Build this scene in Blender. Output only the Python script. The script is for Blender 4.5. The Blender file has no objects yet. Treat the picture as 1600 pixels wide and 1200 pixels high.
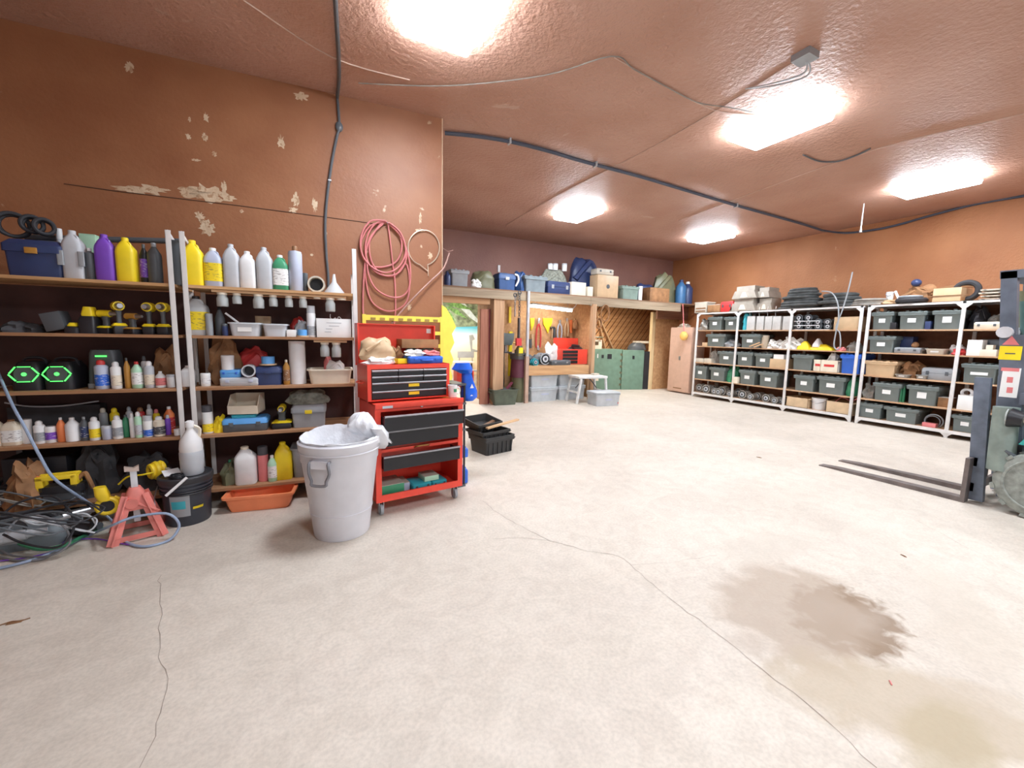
import bpy, bmesh, math, random
from mathutils import Vector, Matrix
random.seed(7)
sc = bpy.context.scene
COL = sc.collection
# ------------------------------------------------------------- camera
FPX = 641.0; PITCH = math.radians(6.68); ROLL = math.radians(1.17); YAW = math.radians(27.4); CAMH = 1.45
MR = (Matrix(((math.cos(ROLL), -math.sin(ROLL), 0), (math.sin(ROLL), math.cos(ROLL), 0), (0, 0, 1))) @
      Matrix(((1, 0, 0), (0, math.cos(PITCH), -math.sin(PITCH)), (0, math.sin(PITCH), math.cos(PITCH)))))
LEV = Matrix(((math.cos(YAW), 0, math.sin(YAW)), (-math.sin(YAW), 0, math.cos(YAW)), (0, -1, 0)))   # level frame to world
C2W = LEV @ MR.transposed()
EYE = Vector((0, 0, CAMH))
cam_data = bpy.data.cameras.new('camera'); cam = bpy.data.objects.new('camera', cam_data); COL.objects.link(cam)
rx, ry, rz_ = C2W.col[0], C2W.col[1], C2W.col[2]
rot = Matrix((rx, -ry, -rz_)).transposed()
cam.matrix_world = Matrix.Translation(EYE) @ rot.to_4x4()
cam_data.sensor_width = 36; cam_data.lens = FPX / 1600 * 36; cam_data.clip_start = .05; cam_data.clip_end = 100
sc.camera = cam
# ------------------------------------------------------------- world, exposure
sc.view_settings.view_transform = 'Standard'; sc.view_settings.look = 'None'
sc.view_settings.gamma = 1; sc.view_settings.use_curve_mapping = False
sc.view_settings.exposure = EXPOSURE = 0.24
w = bpy.data.worlds.new('world'); sc.world = w; w.use_nodes = True
w.node_tree.nodes['Background'].inputs[0].default_value = (.93, .93, 1, 1)
w.node_tree.nodes['Background'].inputs[1].default_value = WORLD = .7     # daylight through the open front of the building
def area_lamp(name, loc, sx, sy, power, col, rot=(0, 0, 0)):
    l = bpy.data.lights.new(name, 'AREA'); l.shape = 'RECTANGLE'; l.size = sx; l.size_y = sy; l.energy = power; l.color = col
    o = bpy.data.objects.new(name, l); COL.objects.link(o); o.location = loc; o.rotation_euler = rot
    return o
PANEL_E = 58.0
TUBE_E = 14.0
for ax, ay in ((1.1, -1.1), (4.9, -1.1), (8.6, -1.1)):            # unseen fill lamps added behind the camera to brighten the foreground
    area_lamp('rear_fill_lamp', (ax, ay, 3.66), .55, .80, 108, (.84, .92, 1.0))
area_lamp('mural_room_fill', (3.6, 9.9, 2.55), .6, 1.2, 110, (1.0, .95, .86))  # unseen lamp added to brighten the mural room
area_lamp('loft_bay_fill', (7.6, 8.5, 2.36), .9, .3, 34, (1.0, .93, .82))  # added fill without a fixture, brightens the boarded bay under the loft
# ------------------------------------------------------------- pixel to place
def ray(px, py):
    return C2W @ Vector(((px - 800) / FPX, (py - 600) / FPX, 1.0))
def onz(px, py, z=0.0):
    d = ray(px, py); return EYE + d * ((z - CAMH) / d.z)
class Plane:
    """vertical plane through p0; direction angle a (viewer's left to right); d = distance behind it"""
    def __init__(s, p0, a):
        s.p0 = Vector((p0[0], p0[1], 0)); s.a = a
        s.u = Vector((math.cos(a), math.sin(a), 0)); s.n = Vector((-math.sin(a), math.cos(a), 0))
    def hit(s, px, py, d=0.0):
        r = ray(px, py); p = s.p0 + s.n * d
        return EYE + r * (s.n.dot(p - EYE) / s.n.dot(r))
    def at(s, px, z, d=0.0):
        py = 560.0
        for _ in range(8):
            h = s.hit(px, py, d); h2 = s.hit(px, py + 1, d)
            py += (z - h.z) / (h2.z - h.z)
        return s.hit(px, py, d)
    def spot(s, x0, x1, yt, z, d, dp, rnd=False):
        dd = d + (dp / 2 if rnd else 0)
        a = s.at(x0, z, dd); b = s.at(x1, z, dd)
        c = (a + b) / 2
        if not rnd: c = c + s.n * (dp / 2)
        c.z = z
        h = s.hit((x0 + x1) / 2, yt, dd).z - z
        return c, (b - a).length, h
L = Plane((-1, 3.95), math.radians(-4.4))
RS = Plane((8.95, 5), math.radians(-90))
BK = Plane((5, 7.75), 0.0)
# ------------------------------------------------------------- materials
MC = {}
def mat(name, col, rough=.55, metal=0.0, var=.12, scale=9.0, bump=0.0, alpha=1.0, emit=0.0, bscale=None):
    key = (name,)
    if key in MC: return MC[key]
    m = bpy.data.materials.new(name); m.use_nodes = True; nt = m.node_tree; b = nt.nodes['Principled BSDF']
    b.inputs['Roughness'].default_value = rough; b.inputs['Metallic'].default_value = metal
    tc = nt.nodes.new('ShaderNodeTexCoord'); nz = nt.nodes.new('ShaderNodeTexNoise'); nz.inputs['Scale'].default_value = scale; nz.inputs['Detail'].default_value = 5
    nt.links.new(tc.outputs['Object'], nz.inputs['Vector'])
    cr = nt.nodes.new('ShaderNodeValToRGB'); cr.color_ramp.elements[0].position = .3; cr.color_ramp.elements[1].position = .7
    cr.color_ramp.elements[0].color = tuple(c * (1 - var) for c in col) + (1,); cr.color_ramp.elements[1].color = tuple(min(1, c * (1 + var)) for c in col) + (1,)
    nt.links.new(nz.outputs['Fac'], cr.inputs['Fac']); nt.links.new(cr.outputs['Color'], b.inputs['Base Color'])
    if bump:
        n2 = nt.nodes.new('ShaderNodeTexNoise'); n2.inputs['Scale'].default_value = bscale or scale * 4; n2.inputs['Detail'].default_value = 6
        nt.links.new(tc.outputs['Object'], n2.inputs['Vector'])
        bp = nt.nodes.new('ShaderNodeBump'); bp.inputs['Strength'].default_value = bump; bp.inputs['Distance'].default_value = .02
        nt.links.new(n2.outputs['Fac'], bp.inputs['Height']); nt.links.new(bp.outputs['Normal'], b.inputs['Normal'])
    if alpha < 1: b.inputs['Alpha'].default_value = alpha
    if emit:
        nt.links.new(cr.outputs['Color'], b.inputs['Emission Color']); b.inputs['Emission Strength'].default_value = emit
    MC[key] = m; return m
def pl(name, *col, **k):          # glossy plastic
    k.setdefault('rough', .38); return mat(name + '_plastic', col, **k)
def wood(name, c1, c2, axis='x', scale=3.0, rough=.7):
    if (name,) in MC: return MC[(name,)]
    m = mat(name, c1, rough); nt = m.node_tree; b = nt.nodes['Principled BSDF']
    tc = nt.nodes.new('ShaderNodeTexCoord'); mp = nt.nodes.new('ShaderNodeMapping')
    s = {'x': (.35, 6, 6), 'y': (6, .35, 6), 'z': (6, 6, .35)}[axis]; mp.inputs['Scale'].default_value = s
    nz = nt.nodes.new('ShaderNodeTexNoise'); nz.inputs['Scale'].default_value = scale; nz.inputs['Detail'].default_value = 8; nz.inputs['Distortion'].default_value = .8
    cr = nt.nodes.new('ShaderNodeValToRGB'); cr.color_ramp.elements[0].position = .35; cr.color_ramp.elements[1].position = .68
    cr.color_ramp.elements[0].color = tuple(c1) + (1,); cr.color_ramp.elements[1].color = tuple(c2) + (1,)
    nt.links.new(tc.outputs['Object'], mp.inputs[0]); nt.links.new(mp.outputs[0], nz.inputs['Vector']); nt.links.new(nz.outputs['Fac'], cr.inputs['Fac'])
    nt.links.new(cr.outputs['Color'], b.inputs['Base Color'])
    return m
def emitter(name, col, e):
    m = bpy.data.materials.new(name); m.use_nodes = True; nt = m.node_tree; nt.nodes.clear()
    o = nt.nodes.new('ShaderNodeOutputMaterial'); em = nt.nodes.new('ShaderNodeEmission'); em.inputs[0].default_value = tuple(col) + (1,); em.inputs[1].default_value = e
    nt.links.new(em.outputs[0], o.inputs[0]); return m
# ------------------------------------------------------------- mesh collector
def rr(w, d, z, r, cx=0, cy=0, n=3):
    r = min(r, w / 2 * .999, d / 2 * .999); pts = []
    for k, (sx, sy) in enumerate(((1, 1), (-1, 1), (-1, -1), (1, -1))):
        for i in range(n + 1):
            a = math.pi / 2 * (k + i / n)
            pts.append(Vector((cx + sx * (w / 2 - r) + r * math.cos(a), cy + sy * (d / 2 - r) + r * math.sin(a), z)))
    return pts
def smooth_path(pts, n=6, closed=False):
    P = [Vector(p) for p in pts]; out = []; N = len(P)
    rng = range(N) if closed else range(N - 1)
    for i in rng:
        p0 = P[(i - 1) % N] if closed or i > 0 else P[0]; p1 = P[i]; p2 = P[(i + 1) % N]; p3 = P[(i + 2) % N] if closed or i + 2 < N else P[-1]
        for k in range(n):
            t = k / n
            out.append(.5 * ((2 * p1) + (p2 - p0) * t + (2 * p0 - 5 * p1 + 4 * p2 - p3) * t * t + (3 * p1 - p0 - 3 * p2 + p3) * t ** 3))
    if not closed: out.append(P[-1])
    return out
class G:
    def __init__(s): s.b = bmesh.new()
    def ring(s, pts): return [s.b.verts.new(p) for p in pts]
    def skin(s, rings, cap=True, cap0=True, closed=False):
        R = [s.ring(r) for r in rings]; n = len(R[0])
        pairs = list(zip(R, R[1:])) + ([(R[-1], R[0])] if closed else [])
        for a, b in pairs:
            for i in range(n):
                s.b.faces.new((a[i], a[(i + 1) % n], b[(i + 1) % n], b[i]))
        if not closed:
            if cap0: s.b.faces.new(R[0][::-1])
            if cap: s.b.faces.new(R[-1])
        return s
    def box(s, c, d, rz=0, rx=0, ry=0):
        m = Matrix.Translation(c) @ Matrix.Rotation(rz, 4, 'Z') @ Matrix.Rotation(ry, 4, 'Y') @ Matrix.Rotation(rx, 4, 'X') @ Matrix.Diagonal((d[0], d[1], d[2], 1))
        bmesh.ops.create_cube(s.b, size=1, matrix=m); return s
    def bx(s, x0, x1, y0, y1, z0, z1): return s.box(((x0 + x1) / 2, (y0 + y1) / 2, (z0 + z1) / 2), (abs(x1 - x0), abs(y1 - y0), abs(z1 - z0)))
    def cyl(s, p0, p1, r0, r1=None, n=12):
        p0 = Vector(p0); p1 = Vector(p1); r1 = r0 if r1 is None else r1
        q = (p1 - p0).to_track_quat('Z', 'Y')
        s.skin([[p0 + q @ Vector((r0 * math.cos(6.2832 * i / n), r0 * math.sin(6.2832 * i / n), 0)) for i in range(n)],
                [p1 + q @ Vector((r1 * math.cos(6.2832 * i / n), r1 * math.sin(6.2832 * i / n), 0)) for i in range(n)]]); return s
    def bar(s, p0, p1, a, b, up=(0, 0, 1)):
        p0 = Vector(p0); p1 = Vector(p1); z = (p1 - p0).normalized(); u = Vector(up)
        x = u.cross(z)
        if x.length < 1e-4: x = Vector((1, 0, 0)).cross(z)
        x.normalize(); y = z.cross(x)
        f = lambda p: [p + x * i * a / 2 + y * j * b / 2 for i, j in ((1, 1), (-1, 1), (-1, -1), (1, -1))]
        s.skin([f(p0), f(p1)]); return s
    def lathe(s, prof, c=(0, 0, 0), n=16, sy=1.0):
        c = Vector(c); rings = []
        for r, z in prof:
            r = max(r, 1e-4)
            rings.append([c + Vector((r * math.cos(6.2832 * i / n), sy * r * math.sin(6.2832 * i / n), z)) for i in range(n)])
        s.skin(rings); return s
    def tube(s, pts, r, n=6, closed=False, sm=5):
        P = smooth_path(pts, sm, closed) if sm else [Vector(p) for p in pts]
        N = len(P); T = []
        for i in range(N):
            a = P[(i - 1) % N] if closed or i else P[0]; b = P[(i + 1) % N] if closed or i + 1 < N else P[-1]
            t = b - a; T.append(t.normalized() if t.length > 1e-9 else Vector((0, 0, 1)))
        x = T[0].orthogonal().normalized(); rings = []
        for i in range(N):
            x = x - T[i] * x.dot(T[i])
            x = x.normalized() if x.length > 1e-6 else T[i].orthogonal().normalized()
            y = T[i].cross(x)
            rings.append([P[i] + (x * math.cos(6.2832 * k / n) + y * math.sin(6.2832 * k / n)) * r for k in range(n)])
        s.skin(rings, closed=closed); return s
    def torus(s, c, R, r, ax='z', n=24, m=8, sx=1, sy=1):
        pts = []
        for i in range(n):
            a = 6.2832 * i / n; u = R * math.cos(a) * sx; v = R * math.sin(a) * sy
            pts.append(Vector(c) + Vector({'z': (u, v, 0), 'y': (u, 0, v), 'x': (0, u, v)}[ax]))
        return s.tube(pts, r, m, True, 0)
    def sph(s, c, r, sc3=(1, 1, 1), u=12, v=8):
        m = Matrix.Translation(c) @ Matrix.Diagonal((sc3[0], sc3[1], sc3[2], 1))
        bmesh.ops.create_uvsphere(s.b, u_segments=u, v_segments=v, radius=r, matrix=m); return s
    def prism(s, pts, y0, y1, ax='y'):
        f = {'y': lambda a, b, t: Vector((a, t, b)), 'x': lambda a, b, t: Vector((t, a, b)), 'z': lambda a, b, t: Vector((a, b, t))}[ax]
        s.skin([[f(a, b, y0) for a, b in pts], [f(a, b, y1) for a, b in pts]]); return s
    def heap(s, w, d, h, c=(0, 0, 0), seed=1, amp=.25, n=20, m=8, sq=1.0):
        rd = random.Random(seed); ph = [rd.uniform(0, 6.28) for _ in range(8)]; c = Vector(c); rings = []
        for j in range(m + 1):
            t = j / m; e = math.cos(t * math.pi / 2) ** (.55 * sq) if t < 1 else 0.0
            ring = []
            for i in range(n):
                a = 6.2832 * i / n
                k = 1 + amp * (.45 * math.sin(3 * a + ph[0] + 4 * t) + .3 * math.sin(7 * a + ph[1] - 6 * t) + .3 * math.sin(5 * t * 3 + ph[2] + 2 * a)) * (1 if j else .5)
                zz = h * math.sin(t * math.pi / 2) * (1 + amp * .35 * math.sin(2 * a + ph[3]) + amp * .25 * math.sin(5 * a + ph[4]))
                if j == 0: zz = 0
                ring.append(c + Vector((w / 2 * e * k * math.cos(a), d / 2 * e * k * math.sin(a), zz)))
            if j == m: ring = [c + Vector((1e-4 * math.cos(6.28 * i / n), 1e-4 * math.sin(6.28 * i / n), h)) for i in range(n)]
            rings.append(ring)
        s.skin(rings); return s
    def build(s, name, m, parent=None, bev=0, loc=None, rz=0, ang=40):
        me = bpy.data.meshes.new(name)
        if bev:
            try: bmesh.ops.bevel(s.b, geom=[e for e in s.b.edges if e.is_manifold and e.calc_face_angle(0) > .6], offset=bev, segments=2, affect='EDGES', profile=.6, clamp_overlap=True)
            except Exception: pass
        bmesh.ops.recalc_face_normals(s.b, faces=s.b.faces)
        for f in s.b.faces: f.smooth = True
        for e in s.b.edges: e.smooth = e.is_manifold and e.calc_face_angle(0) < math.radians(ang)
        s.b.to_mesh(me); s.b.free(); me.materials.append(m)
        o = bpy.data.objects.new(name, me); COL.objects.link(o)
        if parent is not None: o.parent = parent
        if loc is not None: o.location = loc
        if rz: o.rotation_euler = (0, 0, rz)
        return o
def thing(name, label, cat, loc=(0, 0, 0), rz=0, group=None):
    o = bpy.data.objects.new(name, None); COL.objects.link(o); o.location = loc; o.rotation_euler = (0, 0, rz); o.empty_display_size = .05
    o['label'] = label; o['category'] = cat
    if group: o['group'] = group
    return o
def tag(o, label, cat, group=None, kind=None):
    o['label'] = label; o['category'] = cat
    if group: o['group'] = group
    if kind: o['kind'] = kind
    return o
def struct(name, g, m, parent=None, **k):
    o = g.build(name, m, parent, **k)
    if parent is None: o['kind'] = 'structure'
    return o
def dup(root, loc, rz=None, label=None, group=None):
    r = root.copy(); COL.objects.link(r); r.location = loc
    if rz is not None: r.rotation_euler = (0, 0, rz)
    if label: r['label'] = label
    if group: r['group'] = group
    for ch in list(root.children):
        c = ch.copy(); COL.objects.link(c); c.parent = r
        for gch in ch.children:
            d = gch.copy(); COL.objects.link(d); d.parent = c
    return r
# ============================================================= THE SETTING
CZ = 3.75
# floor: worn concrete with oil stains
def floor_mat():
    m = mat('concrete_floor', (.56, .51, .45), .62, var=.1, scale=.9, bump=.0); nt = m.node_tree; N = nt.nodes; K = nt.links; b = N['Principled BSDF']
    tc = N.new('ShaderNodeTexCoord')
    def noise(sc_, det=8, dist=0):
        n = N.new('ShaderNodeTexNoise'); n.inputs['Scale'].default_value = sc_; n.inputs['Detail'].default_value = det; n.inputs['Distortion'].default_value = dist
        K.new(tc.outputs['Object'], n.inputs['Vector']); return n
    def ramp(src, a, ca, b_, cb):
        r = N.new('ShaderNodeValToRGB'); r.color_ramp.elements[0].position = a; r.color_ramp.elements[1].position = b_
        r.color_ramp.elements[0].color = ca + (1,); r.color_ramp.elements[1].color = cb + (1,); K.new(src, r.inputs[0]); return r
    def mix(kind, fac, a, c):
        x = N.new('ShaderNodeMix'); x.data_type = 'RGBA'; x.blend_type = kind
        if isinstance(fac, float): x.inputs[0].default_value = fac
        else: K.new(fac, x.inputs[0])
        for i, v in ((6, a), (7, c)):
            if isinstance(v, tuple): x.inputs[i].default_value = v + (1,)
            else: K.new(v, x.inputs[i])
        return x.outputs[2]
    base = ramp(noise(.8, 6, .6).outputs[0], .3, (.58, .515, .44), .7, (.68, .61, .525)).outputs[0]
    sp = ramp(noise(60, 10).outputs[0], .3, (.86, .86, .86), .62, (1, 1, 1)).outputs[0]
    col = mix('MULTIPLY', 1.0, base, sp)
    sp2 = ramp(noise(6, 12, 1.5).outputs[0], .35, (.86, .85, .84), .6, (1, 1, 1)).outputs[0]
    col = mix('MULTIPLY', .7, col, sp2)
    def stain(c, r, ang, colr, strength, nscale, off):
        mp = N.new('ShaderNodeMapping'); mp.vector_type = 'TEXTURE'; mp.inputs['Location'].default_value = (c[0], c[1], 0); mp.inputs['Rotation'].default_value = (0, 0, ang); mp.inputs['Scale'].default_value = (r[0], r[1], 1)
        K.new(tc.outputs['Object'], mp.inputs[0])
        ln = N.new('ShaderNodeVectorMath'); ln.operation = 'LENGTH'; K.new(mp.outputs[0], ln.inputs[0])
        nn = noise(nscale, 8, .5)
        ad = N.new('ShaderNodeMath'); ad.operation = 'MULTIPLY_ADD'; K.new(nn.outputs[0], ad.inputs[0]); ad.inputs[1].default_value = off; K.new(ln.outputs['Value'], ad.inputs[2])
        sb = N.new('ShaderNodeMath'); sb.operation = 'SUBTRACT'; K.new(ad.outputs[0], sb.inputs[0]); sb.inputs[1].default_value = off / 2
        rp = ramp(sb.outputs[0], .66, (strength,) * 3, .98, (0, 0, 0))
        return rp.outputs[0]
    s0 = onz(1320, 965); s1 = onz(1240, 950); s2 = onz(1420, 1100); s3 = onz(1500, 960); s4 = onz(1290, 880); s5 = onz(1480, 1160); s6 = onz(1200, 855)
    for c, r, ang, cc, st, ns, off in ((s0, (.40, .27), .3, (.24, .165, .105), .95, 11, 1.3), (s1, (.60, .40), .3, (.37, .29, .22), .75, 6, .9),
                                       (s2, (.60, .26), -.75, (.42, .34, .24), .7, 6, .9), (s3, (.7, .2), .5, (.52, .46, .38), .4, 5, .7), (s5, (.3, .16), .1, (.38, .31, .19), .6, 8, .7), (s6, (.5, .2), -.1, (.5, .45, .38), .4, 5, .7)):
        col = mix('MIX', stain(c, r, ang, cc, st, ns, off), col, cc)
    K.new(col, b.inputs['Base Color'])
    rg = ramp(noise(3, 6).outputs[0], .3, (.45,) * 3, .7, (.72,) * 3); K.new(rg.outputs[0], b.inputs['Roughness'])
    bp = N.new('ShaderNodeBump'); bp.inputs['Strength'].default_value = .25; bp.inputs['Distance'].default_value = .004; K.new(noise(45, 12).outputs[0], bp.inputs['Height']); K.new(bp.outputs[0], b.inputs['Normal'])
    return m
struct('floor', G().bx(-8, 11.5, -6, 16, -.15, 0), floor_mat())
# cracks in the slab (their own dark recess, as thin ribbons)
def crack(px, w, seed):
    rd = random.Random(seed); P = [onz(*p) for p in px]; pts = []
    for a, b in zip(P, P[1:]):
        n = max(2, int((b - a).length / .05))
        for k in range(n): pts.append(a.lerp(b, k / n) + Vector((rd.uniform(-1, 1), rd.uniform(-1, 1), 0)) * .008)
    pts.append(P[-1]); g = G(); prev = None
    for i, p in enumerate(pts):
        t = (pts[min(i + 1, len(pts) - 1)] - pts[max(i - 1, 0)]).normalized(); s = Vector((-t.y, t.x, 0)) * w * rd.uniform(.3, 1)
        v = (g.b.verts.new(p + s + Vector((0, 0, .0012))), g.b.verts.new(p - s + Vector((0, 0, .0012))))
        if prev: g.b.faces.new((prev[0], prev[1], v[1], v[0]))
        prev = v
    struct('floor_crack', g, mat('crack_dirt', (.28, .23, .19), .9))
crack(((755, 783), (775, 800), (800, 815), (860, 845), (920, 862), (965, 868), (985, 882), (1010, 905), (1050, 938), (1120, 990), (1170, 1030), (1260, 1100), (1330, 1162), (1370, 1200)), .0022, 1)
crack(((249, 900), (251, 970), (250, 1025), (262, 1060), (252, 1100), (240, 1150), (218, 1200)), .0016, 2)
crack(((860, 845), (815, 840), (770, 842)), .0015, 3)
crack(((985, 882), (1040, 880), (1120, 868)), .0012, 4)
crack(((1430, 812), (1500, 850), (1600, 900)), .0012, 5)
# ceiling: sprayed insulation painted rust brown
def patchy(name, c1, c2, c3, thr, sc1, rough=.7, bump=.5, bs=40, stretch=(1, 1, 1)):
    m = mat(name, c1, rough, bump=bump, bscale=bs); nt = m.node_tree; N = nt.nodes; K = nt.links; b = N['Principled BSDF']
    tc = N.new('ShaderNodeTexCoord'); mp = N.new('ShaderNodeMapping'); mp.inputs['Scale'].default_value = stretch; K.new(tc.outputs['Object'], mp.inputs[0])
    n1 = N.new('ShaderNodeTexNoise'); n1.inputs['Scale'].default_value = sc1; n1.inputs['Detail'].default_value = 8; K.new(mp.outputs[0], n1.inputs['Vector'])
    r1 = N.new('ShaderNodeValToRGB'); r1.color_ramp.elements[0].position = .3; r1.color_ramp.elements[1].position = .7; r1.color_ramp.elements[0].color = c1 + (1,); r1.color_ramp.elements[1].color = c2 + (1,); K.new(n1.outputs[0], r1.inputs[0])
    n2 = N.new('ShaderNodeTexNoise'); n2.inputs['Scale'].default_value = sc1 * 2.6; n2.inputs['Detail'].default_value = 10; n2.inputs['Distortion'].default_value = .6; K.new(mp.outputs[0], n2.inputs['Vector'])
    r2 = N.new('ShaderNodeValToRGB'); r2.color_ramp.elements[0].position = thr; r2.color_ramp.elements[1].position = thr + .03; r2.color_ramp.elements[0].color = (0, 0, 0, 1); r2.color_ramp.elements[1].color = (.8, .8, .8, 1); K.new(n2.outputs[0], r2.inputs[0])
    x = N.new('ShaderNodeMix'); x.data_type = 'RGBA'; K.new(r2.outputs[0], x.inputs[0]); K.new(r1.outputs[0], x.inputs[6]); x.inputs[7].default_value = c3 + (1,)
    K.new(x.outputs[2], b.inputs['Base Color']); return m
ceil_m = patchy('ceiling_paint', (.44, .235, .165), (.54, .325, .25), (.58, .40, .33), .7, 1.1, .5, .8, 26)
wall_m = patchy('brown_wall_paint', (.27, .10, .042), (.36, .155, .07), (.66, .50, .33), .70, 1.3, .5, .12, 30, (1, 1, 1.3))
osb_m = patchy('particle_board', (.50, .27, .12), (.66, .40, .20), (.72, .48, .26), .62, 14, .7, .2, 60)
rust_m = patchy('rust_wall_paint', (.34, .125, .045), (.45, .19, .075), (.5, .27, .14), .72, 1.2, .6, .5, 30)
struct('ceiling', G().bx(-8, 11.5, -6, 12.5, CZ, CZ + .15), ceil_m)
LWy = .78   # wall behind the shelves, distance behind the shelf front
cor = L.hit(691, 300, LWy); lw0 = L.hit(0, 300, LWy) - L.u * 4.5
g = G(); nn = L.n * .15
g.skin([[Vector((p.x, p.y, 0)), Vector((p.x + nn.x, p.y + nn.y, 0)), Vector((p.x + nn.x, p.y + nn.y, CZ)), Vector((p.x, p.y, CZ))] for p in (lw0, cor)])
struct('wall_left', g, wall_m)
struct('wall_return', G().bx(cor.x - .15, cor.x, cor.y + .02, 7.9, 0, CZ), wall_m)
struct('wall_far_left', G().bx(-4.4, -4.25, -6, 5.2, 0, CZ), wall_m)
XR = 9.95
struct('wall_right', G().bx(XR, XR + .15, -6, 12, 0, CZ), rust_m)
YB = 8.95
g = G().bx(cor.x - .15, XR, YB, YB + .12, 2.3, CZ); struct('wall_back', g, patchy('back_wall_paint', (.26, .12, .095), (.34, .17, .13), (.4, .25, .2), .72, 1.2, .6, .4, 30))
# seams between the sheets of the left wall
def seam(pts, m, r=.004, name='trim_1', plane=L, d=LWy - .002):
    struct(name, G().tube([plane.hit(x, y, d) for x, y in pts], r, 5, sm=0), m)
dk = mat('seam_dark', (.10, .05, .03), .8)
seam(((100, 287), (184, 299), (371, 321), (560, 346), (602, 352)), dk, name='trim_1')
# bare patches where the paint has peeled off the left wall
rd = random.Random(4)
pm = patchy('peeled_paint', (.55, .38, .24), (.72, .57, .40), (.42, .24, .13), .56, 9, .8, .2, 60)
def peel(px, py, w, h, seed):
    c = L.hit(px, py, LWy - .0015); rd = random.Random(seed); n = 22; sx = w / 164.; sz = h / 164.; ring = []
    for i in range(n):
        a = 6.2832 * i / n; k = rd.uniform(.45, 1.1); ring.append(c + L.u * (sx / 2 * k * math.cos(a)) + Vector((0, 0, sz / 2 * k * math.sin(a))))
    g = G(); vs = g.ring(ring); cv = g.b.verts.new(c)
    for i in range(n): g.b.faces.new((vs[i], vs[(i + 1) % n], cv))
    struct('trim_peeled_paint', g, pm)
for k, a in enumerate(((205, 296, 46, 10), (235, 296, 50, 14), (300, 300, 44, 18), (325, 302, 50, 30), (356, 308, 30, 12), (350, 296, 8, 26), (320, 214, 8, 14), (296, 186, 5, 9), (322, 184, 8, 16), (439, 222, 12, 24),
                       (462, 312, 12, 26), (458, 328, 16, 10), (492, 320, 10, 26), (320, 350, 16, 20), (324, 358, 24, 22), (312, 338, 14, 14), (202, 104, 14, 16), (470, 150, 24, 14), (657, 340, 6, 24), (655, 360, 22, 8),
                       (672, 400, 9, 14), (658, 385, 5, 6), (640, 480, 8, 14), (508, 365, 6, 12), (487, 398, 5, 5), (306, 250, 14, 4), (378, 330, 6, 6), (335, 240, 7, 9), (294, 213, 9, 10))):
    peel(*a, k)
seam(((691, 152), (691, 500)), mat('corner_wear', (.6, .42, .28), .8), .006, 'trim_4')
# light strip seams of the ceiling sheets
def onceil(x, y): return onz(x, y, CZ - .004)
cs = mat('ceiling_seam', (.62, .45, .37), .7)
for k, pts in enumerate((((1238, 98), (1110, 178), (1000, 240), (880, 300), (790, 352)), ((1600, 178), (1370, 233), (1180, 300), (1060, 345)), ((960, 90), (1100, 166), (1160, 178), (1215, 180)), ((380, 0), (520, 90), (640, 125)))):
    struct('trim_%d' % (5 + k), G().tube([onceil(*p) for p in pts], .005, 5), cs)
# ------------------------------------------------------------- ceiling lamps
frame_m = mat('fixture_white', (.8, .8, .8), .4)
pan_m = emitter('panel_light', (.82, .91, 1.0), PANEL_E)
lab = ['large ceiling light panel nearest the camera, cut off by the frame top', 'bright ceiling light panel right of centre above the open floor', 'small far ceiling light panel above the left end of the workbench',
       'far ceiling light panel above the steel shelves end bay', 'ceiling light panel at the right above the steel shelving']
lx = []
for (cx, cy) in ((707, 18), (1214, 204), (903, 338), (1110, 374), (1460, 295)): lx.append(onz(cx, cy, CZ - .09))
lx[0] = onz(678, 76, CZ - .09) + Vector((0, -.42, 0))
for k, p in enumerate(lx):
    t = thing('ceiling_light', lab[k], 'ceiling light', (p.x, p.y, CZ), 0, 'ceiling light panels')
    G().bx(-.26, .26, -.39, .39, -.045, 0).build('housing', frame_m, t)
    G().skin([rr(.53, .79, -.09, .02), rr(.55, .81, -.045, .02)]).build('diffuser', pan_m, t)
# ============================================================= OBJECT KINDS (local: x along the front, y away, z up, base centre)
C = {}
def pc(name, *c, **k): C[name] = mat(name, c, **k); return C[name]
for n_, c_ in dict(white=(.80, .80, .80), cream=(.78, .70, .56), silver=(.52, .54, .57), grey=(.32, .34, .36), darkgrey=(.09, .10, .11), black=(.018, .018, .022), yellow=(.90, .68, .02), purple=(.20, .07, .50), navy=(.03, .05, .14),
                   blue=(.03, .14, .62), teal=(.05, .42, .50), skyblue=(.12, .38, .78), green=(.05, .28, .14), palegreen=(.45, .72, .52), red=(.62, .05, .05), pink=(.75, .22, .22), orange=(.90, .26, .09), brown=(.26, .13, .06), tan=(.60, .42, .25),
                   amber=(.45, .22, .04), olive=(.16, .16, .09), totegrey=(.155, .185, .18), totelight=(.50, .53, .55), lavender=(.46, .50, .62), beige=(.58, .53, .44), toolred=(.78, .07, .05), clearish=(.55, .58, .60)).items():
    pc(n_, *c_, rough=.42, var=.07)
pc('cardboard', .62, .45, .28, rough=.85); pc('leather', .32, .16, .07, rough=.75, var=.3); pc('steel', .45, .45, .47, rough=.35, metal=.9); pc('darksteel', .12, .12, .13, rough=.4, metal=.7); pc('rubber', .03, .03, .035, rough=.7)
pc('brass', .5, .33, .1, rough=.35, metal=.8); pc('paper', .82, .82, .80, rough=.8, var=.03); pc('glass', .75, .80, .78, rough=.08, alpha=.45, var=.02); pc('clear', .72, .76, .80, rough=.15, alpha=.75, var=.02); pc('ink', .08, .08, .09, rough=.7)
pc('galv', .62, .62, .64, rough=.45, metal=.35); pc('dirtygrey', .30, .28, .25, rough=.8, var=.3); pc('whitefoam', .8, .78, .74, rough=.8); pc('camo', .22, .23, .19, rough=.9, var=.45, scale=25); pc('darkcloth', .06, .06, .065, rough=.9, var=.3)
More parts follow.
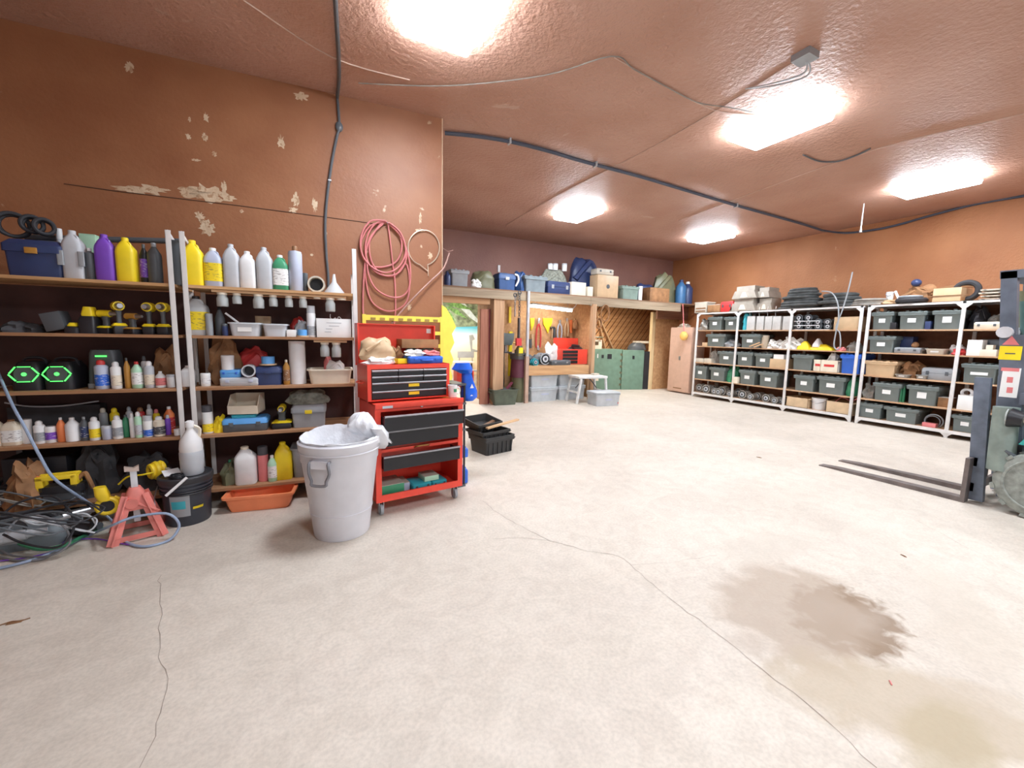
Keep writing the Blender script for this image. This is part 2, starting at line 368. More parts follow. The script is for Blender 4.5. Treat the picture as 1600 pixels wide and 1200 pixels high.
pc('pinkhose', .62, .20, .20, rough=.5); pc('bluehose', .30, .38, .52, rough=.45)
wd = wood('bench_wood', (.36, .18, .08), (.52, .30, .15)); wdl = wood('light_wood', (.62, .38, .20), (.74, .50, .28)); wdd = wood('dark_wood', (.20, .11, .06), (.33, .19, .11)); wshelf = wood('shelf_wood', (.30, .14, .06), (.46, .25, .13))
wdz = wood('upright_wood', (.42, .24, .13), (.60, .38, .22), 'z')
def lab_mat(key, lo=.45):
    k = 'printed_' + key
    if k in C: return C[k]
    base = C[key]; m = base.copy(); m.name = k; nt = m.node_tree; N = nt.nodes; K = nt.links; b = N['Principled BSDF']; src = b.inputs['Base Color'].links[0].from_socket
    tc = N.new('ShaderNodeTexCoord'); mp = N.new('ShaderNodeMapping'); mp.inputs['Scale'].default_value = (38, 38, 120); K.new(tc.outputs['Object'], mp.inputs[0])
    nz = N.new('ShaderNodeTexNoise'); nz.inputs['Scale'].default_value = 1.0; nz.inputs['Detail'].default_value = 2; K.new(mp.outputs[0], nz.inputs['Vector'])
    r = N.new('ShaderNodeValToRGB'); r.color_ramp.elements[0].position = .57; r.color_ramp.elements[1].position = .63; r.color_ramp.elements[0].color = (0, 0, 0, 1); r.color_ramp.elements[1].color = (.6, .6, .6, 1); K.new(nz.outputs[0], r.inputs[0])
    x = N.new('ShaderNodeMix'); x.data_type = 'RGBA'; K.new(r.outputs[0], x.inputs[0]); K.new(src, x.inputs[6]); dark = key in ('ink', 'navy', 'blue', 'purple', 'brown', 'grey', 'red', 'green'); x.inputs[7].default_value = (.75, .73, .7, 1) if dark else (.12, .08, .08, 1)
    K.new(x.outputs[2], b.inputs['Base Color']); C[k] = m; return m
def label_quad(g, w, h, y, z, x=0, t=.0015): return g.box((x, y, z), (w, t, h))
def jug(root, w, h, dp, body, cap='same', lab=None, band=None, cw=.3):
    dp = max(dp, w * .6); bm_ = C[body]
    s = [rr(w * .94, dp * .94, 0, w * .2), rr(w, dp, h * .03, w * .22), rr(w, dp, h * .66, w * .22), rr(w * .93, dp * .95, h * .74, w * .22), rr(w * .62, dp * .78, h * .84, w * .2, -w * .03), rr(w * .42, w * .42, h * .91, w * .2, -w * .03), rr(w * .36, w * .36, h * .93, w * .18, -w * .03)]
    G().skin(s).build('body', bm_, root)
    G().lathe([(w * cw * .62, h * .92), (w * cw * .62, h * .99), (w * cw * .5, h)], (-w * .03, 0, 0), 10).build('cap', C[body if cap == 'same' else cap], root)
    G().tube([(w * .30, -dp * .18, h * .72), (w * .26, -dp * .2, h * .86), (w * .06, -dp * .12, h * .90)], w * .07, 6).build('handle', bm_, root)
    if lab: G().skin([rr(w * 1.02, dp * 1.02, h * .14, w * .22), rr(w * 1.02, dp * 1.02, h * .60, w * .22)]).build('label', lab_mat(lab), root)
def bottle(root, w, h, dp, body, cap='white', lab=None, sh=.68, neck=.3):
    r = w / 2
    G().lathe([(r * .9, 0), (r, h * .02), (r, h * sh), (r * .9, h * (sh + .05)), (r * neck * 1.3, h * .88), (r * neck, h * .92)], n=16).build('body', C[body], root)
    G().lathe([(r * neck * 1.25, h * .90), (r * neck * 1.25, h * .985), (r * neck, h)], n=10).build('cap', C[cap], root)
    if lab: G().lathe([(r * 1.02, h * .15), (r * 1.02, h * (sh - .08))], n=16).build('label', lab_mat(lab), root)
def spray(root, w, h, dp, body, cap='white', lab=None):
    r = w / 2
    G().lathe([(r * .92, 0), (r, h * .02), (r, h * .76), (r * .85, h * .80), (r * .6, h * .83), (r * .5, h * .84)], n=16).build('body', C[body], root)
    G().lathe([(r * .62, h * .81), (r * .62, h * .93), (r * .42, h * .985), (r * .2, h)], n=12).build('cap', C[cap], root)
    if lab: G().lathe([(r * 1.02, h * .12), (r * 1.02, h * .50)], n=16).build('label', lab_mat(lab), root)
def capspray(root, w, h, dp, body, cap='black', lab=None):   # full-width cap
    r = w / 2
    G().lathe([(r * .93, 0), (r, h * .02), (r, h * .74), (r * .9, h * .77)], n=16).build('body', C[body], root)
    G().lathe([(r * .96, h * .765), (r * .93, h * .99), (r * .85, h)], n=16).build('cap', C[cap], root)
    if lab: G().lathe([(r * 1.02, h * .06), (r * 1.02, h * .35)], n=16).build('label', lab_mat(lab), root)
def tub(root, w, h, dp, body, cap='white', lab=None):
    r = w / 2
    G().lathe([(r * .9, 0), (r * .95, h * .02), (r * .98, h * .82)], n=18).build('body', C[body], root)
    G().lathe([(r, h * .80), (r, h * .97), (r * .93, h)], n=18).build('lid', C[cap], root)
    if lab: G().lathe([(r * .975, h * .2), (r * .99, h * .65)], n=18).build('label', lab_mat(lab), root)
def tray(root, w, h, dp, body, lab=None, rim=.012, flare=.9):
    t = .006
    S = [rr(w * flare, dp * flare, 0, .03), rr(w, dp, h - rim * .8, .03), rr(w + rim * 2, dp + rim * 2, h - rim, .035), rr(w + rim * 2, dp + rim * 2, h, .035), rr(w - t * 2, dp - t * 2, h, .03), rr(w * flare - t * 2, dp * flare - t * 2, t, .03)]
    G().skin(S).build('body', C[body], root)
    if lab: label_quad(G(), w * .45, h * .32, -dp / 2 * (flare + .07) - .002, h * .5).build('label', C[lab], root)
def carton(root, w, h, dp, body='cardboard', lab=None, top=None, tape=None):
    G().bx(-w / 2, w / 2, -dp / 2, dp / 2, 0, h * .97).build('box', C[body], root, bev=.002)
    g = G().bx(-w / 2, w / 2, -dp / 2, -.002, h * .97, h).bx(-w / 2, w / 2, .002, dp / 2, h * .97, h); g.build('flap', C[top or body], root)
    if lab: label_quad(G(), w * .5, h * .35, -dp / 2 - .001, h * .55).build('label', C[lab], root)
    if tape: G().bx(-w * .501, w * .501, -dp * .503, dp * .503, h * .42, h * .62).build('tape', C[tape], root)
def opencarton(root, w, h, dp, body='cardboard', tape=None):
    t = .005; g = G().bx(-w / 2, w / 2, -dp / 2, dp / 2, 0, t)
    for s in (-1, 1): g.bx(s * w / 2, s * (w / 2 - t), -dp / 2, dp / 2, 0, h); g.bx(-w / 2, w / 2, s * dp / 2, s * (dp / 2 - t), 0, h)
    g.build('box', C[body], root)
    G().box((w / 2 + w * .04, 0, h * .96), (w * .1, dp, t), ry=.5).build('flap', C[body], root); G().box((-w / 2 - w * .04, 0, h * .96), (w * .1, dp, t), ry=-.5).build('flap', C[body], root)
    if tape: G().bx(-w * .3, w * .3, -dp * .5 - .002, -dp * .5, h * .45, h * .65).build('tape', C[tape], root)
def case(root, w, h, dp, body, latch='darkgrey', lab=None, handle=True):
    G().skin([rr(w * .96, dp * .96, 0, .02), rr(w, dp, h * .1, .02), rr(w, dp, h * .56, .02)]).build('base', C[body], root)
    G().skin([rr(w * 1.01, dp * 1.01, h * .58, .02), rr(w * 1.01, dp * 1.01, h * .85, .02), rr(w * .92, dp * .92, h, .02)]).build('lid', C[lab or body], root)
    for s in (-1, 1): G().bx(s * w * .3 - w * .05, s * w * .3 + w * .05, -dp / 2 - .008, -dp / 2 + .002, h * .42, h * .72).build('latch', C[latch], root, bev=.001)
    if handle: G().tube([(-w * .14, -dp / 2, h * .5), (-w * .13, -dp / 2 - .025, h * .48), (w * .13, -dp / 2 - .025, h * .48), (w * .14, -dp / 2, h * .5)], .007, 6, sm=3).build('handle', C[latch], root)
def toolbox(root, w, h, dp, body, latch='yellow'):
    G().skin([rr(w * .9, dp * .9, 0, .02), rr(w * .94, dp * .94, h * .66, .02)]).build('body', C[body], root)
    G().skin([rr(w, dp, h * .66, .02), rr(w, dp, h * .86, .02), rr(w * .86, dp * .84, h, .03)]).build('lid', C[body], root)
    G().bx(-w * .1, w * .1, -dp / 2 - .01, -dp / 2 + .004, h * .62, h * .78).build('latch', C[latch], root, bev=.002)
    G().tube([(-w * .2, 0, h * .98), (-w * .18, 0, h * 1.07), (w * .18, 0, h * 1.07), (w * .2, 0, h * .98)], .009, 6, sm=3).build('handle', C['darkgrey'], root)
def lump(root, w, h, dp, body, seed=1, amp=.25, piece=None):
    G().heap(w, dp, h, seed=seed, amp=amp, sq=.75).build(piece or 'cloth', C[body], root)
    # a fold lying over the heap
    G().tube([(-w * .38, -dp * .3, h * .45), (-w * .1, -dp * .35, h * .75), (w * .15, -dp * .25, h * .9), (w * .38, -dp * .2, h * .5)], min(h, w) * .09, 6).build('fold', C[body], root)
def drill(root, w, h, dp, body='yellow', tilt=0):
    G().skin([rr(w * .85, dp * .9, 0, .01), rr(w * .95, dp, h * .12, .01), rr(w * .85, dp * .9, h * .24, .01)]).build('battery', C['black'], root)
    G().skin([rr(w * .8, dp * .8, h * .22, .01), rr(w * .95, dp * .95, h * .26, .01), rr(w * .7, dp * .6, h * .33, .01)]).build('foot', C[body], root)
    G().skin([rr(w * .36, dp * .42, h * .3, .01), rr(w * .32, dp * .36, h * .55, .01, 0, 0), rr(w * .42, dp * .45, h * .72, .01)]).build('grip', C['darkgrey'], root)
    G().cyl((0, dp * .5, h * .84), (0, -dp * .35, h * .84), h * .15, h * .14, 12).build('motor_housing', C[body], root)
    G().cyl((0, -dp * .35, h * .84), (0, -dp * .85, h * .84), h * .11, h * .07, 10).build('chuck', C['steel'], root)
def charger(root, w, h, dp, body='black', top='yellow'):
    G().skin([rr(w, dp, 0, .015), rr(w, dp, h * .5, .015), rr(w * .8, dp * .8, h * .65, .015)]).build('base', C[body], root)
    G().skin([rr(w * .62, dp * .7, h * .62, .01), rr(w * .7, dp * .75, h * .72, .01), rr(w * .55, dp * .6, h, .02)]).build('battery', C[top], root)
def mkcoil(root, w, h, dp, col, turns=7, seed=1, r=None, nm='loop'):
    rd = random.Random(seed); r = r or h / turns * .5; g = G()
    for k in range(turns):
        f = 1 - .35 * rd.random() * (k / turns); g.torus((rd.uniform(-1, 1) * w * .03, rd.uniform(-1, 1) * dp * .03, r + (h - 2 * r) * k / max(1, turns - 1)), w / 2 * f - r, r, 'z', 26, 6, 1, dp / w)
    g.build(nm, C[col], root)
def rollz(root, w, h, dp, body):     # tall hollow roll
    r = w / 2; G().skin([[Vector((q * math.cos(6.2832 * i / 20), q * math.sin(6.2832 * i / 20), z)) for i in range(20)] for q, z in ((r * .55, 0), (r, 0), (r, h), (r * .55, h))], closed=True).build('roll', C[body], root)
def elbow(root, w, h, dp, body='silver'):  # open pipe end facing the viewer
    r = h / 2; n = 18
    ringf = lambda q, y: [Vector((q * math.cos(6.2832 * i / n), y, r + q * math.sin(6.2832 * i / n))) for i in range(n)]
    G().skin([ringf(r, -dp / 2), ringf(r, dp / 2), ringf(r * .8, dp / 2), ringf(r * .8, -dp / 2)], closed=True).build('pipe', C[body], root)
    G().skin([ringf(r * .79, dp * .3), ringf(r * .79, dp * .34)]).build('bore', C['black'], root)
def tote(root, w, h, dp, body='totegrey', lab='paper', lx_=0.0, lid=True, labw=.28, labh=.22):
    bw = .86
    G().skin([rr(w * bw * .93, dp * .88, 0, .02), rr(w * bw * .97, dp * .93, h * .72, .02), rr(w * bw, dp * .95, h * .74, .02)]).build('body', C[body], root)
    G().skin([rr(w * .96, dp * .98, h * .74, .02), rr(w * .98, dp, h * .80, .02), rr(w * .98, dp, h * .86, .02)]).build('rim', C[body], root)
    if lid:
        g = G().skin([rr(w, dp * 1.01, h * .865, .02), rr(w, dp * 1.01, h * .90, .02), rr(w * .94, dp * .95, h * .93, .02)])
        for k in range(5):
            x = -w * .4 + k * w * .2; g.bx(x - w * .055, x + w * .055, -dp * .44, dp * .44, h * .92, h * (1.0 if k % 2 else .965))
        g.build('lid', C[body], root, bev=.002)
    else:
        G().skin([rr(w * .92, dp * .94, h * .85, .02), rr(w * .9, dp * .9, h * .9, .03)]).build('fill', C['darkcloth'], root)
    for s in (-1, 1): G().bx(s * w * bw * .46, s * w * bw * .47 + s * w * .03, -dp * .3, dp * .3, h * .55, h * .74).build('handle', C[body], root)
    G().bx(-w * .26, w * .26, -dp * .5, -dp * .46, h * .745, h * .80).build('latch', C[body], root)
    if lab: G().box((lx_ * w, -dp * .468, h * .48), (w * labw, .003, h * labh), rz=0).build('label', C[lab], root)
def motor(root, w, h, dp, body='dirtygrey', seed=0):
    r = w / 2 * .9; g = G(); n = 14
    g.cyl((0, -dp / 2, r), (0, dp / 2, r), r * .78, n=n); g.cyl((0, -dp * .5, r), (0, -dp * .38, r), r, n=n); g.cyl((0, dp * .2, r), (0, dp * .3, r), r, n=n); g.cyl((0, 0, r), (0, 0, h), r * .45, r * .4, 10); g.bx(-r * .9, r * .9, -dp * .3, dp * .3, 0, r * .2)
    g.build('casing', C[body], root); G().cyl((0, -dp / 2 - .004, r), (0, -dp / 2 + .01, r), r * .55, n=12).build('flange_face', C['silver'], root); G().cyl((0, -dp / 2 - .008, r), (0, -dp / 2, r), r * .25, n=10).build('bore', C['ink'], root)
def bucket(root, w, h, dp, body='white', handle='steel'):
    r = w / 2
    G().skin([[Vector((q * math.cos(6.2832 * i / 24), q * math.sin(6.2832 * i / 24), z)) for i in range(24)] for q, z in ((r * .86, 0), (r * .98, h * .93), (r, h * .93), (r, h), (r * .94, h), (r * .82, .01))]).build('body', C[body], root)
    G().tube([(-r, 0, h * .9), (-r * .8, -r * .75, h * .7), (0, -r * 1.08, h * .55), (r * .8, -r * .75, h * .7), (r, 0, h * .9)], .005, 5).build('handle', C[handle], root)
KIND = dict(jug=jug, bottle=bottle, spray=spray, capspray=capspray, tub=tub, tray=tray, carton=carton, opencarton=opencarton, case=case, toolbox=toolbox, lump=lump, drill=drill, charger=charger, coil=mkcoil, roll=rollz, elbow=elbow, tote=tote, motor=motor, bucket=bucket)
ROUND = {'jug', 'bottle', 'spray', 'capspray', 'tub', 'roll', 'drill'}
def put(plane, z, kind, x0, x1, yt, d, dp, name, cat, label, *a, group=None, lift=0, turn=0, **k):
    rnd = kind in ROUND
    if rnd:
        c, w_, h = plane.spot(x0, x1, yt, z + lift, d, .0, True); c, w_, h = plane.spot(x0, x1, yt, z + lift, d, (w_ if not dp else dp), True); dp_ = dp or w_
    else:
        c, w_, h = plane.spot(x0, x1, yt, z + lift, d, dp); dp_ = dp
    h = max(h, .012)
    t = thing(name, label, cat, c, plane.a + turn, group); KIND[kind](t, w_, h, dp_, *a, **k); return t
# ============================================================= LEFT SHELVES
Z1, Z2, Z3, Z4, Z5 = 1.785, 1.405, 1.0, .62, .17
alum = mat('white_angle_iron', (.74, .72, .70), .45, var=.06)
DS = .46
def lpt(px, z, d=0.0): return L.at(px, z, d)
def shelving(name, label, xs, xe, post_px, zs):
    """xs, xe: distances along the shelf front"""
    t = thing(name, label, 'shelving unit', L.p0 + L.u * xs, L.a); W_ = xe - xs
    for z in zs: G().bx(0, W_, 0, DS, z - .022, z).build('shelf', wshelf if z != zs[0] else wood('top_shelf_wood', (.48, .26, .11), (.66, .40, .20)), t)
    G().bx(0, W_, DS + .002, DS + .012, 0, Z1 - .03).build('back_panel', mat('shelf_shade_backing', (.085, .04, .035), .8, var=.35, scale=3), t)  # added dark sheet, its colour stands in for shade between the shelves
    post_px = [(q[0] - xs, q[1], q[2]) for q in post_px]
    for x, zt, m_ in post_px:
        for y in (-.006, DS - .03):
            g = G(); zz = zt if y < 0 else min(zt, 2.0)
            g.bx(x, x + .034, y, y + .004, 0, zz).bx(x, x + .004, y, y + .034, 0, zz); g.build('upright', m_, t)
    for x, zt, m_ in post_px: G().bar((x + .015, 0, zt - .01), (x + .015, DS, min(zt, 2.0) - .01), .004, .03).build('brace', alum, t)
    return t
sx = lambda px, z=1.4: (lpt(px, z) - L.p0).dot(L.u)
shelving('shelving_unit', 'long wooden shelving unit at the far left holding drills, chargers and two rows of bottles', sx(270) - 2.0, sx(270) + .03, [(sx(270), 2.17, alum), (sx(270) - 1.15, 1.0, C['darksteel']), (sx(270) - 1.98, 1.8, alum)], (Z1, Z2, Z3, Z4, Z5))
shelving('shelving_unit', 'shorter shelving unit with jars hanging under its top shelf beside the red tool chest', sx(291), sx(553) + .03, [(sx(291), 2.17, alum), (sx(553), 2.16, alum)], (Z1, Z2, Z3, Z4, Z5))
BT = 'bottles and jugs on the top shelf'
def P(z): return lambda *a, **k: put(L, z, *a, **k)
p = P(Z1)
p('toolbox', 4, 100, 374, .04, .4, 'storage_case', 'case', 'big dark navy case at the far left end of the top shelf', 'navy', 'amber')
for k, (x0, x1, yt, yb) in enumerate(((-4, 44, 328, 374), (34, 66, 328, 372), (54, 84, 334, 374))):
    c0 = L.hit((x0 + x1) / 2, (yt + yb) / 2, .22); a = L.hit(x0, 350, .22); b = L.hit(x1, 350, .22); R_ = (b - a).length / 2
    o = G().torus((0, 0, 0), R_, .013, 'y', 28, 8, 1, 1.0).torus((.01, .03, -.004), R_ * .93, .012, 'y', 28, 8).build('drive_belt', C['rubber'], loc=c0 + Vector((0, 0, Z1 + .33 - c0.z + .02 - .0)), rz=L.a + .5 + .1 * k)
    tag(o, ['thick black belt ring standing at the left frame edge on the navy case', 'black belt ring leaning in the middle of the three on the navy case', 'rightmost black belt ring leaning on the navy case'][k], 'belt', 'black belt rings')
    o.location.z = L.hit((x0 + x1) / 2, (yt + yb) / 2, .22).z
a = L.hit(40, 371, .36); b = L.hit(285, 377, .36)
o = G().cyl((0, 0, 0), (b - a), .022, n=12).build('pipe', C['darkgrey'], loc=a); tag(o, 'long black plastic pipe lying behind the jugs of the top shelf', 'pipe')
p('tub', 95, 105, 358, .30, 0, 'plastic_bottle', 'bottle', 'small pale bottle behind the silver jug on the top shelf', 'silver', 'white', lift=.0)
t = p('jug', 104, 137, 361, .05, .10, 'oil_jug', 'jug', 'silver grey jug with dark side panels at the left of the top shelf', 'silver', group=BT)
for s in (-1, 1): G().skin([rr(.035, .012, .09, .006, s * .055, -.052), rr(.035, .012, .19, .006, s * .055, -.052)]).build('side_panel', C['grey'], t)
p('carton', 130, 155, 366, .28, .06, 'storage_box', 'box', 'pale green box behind the silver and purple jugs', 'palegreen')
p('bottle', 135, 153, 388, .06, 0, 'oil_bottle', 'bottle', 'dark grey bottle between the silver and purple jugs', 'darkgrey', 'white', sh=.8, group=BT)
p('jug', 154, 185, 367, .05, .10, 'oil_jug', 'jug', 'purple motor oil jug on the top shelf', 'purple', 'same', group=BT)
p('jug', 186, 217, 372, .05, .10, 'oil_jug', 'jug', 'yellow jug left of the white angle iron posts on the top shelf', 'yellow', 'same', group=BT)
p('bottle', 221, 236, 382, .09, 0, 'oil_bottle', 'bottle', 'black bottle with purple label beside the yellow jug', 'black', 'darkgrey', 'purple', sh=.7, group=BT)
p('bottle', 233, 256, 380, .06, 0, 'oil_bottle', 'bottle', 'dark grey rounded bottle just left of the posts', 'darkgrey', 'grey', sh=.7, group=BT)
p('carton', 265, 284, 375, .06, .14, 'storage_box', 'box', 'dark grey carton seen between the two white posts', 'darkgrey')
p('jug', 290, 321, 376, .04, .10, 'oil_jug', 'jug', 'bright yellow jug right of the white posts on the top shelf', 'yellow', 'same', group=BT)
p('jug', 322, 351, 388, .05, .12, 'washer_fluid_jug', 'jug', 'blue fluid jug with a yellow label on the top shelf', 'lavender', 'white', 'yellow', group=BT)
p('jug', 352, 377, 382, .05, .12, 'oil_jug', 'jug', 'tall silver jug left of the plain white jug', 'silver', 'same', group=BT)
p('jug', 377, 402, 393, .05, .12, 'bleach_jug', 'jug', 'plain white jug in the middle of the top shelf', 'white', 'same', group=BT)
p('jug', 403, 428, 387, .05, .12, 'oil_jug', 'jug', 'tall silver jug right of the plain white jug', 'silver', 'same', group=BT)
p('jug', 428, 452, 399, .05, .12, 'coolant_jug', 'jug', 'green fluid jug with a large white label on the top shelf', 'green', 'white', 'paper', group=BT)
p('bottle', 452, 474, 385, .05, 0, 'measuring_bottle', 'bottle', 'tall grey ribbed bottle with a brown cap on the top shelf', 'lavender', 'brown', sh=.83, group=BT)
p('tub', 473, 482, 427, .10, 0, 'small_can', 'can', 'small dark can right of the ribbed bottle', 'darkgrey', 'darkgrey')
p('elbow', 481, 508, 431, .06, .12, 'plastic_pipe', 'pipe', 'pale pipe piece with its dark mouth facing out on the top shelf', 'beige')
t = thing('funnel', 'upturned translucent white funnel at the right end of the top shelf', 'funnel', *((lambda q: (q[0], L.a))(L.spot(507, 538, 419, Z1, .14, .0, True))))
G().lathe([(.085, 0), (.085, .01), (.02, .10), (.009, .17)], n=20).build('cone', C['clear'], t); G().torus((0, 0, .004), .085, .005, 'z', 20, 6).build('rim', C['clear'], t)
# wooden strips with jars hanging by their lids
def strip(px0, px1, z, d, label):
    a = lpt(px0, z, d); b = lpt(px1, z, d); l = (b - a).length
    o = G().bx(0, l, 0, .05, -.02, -.001).build('jar_strip', wdl, loc=(a.x, a.y, z), rz=L.a); tag(o, label, 'wooden strip'); return o
strip(330, 541, Z1 - .023, .02, 'light wood strip screwed under the top shelf and holding the hanging jars')
strip(490, 542, Z2 - .023, .02, 'short light wood strip under the second shelf holding two jars')
def jar(px0, px1, yb, z, d, label, empty=False):
    a = lpt(px0, z - .06, d); b = lpt(px1, z - .06, d); r = (b - a).length / 2; c = (a + b) / 2; hh = z - L.hit((px0 + px1) / 2, yb, d).z
    t = thing('jar_top' if empty else 'hanging_jar', label, 'cap' if empty else 'jar', (c.x, c.y, z), L.a, 'jars hanging under the shelves')
    if empty: G().lathe([(r, -.012), (r, 0)], n=14).build('cap', C['cream'], t); return
    G().lathe([(r * .9, -hh), (r, -hh + .006), (r, -hh * .4), (r * .8, -hh * .26), (r * .78, -.014)], n=16).build('glass_body', C['glass'], t)
    G().lathe([(r * .86, -.016), (r * .86, 0)], n=14).build('lid', C['cream'], t); G().lathe([(r * .8, -hh + .004), (r * .85, -hh * .55)], n=10).build('contents', C['steel'], t)
zj = Z1 - .044
for k, (a_, b_, yb, lb) in enumerate(((338, 357, 479, 'first hanging jar from the left, the biggest, under the top shelf'), (363, 378, 475, 'second hanging jar from the left under the top shelf'), (395, 413, 482, 'third hanging jar from the left, above the clear bin'),
        (420, 434, 479, 'fourth hanging jar from the left under the top shelf'), (445, 458, 480, 'fifth hanging jar from the left under the top shelf'), (467, 480, 481, 'sixth hanging jar from the left under the top shelf'), (508, 524, 487, 'hanging jar set apart at the right end above the white box'))): jar(a_, b_, yb, zj, .045, lb)
jar(490, 501, 466, zj, .045, 'bare jar lid without jar left of the set-apart jar', True); jar(527, 541, 466, zj, .045, 'bare jar lid without jar at the strip end by the right post', True)
jar(500, 515, 557, Z2 - .044, .045, 'left one of the two jars under the second shelf'); jar(518, 533, 558, Z2 - .044, .045, 'right one of the two jars under the second shelf')
# second shelf
p = P(Z2); DR = 'drills and chargers on the second shelf'
p('lump', -10, 30, 502, .05, .25, 'tool_bag', 'bag', 'dark tool bag at the left frame edge of the second shelf', 'darkcloth', 3)
p('lump', 26, 62, 506, .1, .25, 'rag', 'rag', 'low dark rag with a pink corner left of the leaning black case', 'darkcloth', 5)
o = p('carton', 72, 104, 492, .08, .12, 'battery_case', 'case', 'black case leaning beside the yellow chargers', 'darkgrey'); o.rotation_euler[1] = -.25; o.location.z += .02
p('charger', 99, 122, 504, .05, .12, 'battery_charger', 'charger', 'flat black and yellow charger nearest the leaning case', group=DR)
p('charger', 122, 149, 479, .06, .13, 'battery_charger', 'charger', 'black charger with a tall yellow battery on it', group=DR)
o = p('drill', 154, 182, 484, .08, .09, 'cordless_drill', 'drill', 'yellow drill turned sideways behind the middle of the second shelf', group=DR); o.rotation_euler[2] += 1.3
o = p('drill', 176, 200, 470, .06, .09, 'cordless_drill', 'drill', 'tallest yellow drill, facing out beside the orange one', group=DR); o.rotation_euler[2] += .5
o = p('drill', 196, 222, 489, .05, .09, 'impact_driver', 'drill', 'squat amber impact driver right of the tallest drill', 'amber', group=DR); o.rotation_euler[2] += 1.1
p('drill', 225, 245, 472, .06, .09, 'cordless_drill', 'drill', 'left one of the pair of yellow drills by the posts', group=DR)
p('drill', 247, 267, 472, .06, .09, 'cordless_drill', 'drill', 'right one of the pair of yellow drills by the posts', group=DR)
p('jug', 294, 328, 463, .08, .14, 'chemical_jug', 'jug', 'clear jug with black cap and big yellow label right of the posts', 'clearish', 'black', 'yellow')
p('tub', 322, 334, 490, .05, 0, 'small_can', 'can', 'grey metal can beside the yellow labelled jug', 'grey', 'grey')
p('bottle', 337, 353, 480, .1, 0, 'spray_bottle', 'bottle', 'dark grey bottle left of the clear bins', 'darkgrey', 'black', sh=.6)
p('tub', 347, 357, 506, .04, 0, 'plastic_cup', 'cup', 'small navy cup in front of the dark grey bottle', 'navy', 'darkgrey')
p('tray', 358, 407, 504, .04, .18, 'storage_bin', 'bin', 'clear plastic bin with a white label on the second shelf', 'clear', 'paper')
p('tray', 411, 448, 506, .04, .18, 'storage_bin', 'bin', 'unlabelled clear plastic bin right of the labelled one', 'clear')
a = L.hit(352, 489, .1); b = L.hit(384, 513, .12); tag(G().cyl((0, 0, 0), b - a, .008, n=8).build('plastic_tube', C['white'], loc=a), 'white tube leaning across the labelled clear bin', 'tube')
p('carton', 400, 423, 494, .30, .08, 'cardboard_box', 'box', 'small brown box behind the clear bins', 'cardboard')
o = p('lump', 453, 480, 497, .26, .12, 'rag', 'rag', 'dark red rag behind the grey plastic bag', 'red', 8)
p('lump', 460, 482, 502, .14, .12, 'plastic_bag', 'bag', 'grey translucent plastic bag behind the blue tape', 'clear', 9)
p('carton', 448, 463, 515, .05, .06, 'small_box', 'box', 'small white box right of the clear bins', 'paper')
def tape(x0, x1, yt, z, d, label, lift=0):
    c, w_, h = L.spot(x0, x1, yt, z, d, .0, True); t = thing('masking_tape', label, 'tape', c, L.a)
    G().lathe([(w_ * .58, 0), (w_ * .58, .012)], n=18).build('base_disc', C['tan'], t); G().lathe([(w_ * .44, .012), (w_ * .44, h)], n=18).build('roll', C['skyblue'], t)
tape(464, 481, 515, Z2, .06, 'blue tape roll on the second shelf beside the glue cartridge')
p('capspray', 480, 494, 478, .05, 0, 'glue_cartridge', 'cartridge', 'tall white glue cartridge with clear cap left of the white box', 'white', 'clear', 'grey')
t = p('carton', 495, 549, 498, .04, .22, 'white_box', 'box', 'white cardboard box with lines of writing on the second shelf', 'paper', top='paper')
g = G()
for k, (wd_, xx) in enumerate(((.12, 0), (.08, 0), (.05, -.04), (.05, -.05))): g.box((xx, -.111, .125 - .026 * k), (wd_, .001, .004))
g.build('writing', C['grey'], t)
o = G().tube([(0, 0, 0), (0, -.01, -.03), (.02, -.01, -.05), (.04, 0, -.03), (.05, 0, -.05), (.07, 0, -.02), (.09, 0, -.04)], .004, 5).build('wire_hook', C['galv'], loc=L.hit(516, 490, .2), rz=L.a); tag(o, 'bent wire hooks above the white box', 'hook')
o.location.z = Z2 + .205
# third shelf
p = P(Z3)
glow = mat('green_display', (.10, .9, .15), .4, emit=1.3)
def radio(x0, x1, yt, label):
    c, w_, h = L.spot(x0, x1, yt, Z3, .08, .24); t = thing('charger_radio', label, 'radio', c, L.a, 'radios with green displays')
    G().skin([rr(w_, .24, 0, .03), rr(w_, .24, h * .45, .03), rr(w_ * .9, .22, h * .8, .03), rr(w_ * .7, .18, h, .03)]).build('casing', C['black'], t)
    g = G(); r = h * .30; ring = [(r * 1.3 * math.cos(a), h * .58 + r * math.sin(a)) for a in [math.pi / 3 * k for k in range(6)]]
    pts = [Vector((x, -.128, z)) for x, z in ring]
    for i in (0, 2, 3, 5, 1, 4): g.bar(pts[i], pts[(i + 1) % 6].lerp(pts[i], .12), .004 if i in (1, 4) else .009, .006)
    g.build('light_ring', glow, t); G().cyl((0, -.124, h * .58), (0, -.13, h * .58), r * .22, n=12).build('display', glow, t); G().cyl((0, -.10, h * .58), (0, -.124, h * .58), r * .9, n=20).build('dial', C['darkgrey'], t)
    G().tube([(-w_ * .4, 0, h * .8), (-w_ * .3, 0, h * 1.1), (w_ * .3, 0, h * 1.1), (w_ * .4, 0, h * .8)], .01, 6).build('handle', C['black'], t)
radio(17, 65, 566, 'left one of the two black radios with glowing green hexagon display'); radio(68, 116, 566, 'right one of the two black radios with glowing green hexagon display')
c, w_, h = L.spot(137, 186, 547, Z3, .14, .16); t = thing('battery_charger', 'tall black charger with a green bar light behind the spray cans', 'charger', c, L.a)
